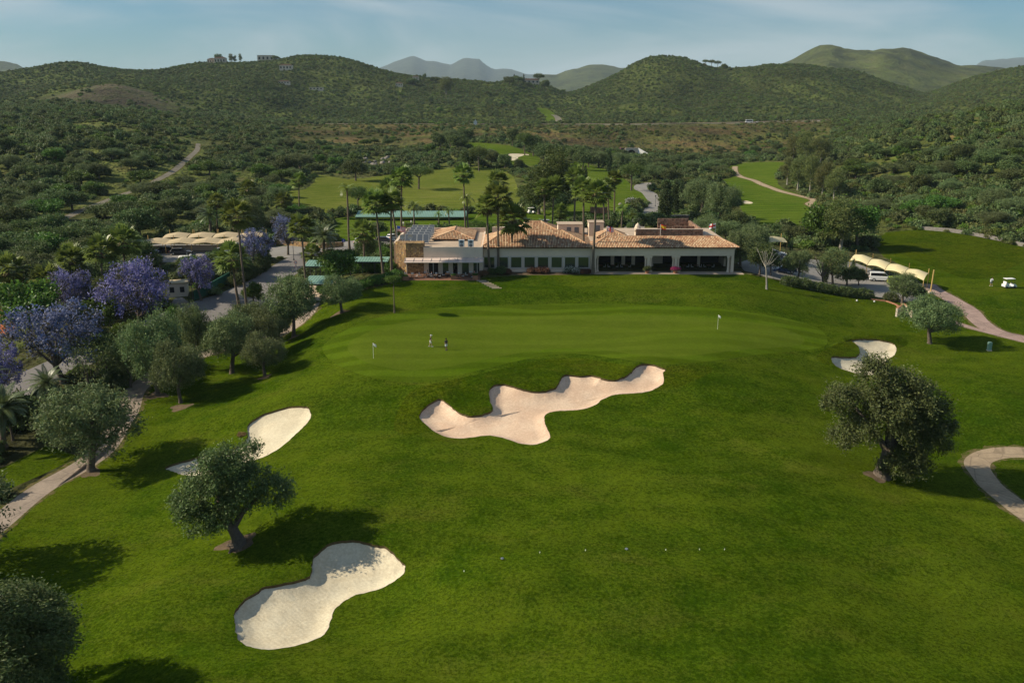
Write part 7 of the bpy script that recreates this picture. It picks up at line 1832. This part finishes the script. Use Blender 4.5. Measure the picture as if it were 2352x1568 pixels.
mg = shrub('shrub', M['flower'], 760, 1.0, .9, 6, 20, 10, .2, .14, lambda P_, N_, t, r: np.array([[.48, .06, .30]]) * t)
tag(link('shrub', mg, None, G(1423, 349), 0, 2.2), 'magenta bougainvillea beside the tunnel mouth', 'shrub')
M['drygrass'] = leafmat('dry_grass_blade', (.24, .185, .06), .1, .2)
tag(link('grass_tuft', shrub('grass_tuft', M['drygrass'], 712, 1, .5, 6, 22, 10, .3, .05), None, G(556, 1000), 0, .6), 'orange brown grass tuft at the upper left bunker rim', 'grass tuft')

# ------------------------------------------------------------------ flags, posts, small things
def flag(P, h, lab, kind, fw=1.5, fh=.95, name='flag', rz=0.0, r=.035, cat='flag'):
    e = empty(name, P, rz); tag(e, lab, cat)
    b = MB(); b.tube([(0, 0, -.1), (0, 0, h)], r, 6); b.obj('pole', M['purewhite'], e)
    mats = [M['purewhite'], M['red'], M['blue'], M['yellow']]; b = MB(); N, K = 15, 9
    def colr(u, v):
        if kind == 'white': return 0
        if kind == 'england': return 1 if abs(u - .5) < .09 or abs(v - .5) < .14 else 0
        if kind == 'spain': return 3 if .25 < v < .75 else 1
        if kind == 'stripes': return 2 if u < .42 and v > .45 else (1 if int(v * 9) % 2 == 0 else 0)
        if kind == 'union':
            if abs(u - .5) < .07 or abs(v - .5) < .11: return 1
            if abs(u - .5) < .13 or abs(v - .5) < .2: return 0
            if abs(abs(u - .5) * fh / fw * fw / fh - abs(v - .5)) < .06: return 1
            return 0 if abs(abs(u - .5) - abs(v - .5)) < .14 else 2
    P_ = lambda i, j: (fw * i / N * .93, .12 * math.sin(i / N * 7 + j * .2), h - fh + fh * j / K - .28 * (i / N) ** 1.3)
    for i in range(N):
        for j in range(K):
            b.mi = colr((i + .5) / N, (j + .5) / K); b.add([P_(i, j), P_(i + 1, j), P_(i + 1, j + 1), P_(i, j + 1)], [(0, 1, 2, 3)])
    b.obj('cloth', mats, e); return e
flag(G(858, 823), 2.2, 'white golf flag on the left side of the putting green', 'white', .46, .34, 'golf_flag', r=.018)
flag(G(1648, 756), 2.3, 'white golf flag on the right side of the putting green', 'white', .46, .34, 'golf_flag', r=.018)
flag(Vector((XF(914, 178), 178, 6.98)), 3.0, 'red and white striped flag behind the solar panels', 'stripes', 1.9, 1.1)
flag(Vector((XF(1392, 176), 176.6, 7.0)), 3.1, 'union flag on the arcade roof', 'union', 1.5, 1.0); flag(Vector((XF(1514, 176.3), 176.35, 7.9)), 2.6, 'red and yellow flag before the stone parapet', 'spain', 1.2, .9)
flag(Vector((XF(1640, 177), 177.5, 7.0)), 3.6, 'white flag with a red cross beside the white gable', 'england', -1.4, 1.0)
def lamp(px, py, h, lab):
    e = empty('street_lamp', G(px, py)); tag(e, lab, 'street lamp')
    b = MB(); b.lathe((0, 0, -.1), [(.14, 0), (.14, .5), (.06, .7), (.05, h)], 8); b.obj('post', M['darkmetal'], e); b = MB(); b.lathe((0, 0, h), [(.08, -.1), (.2, .05), (.24, .35), (.1, .5), (.02, .6)], 8); b.obj('lantern', M['darkmetal'], e)
lamp(443, 688, 3.6, 'black lamp post at the lower left road edge'); lamp(675, 598, 3.6, 'black lamp post at the road junction'); lamp(1505, 474, 3.2, 'lamp post beside the pale entrance road')
def sign(px, py, h, lab, shapes):
    e = empty('road_sign', G(px, py)); tag(e, lab, 'sign'); b = MB(); b.tube([(0, 0, -.1), (0, 0, h)], .04, 6); b.obj('post', M['metal'], e)
    for z, m, s, tri in shapes:
        b = MB(); k = 3 if tri else 16; pl = [(s * math.cos(math.pi / 2 + a * 2 * math.pi / k), z + s * math.sin(math.pi / 2 + a * 2 * math.pi / k)) for a in range(k)] if tri != 4 else [(-s, z - s), (s, z - s), (s, z + s), (-s, z + s)]
        b.extr(pl, 'y', -.07, -.045); pn = b.obj('sign_plate', M[m], e)
        if m == 'red': b = MB(); b.extr([((x) * .72, z + (q - z) * .72) for x, q in pl], 'y', -.082, -.072); b.obj('sign_face', M['purewhite'], pn)
        if m == 'blue':   # wheelchair symbol
            b = MB(); b.lathe((0, 0, 0), [(0.001, 0), (0.001, .001)], 3); b = MB()
            ring = [(.0 + .2 * s * 2.2 * math.cos(a) * .5, z - .12 * s * 2 + .2 * s * 2.2 * math.sin(a) * .5) for a in np.linspace(-2.9, .5, 9)]
            for (xa, za), (xb, zb) in zip(ring[:-1], ring[1:]): b.tube([(xa, -.09, za), (xb, -.09, zb)], .02, 4)
            b.tube([(-.05, -.09, z + .45 * s), (-.05, -.09, z), (.12, -.09, z), (.2, -.09, z - .4 * s)], .025, 4); b.obj('symbol', M['purewhite'], pn)
sign(681, 628, 2.6, 'round red bordered road sign over a triangular one at the road edge', [(2.3, 'red', .32, 0), (1.55, 'red', .36, 3)])
sign(790, 572, 2.3, 'blue disabled parking sign beside the drive', [(2.0, 'blue', .36, 4)])
P = G(430, 604); e = empty('gas_tank', P, .15); tag(e, 'horizontal white gas tank behind the hedge', 'tank')
b = MB(); k = 12
pr = [(-1.7, .05), (-1.62, .42), (-1.4, .58), (1.4, .58), (1.62, .42), (1.7, .05)]; vs = [(x, r_ * math.cos(a), 1.1 + r_ * math.sin(a)) for x, r_ in pr for a in np.arange(k) * 2 * math.pi / k]
b.add(vs, [(i * k + q, i * k + (q + 1) % k, (i + 1) * k + (q + 1) % k, (i + 1) * k + q) for i in range(5) for q in range(k)] + [tuple(range(k))[::-1], tuple(range(5 * k, 6 * k))]); b.obj('vessel', M['purewhite'], e, smooth=True)
b = MB(); b.lathe((.9, 0, 1.62), [(.28, 0), (.28, .22), (.2, .28)], 10); b.obj('valve_cap', M['purewhite'], e); b = MB(); b.box(-1.1, -.4, 0, -.9, .4, .65); b.box(.9, -.4, 0, 1.1, .4, .65); b.obj('cradle', M['metal'], e)
def rock(px, py, s, lab, seed):
    r = np.random.default_rng(seed); b = MB(); n = 10; vs = []
    for j in range(6):
        ph = -.4 + j * .39
        for q in range(n): a = q * 2 * math.pi / n; m = 1 + .22 * math.sin(3 * a + seed + j) + r.normal(0, .06); vs.append((math.cos(ph) * math.cos(a) * m, math.cos(ph) * math.sin(a) * m * .8, math.sin(ph) * .8))
    b.add(vs, [(j * n + q, j * n + (q + 1) % n, (j + 1) * n + (q + 1) % n, (j + 1) * n + q) for j in range(5) for q in range(n)] + [tuple(5 * n + q for q in range(n))]); tag(b.obj('boulder', M['rock'], None, G(px, py), r.random() * 6, True, s), lab, 'rock')
rock(414, 698, 1.5, 'large grey rounded boulder beside the white hut', 1); rock(505, 800, .9, 'pale rocks between the olive trees', 2); rock(1425, 470, .8, 'rock beside the entrance road', 3)
for k in range(26): rock(868 + random.uniform(-32, 36), 372 + random.uniform(-12, 14), random.uniform(.8, 1.8), 'pale boulder of the tumbled rock pile beyond the range', 30 + k)
for o in [o for o in scene.objects if o.get('label', '').startswith('pale boulder of the')]: o['group'] = 'boulders of the rock pile'
# pegs on the lawn
PEG = [(1065.7, 1312, 0, 'leftmost small white peg with a dark top on the front lawn'), (1153.6, 1284, 1, 'low grey disc marker on the front lawn, left of the bottom pegs row'), (1239.7, 1269, 0, 'small white peg right of the left disc marker'), (1344.7, 1264, 0, 'small white peg left of the middle disc marker'), (1439, 1262, 1, 'low grey disc marker between white pegs'), (1529, 1263, 0, 'small white peg right of the middle disc marker'), (1606.6, 1262, 0, 'small white peg, second from the right'), (1664, 1262, 0, 'rightmost small white peg with a dark top')]
for px, py, k, lab in PEG:
    e = empty('lawn_marker', G(px, py), 0, .62); tag(e, lab, 'marker', 'markers on the front lawn')
    if k == 0:
        b = MB(); b.lathe((0, 0, 0), [(.05, 0), (.06, .16), (.05, .2)], 8); b.obj('base', M['purewhite'], e); b = MB(); b.lathe((0, 0, .2), [(.045, 0), (.035, .1), (.02, .16)], 8); b.obj('top', M['black'], e)
    else:
        b = MB(); b.lathe((0, 0, 0), [(.05, 0), (.05, .12)], 8); b.obj('stem', M['metal'], e); b = MB(); b.lathe((0, 0, .12), [(.22, 0), (.24, .04), (.16, .12), (.03, .15)], 10); b.obj('top', M['greydoor'], e)
for px, py, lab in [(1968, 692, 'left white ball shaped tee marker near the car park hedge'), (2008, 694, 'right white ball shaped tee marker near the car park hedge')]:
    e = empty('tee_marker', G(px, py)); tag(e, lab, 'tee marker'); b = MB(); b.lathe((0, 0, 0), [(.03, 0), (.13, .05), (.17, .15), (.13, .27), (.03, .32)], 10); b.obj('ball', M['purewhite'], e)
e = empty('utility_cabinet', G(2271.5, 805)); tag(e, 'pale green utility cabinet standing in the tree shadow at the right', 'cabinet')
b = MB(); b.box(-.28, -.22, .12, .28, .22, 1.25); b.obj('casing', plain('cabinet_green', (.22, .36, .28), .6), e); b = MB(); b.box(-.34, -.28, -.1, .34, .28, .12); b.obj('plinth', M['cream'], e); b = MB(); b.extr([(-.3, 1.25), (.3, 1.25), (.2, 1.4), (-.2, 1.4)], 'y', -.24, .24); b.obj('lid', plain('cabinet_lid', (.25, .4, .31), .6), e)
def rake(px, py, rz, lab, dz=-.85):
    P = G(px, py); e = empty('rake', P + Vector((0, 0, dz)), rz); tag(e, lab, 'rake'); b = MB(); b.tube([(0, 0, .06), (1.7, 0, .05)], .025, 5); b.obj('handle', M['wood'], e); b = MB(); b.box(-.05, -.35, 0, .05, .35, .09); b.obj('head', M['black'], e)
    return e
rake(866, 1271, -1.0, 'dark bunker rake lying in the nearest bunker', -1.0); rake(2022, 802, 2.6, 'bunker rake lying in the right bunker', -.9)
# sand buttress marks: loose stones in the near bunker
# ------------------------------------------------------------------ haze
hz = bpy.data.materials.new('haze_air'); hz.use_nodes = True; hn = hz.node_tree; hn.nodes.clear()
ho = hn.nodes.new('ShaderNodeOutputMaterial'); hv = hn.nodes.new('ShaderNodeVolumePrincipled')
hv.inputs['Color'].default_value = (0.68, 0.85, 1.0, 1); hv.inputs['Density'].default_value = 4.2e-5; hv.inputs['Anisotropy'].default_value = 0.0
hn.links.new(hv.outputs[0], ho.inputs['Volume'])
zt = float(max(ZG.max() + 20, 60)); zb = float(ZG.min() - 3)
b = MB(); b.box(-56000, -200, zb, 56000, 29500, zt)
tag(b.obj('haze', hz), kind='stuff')
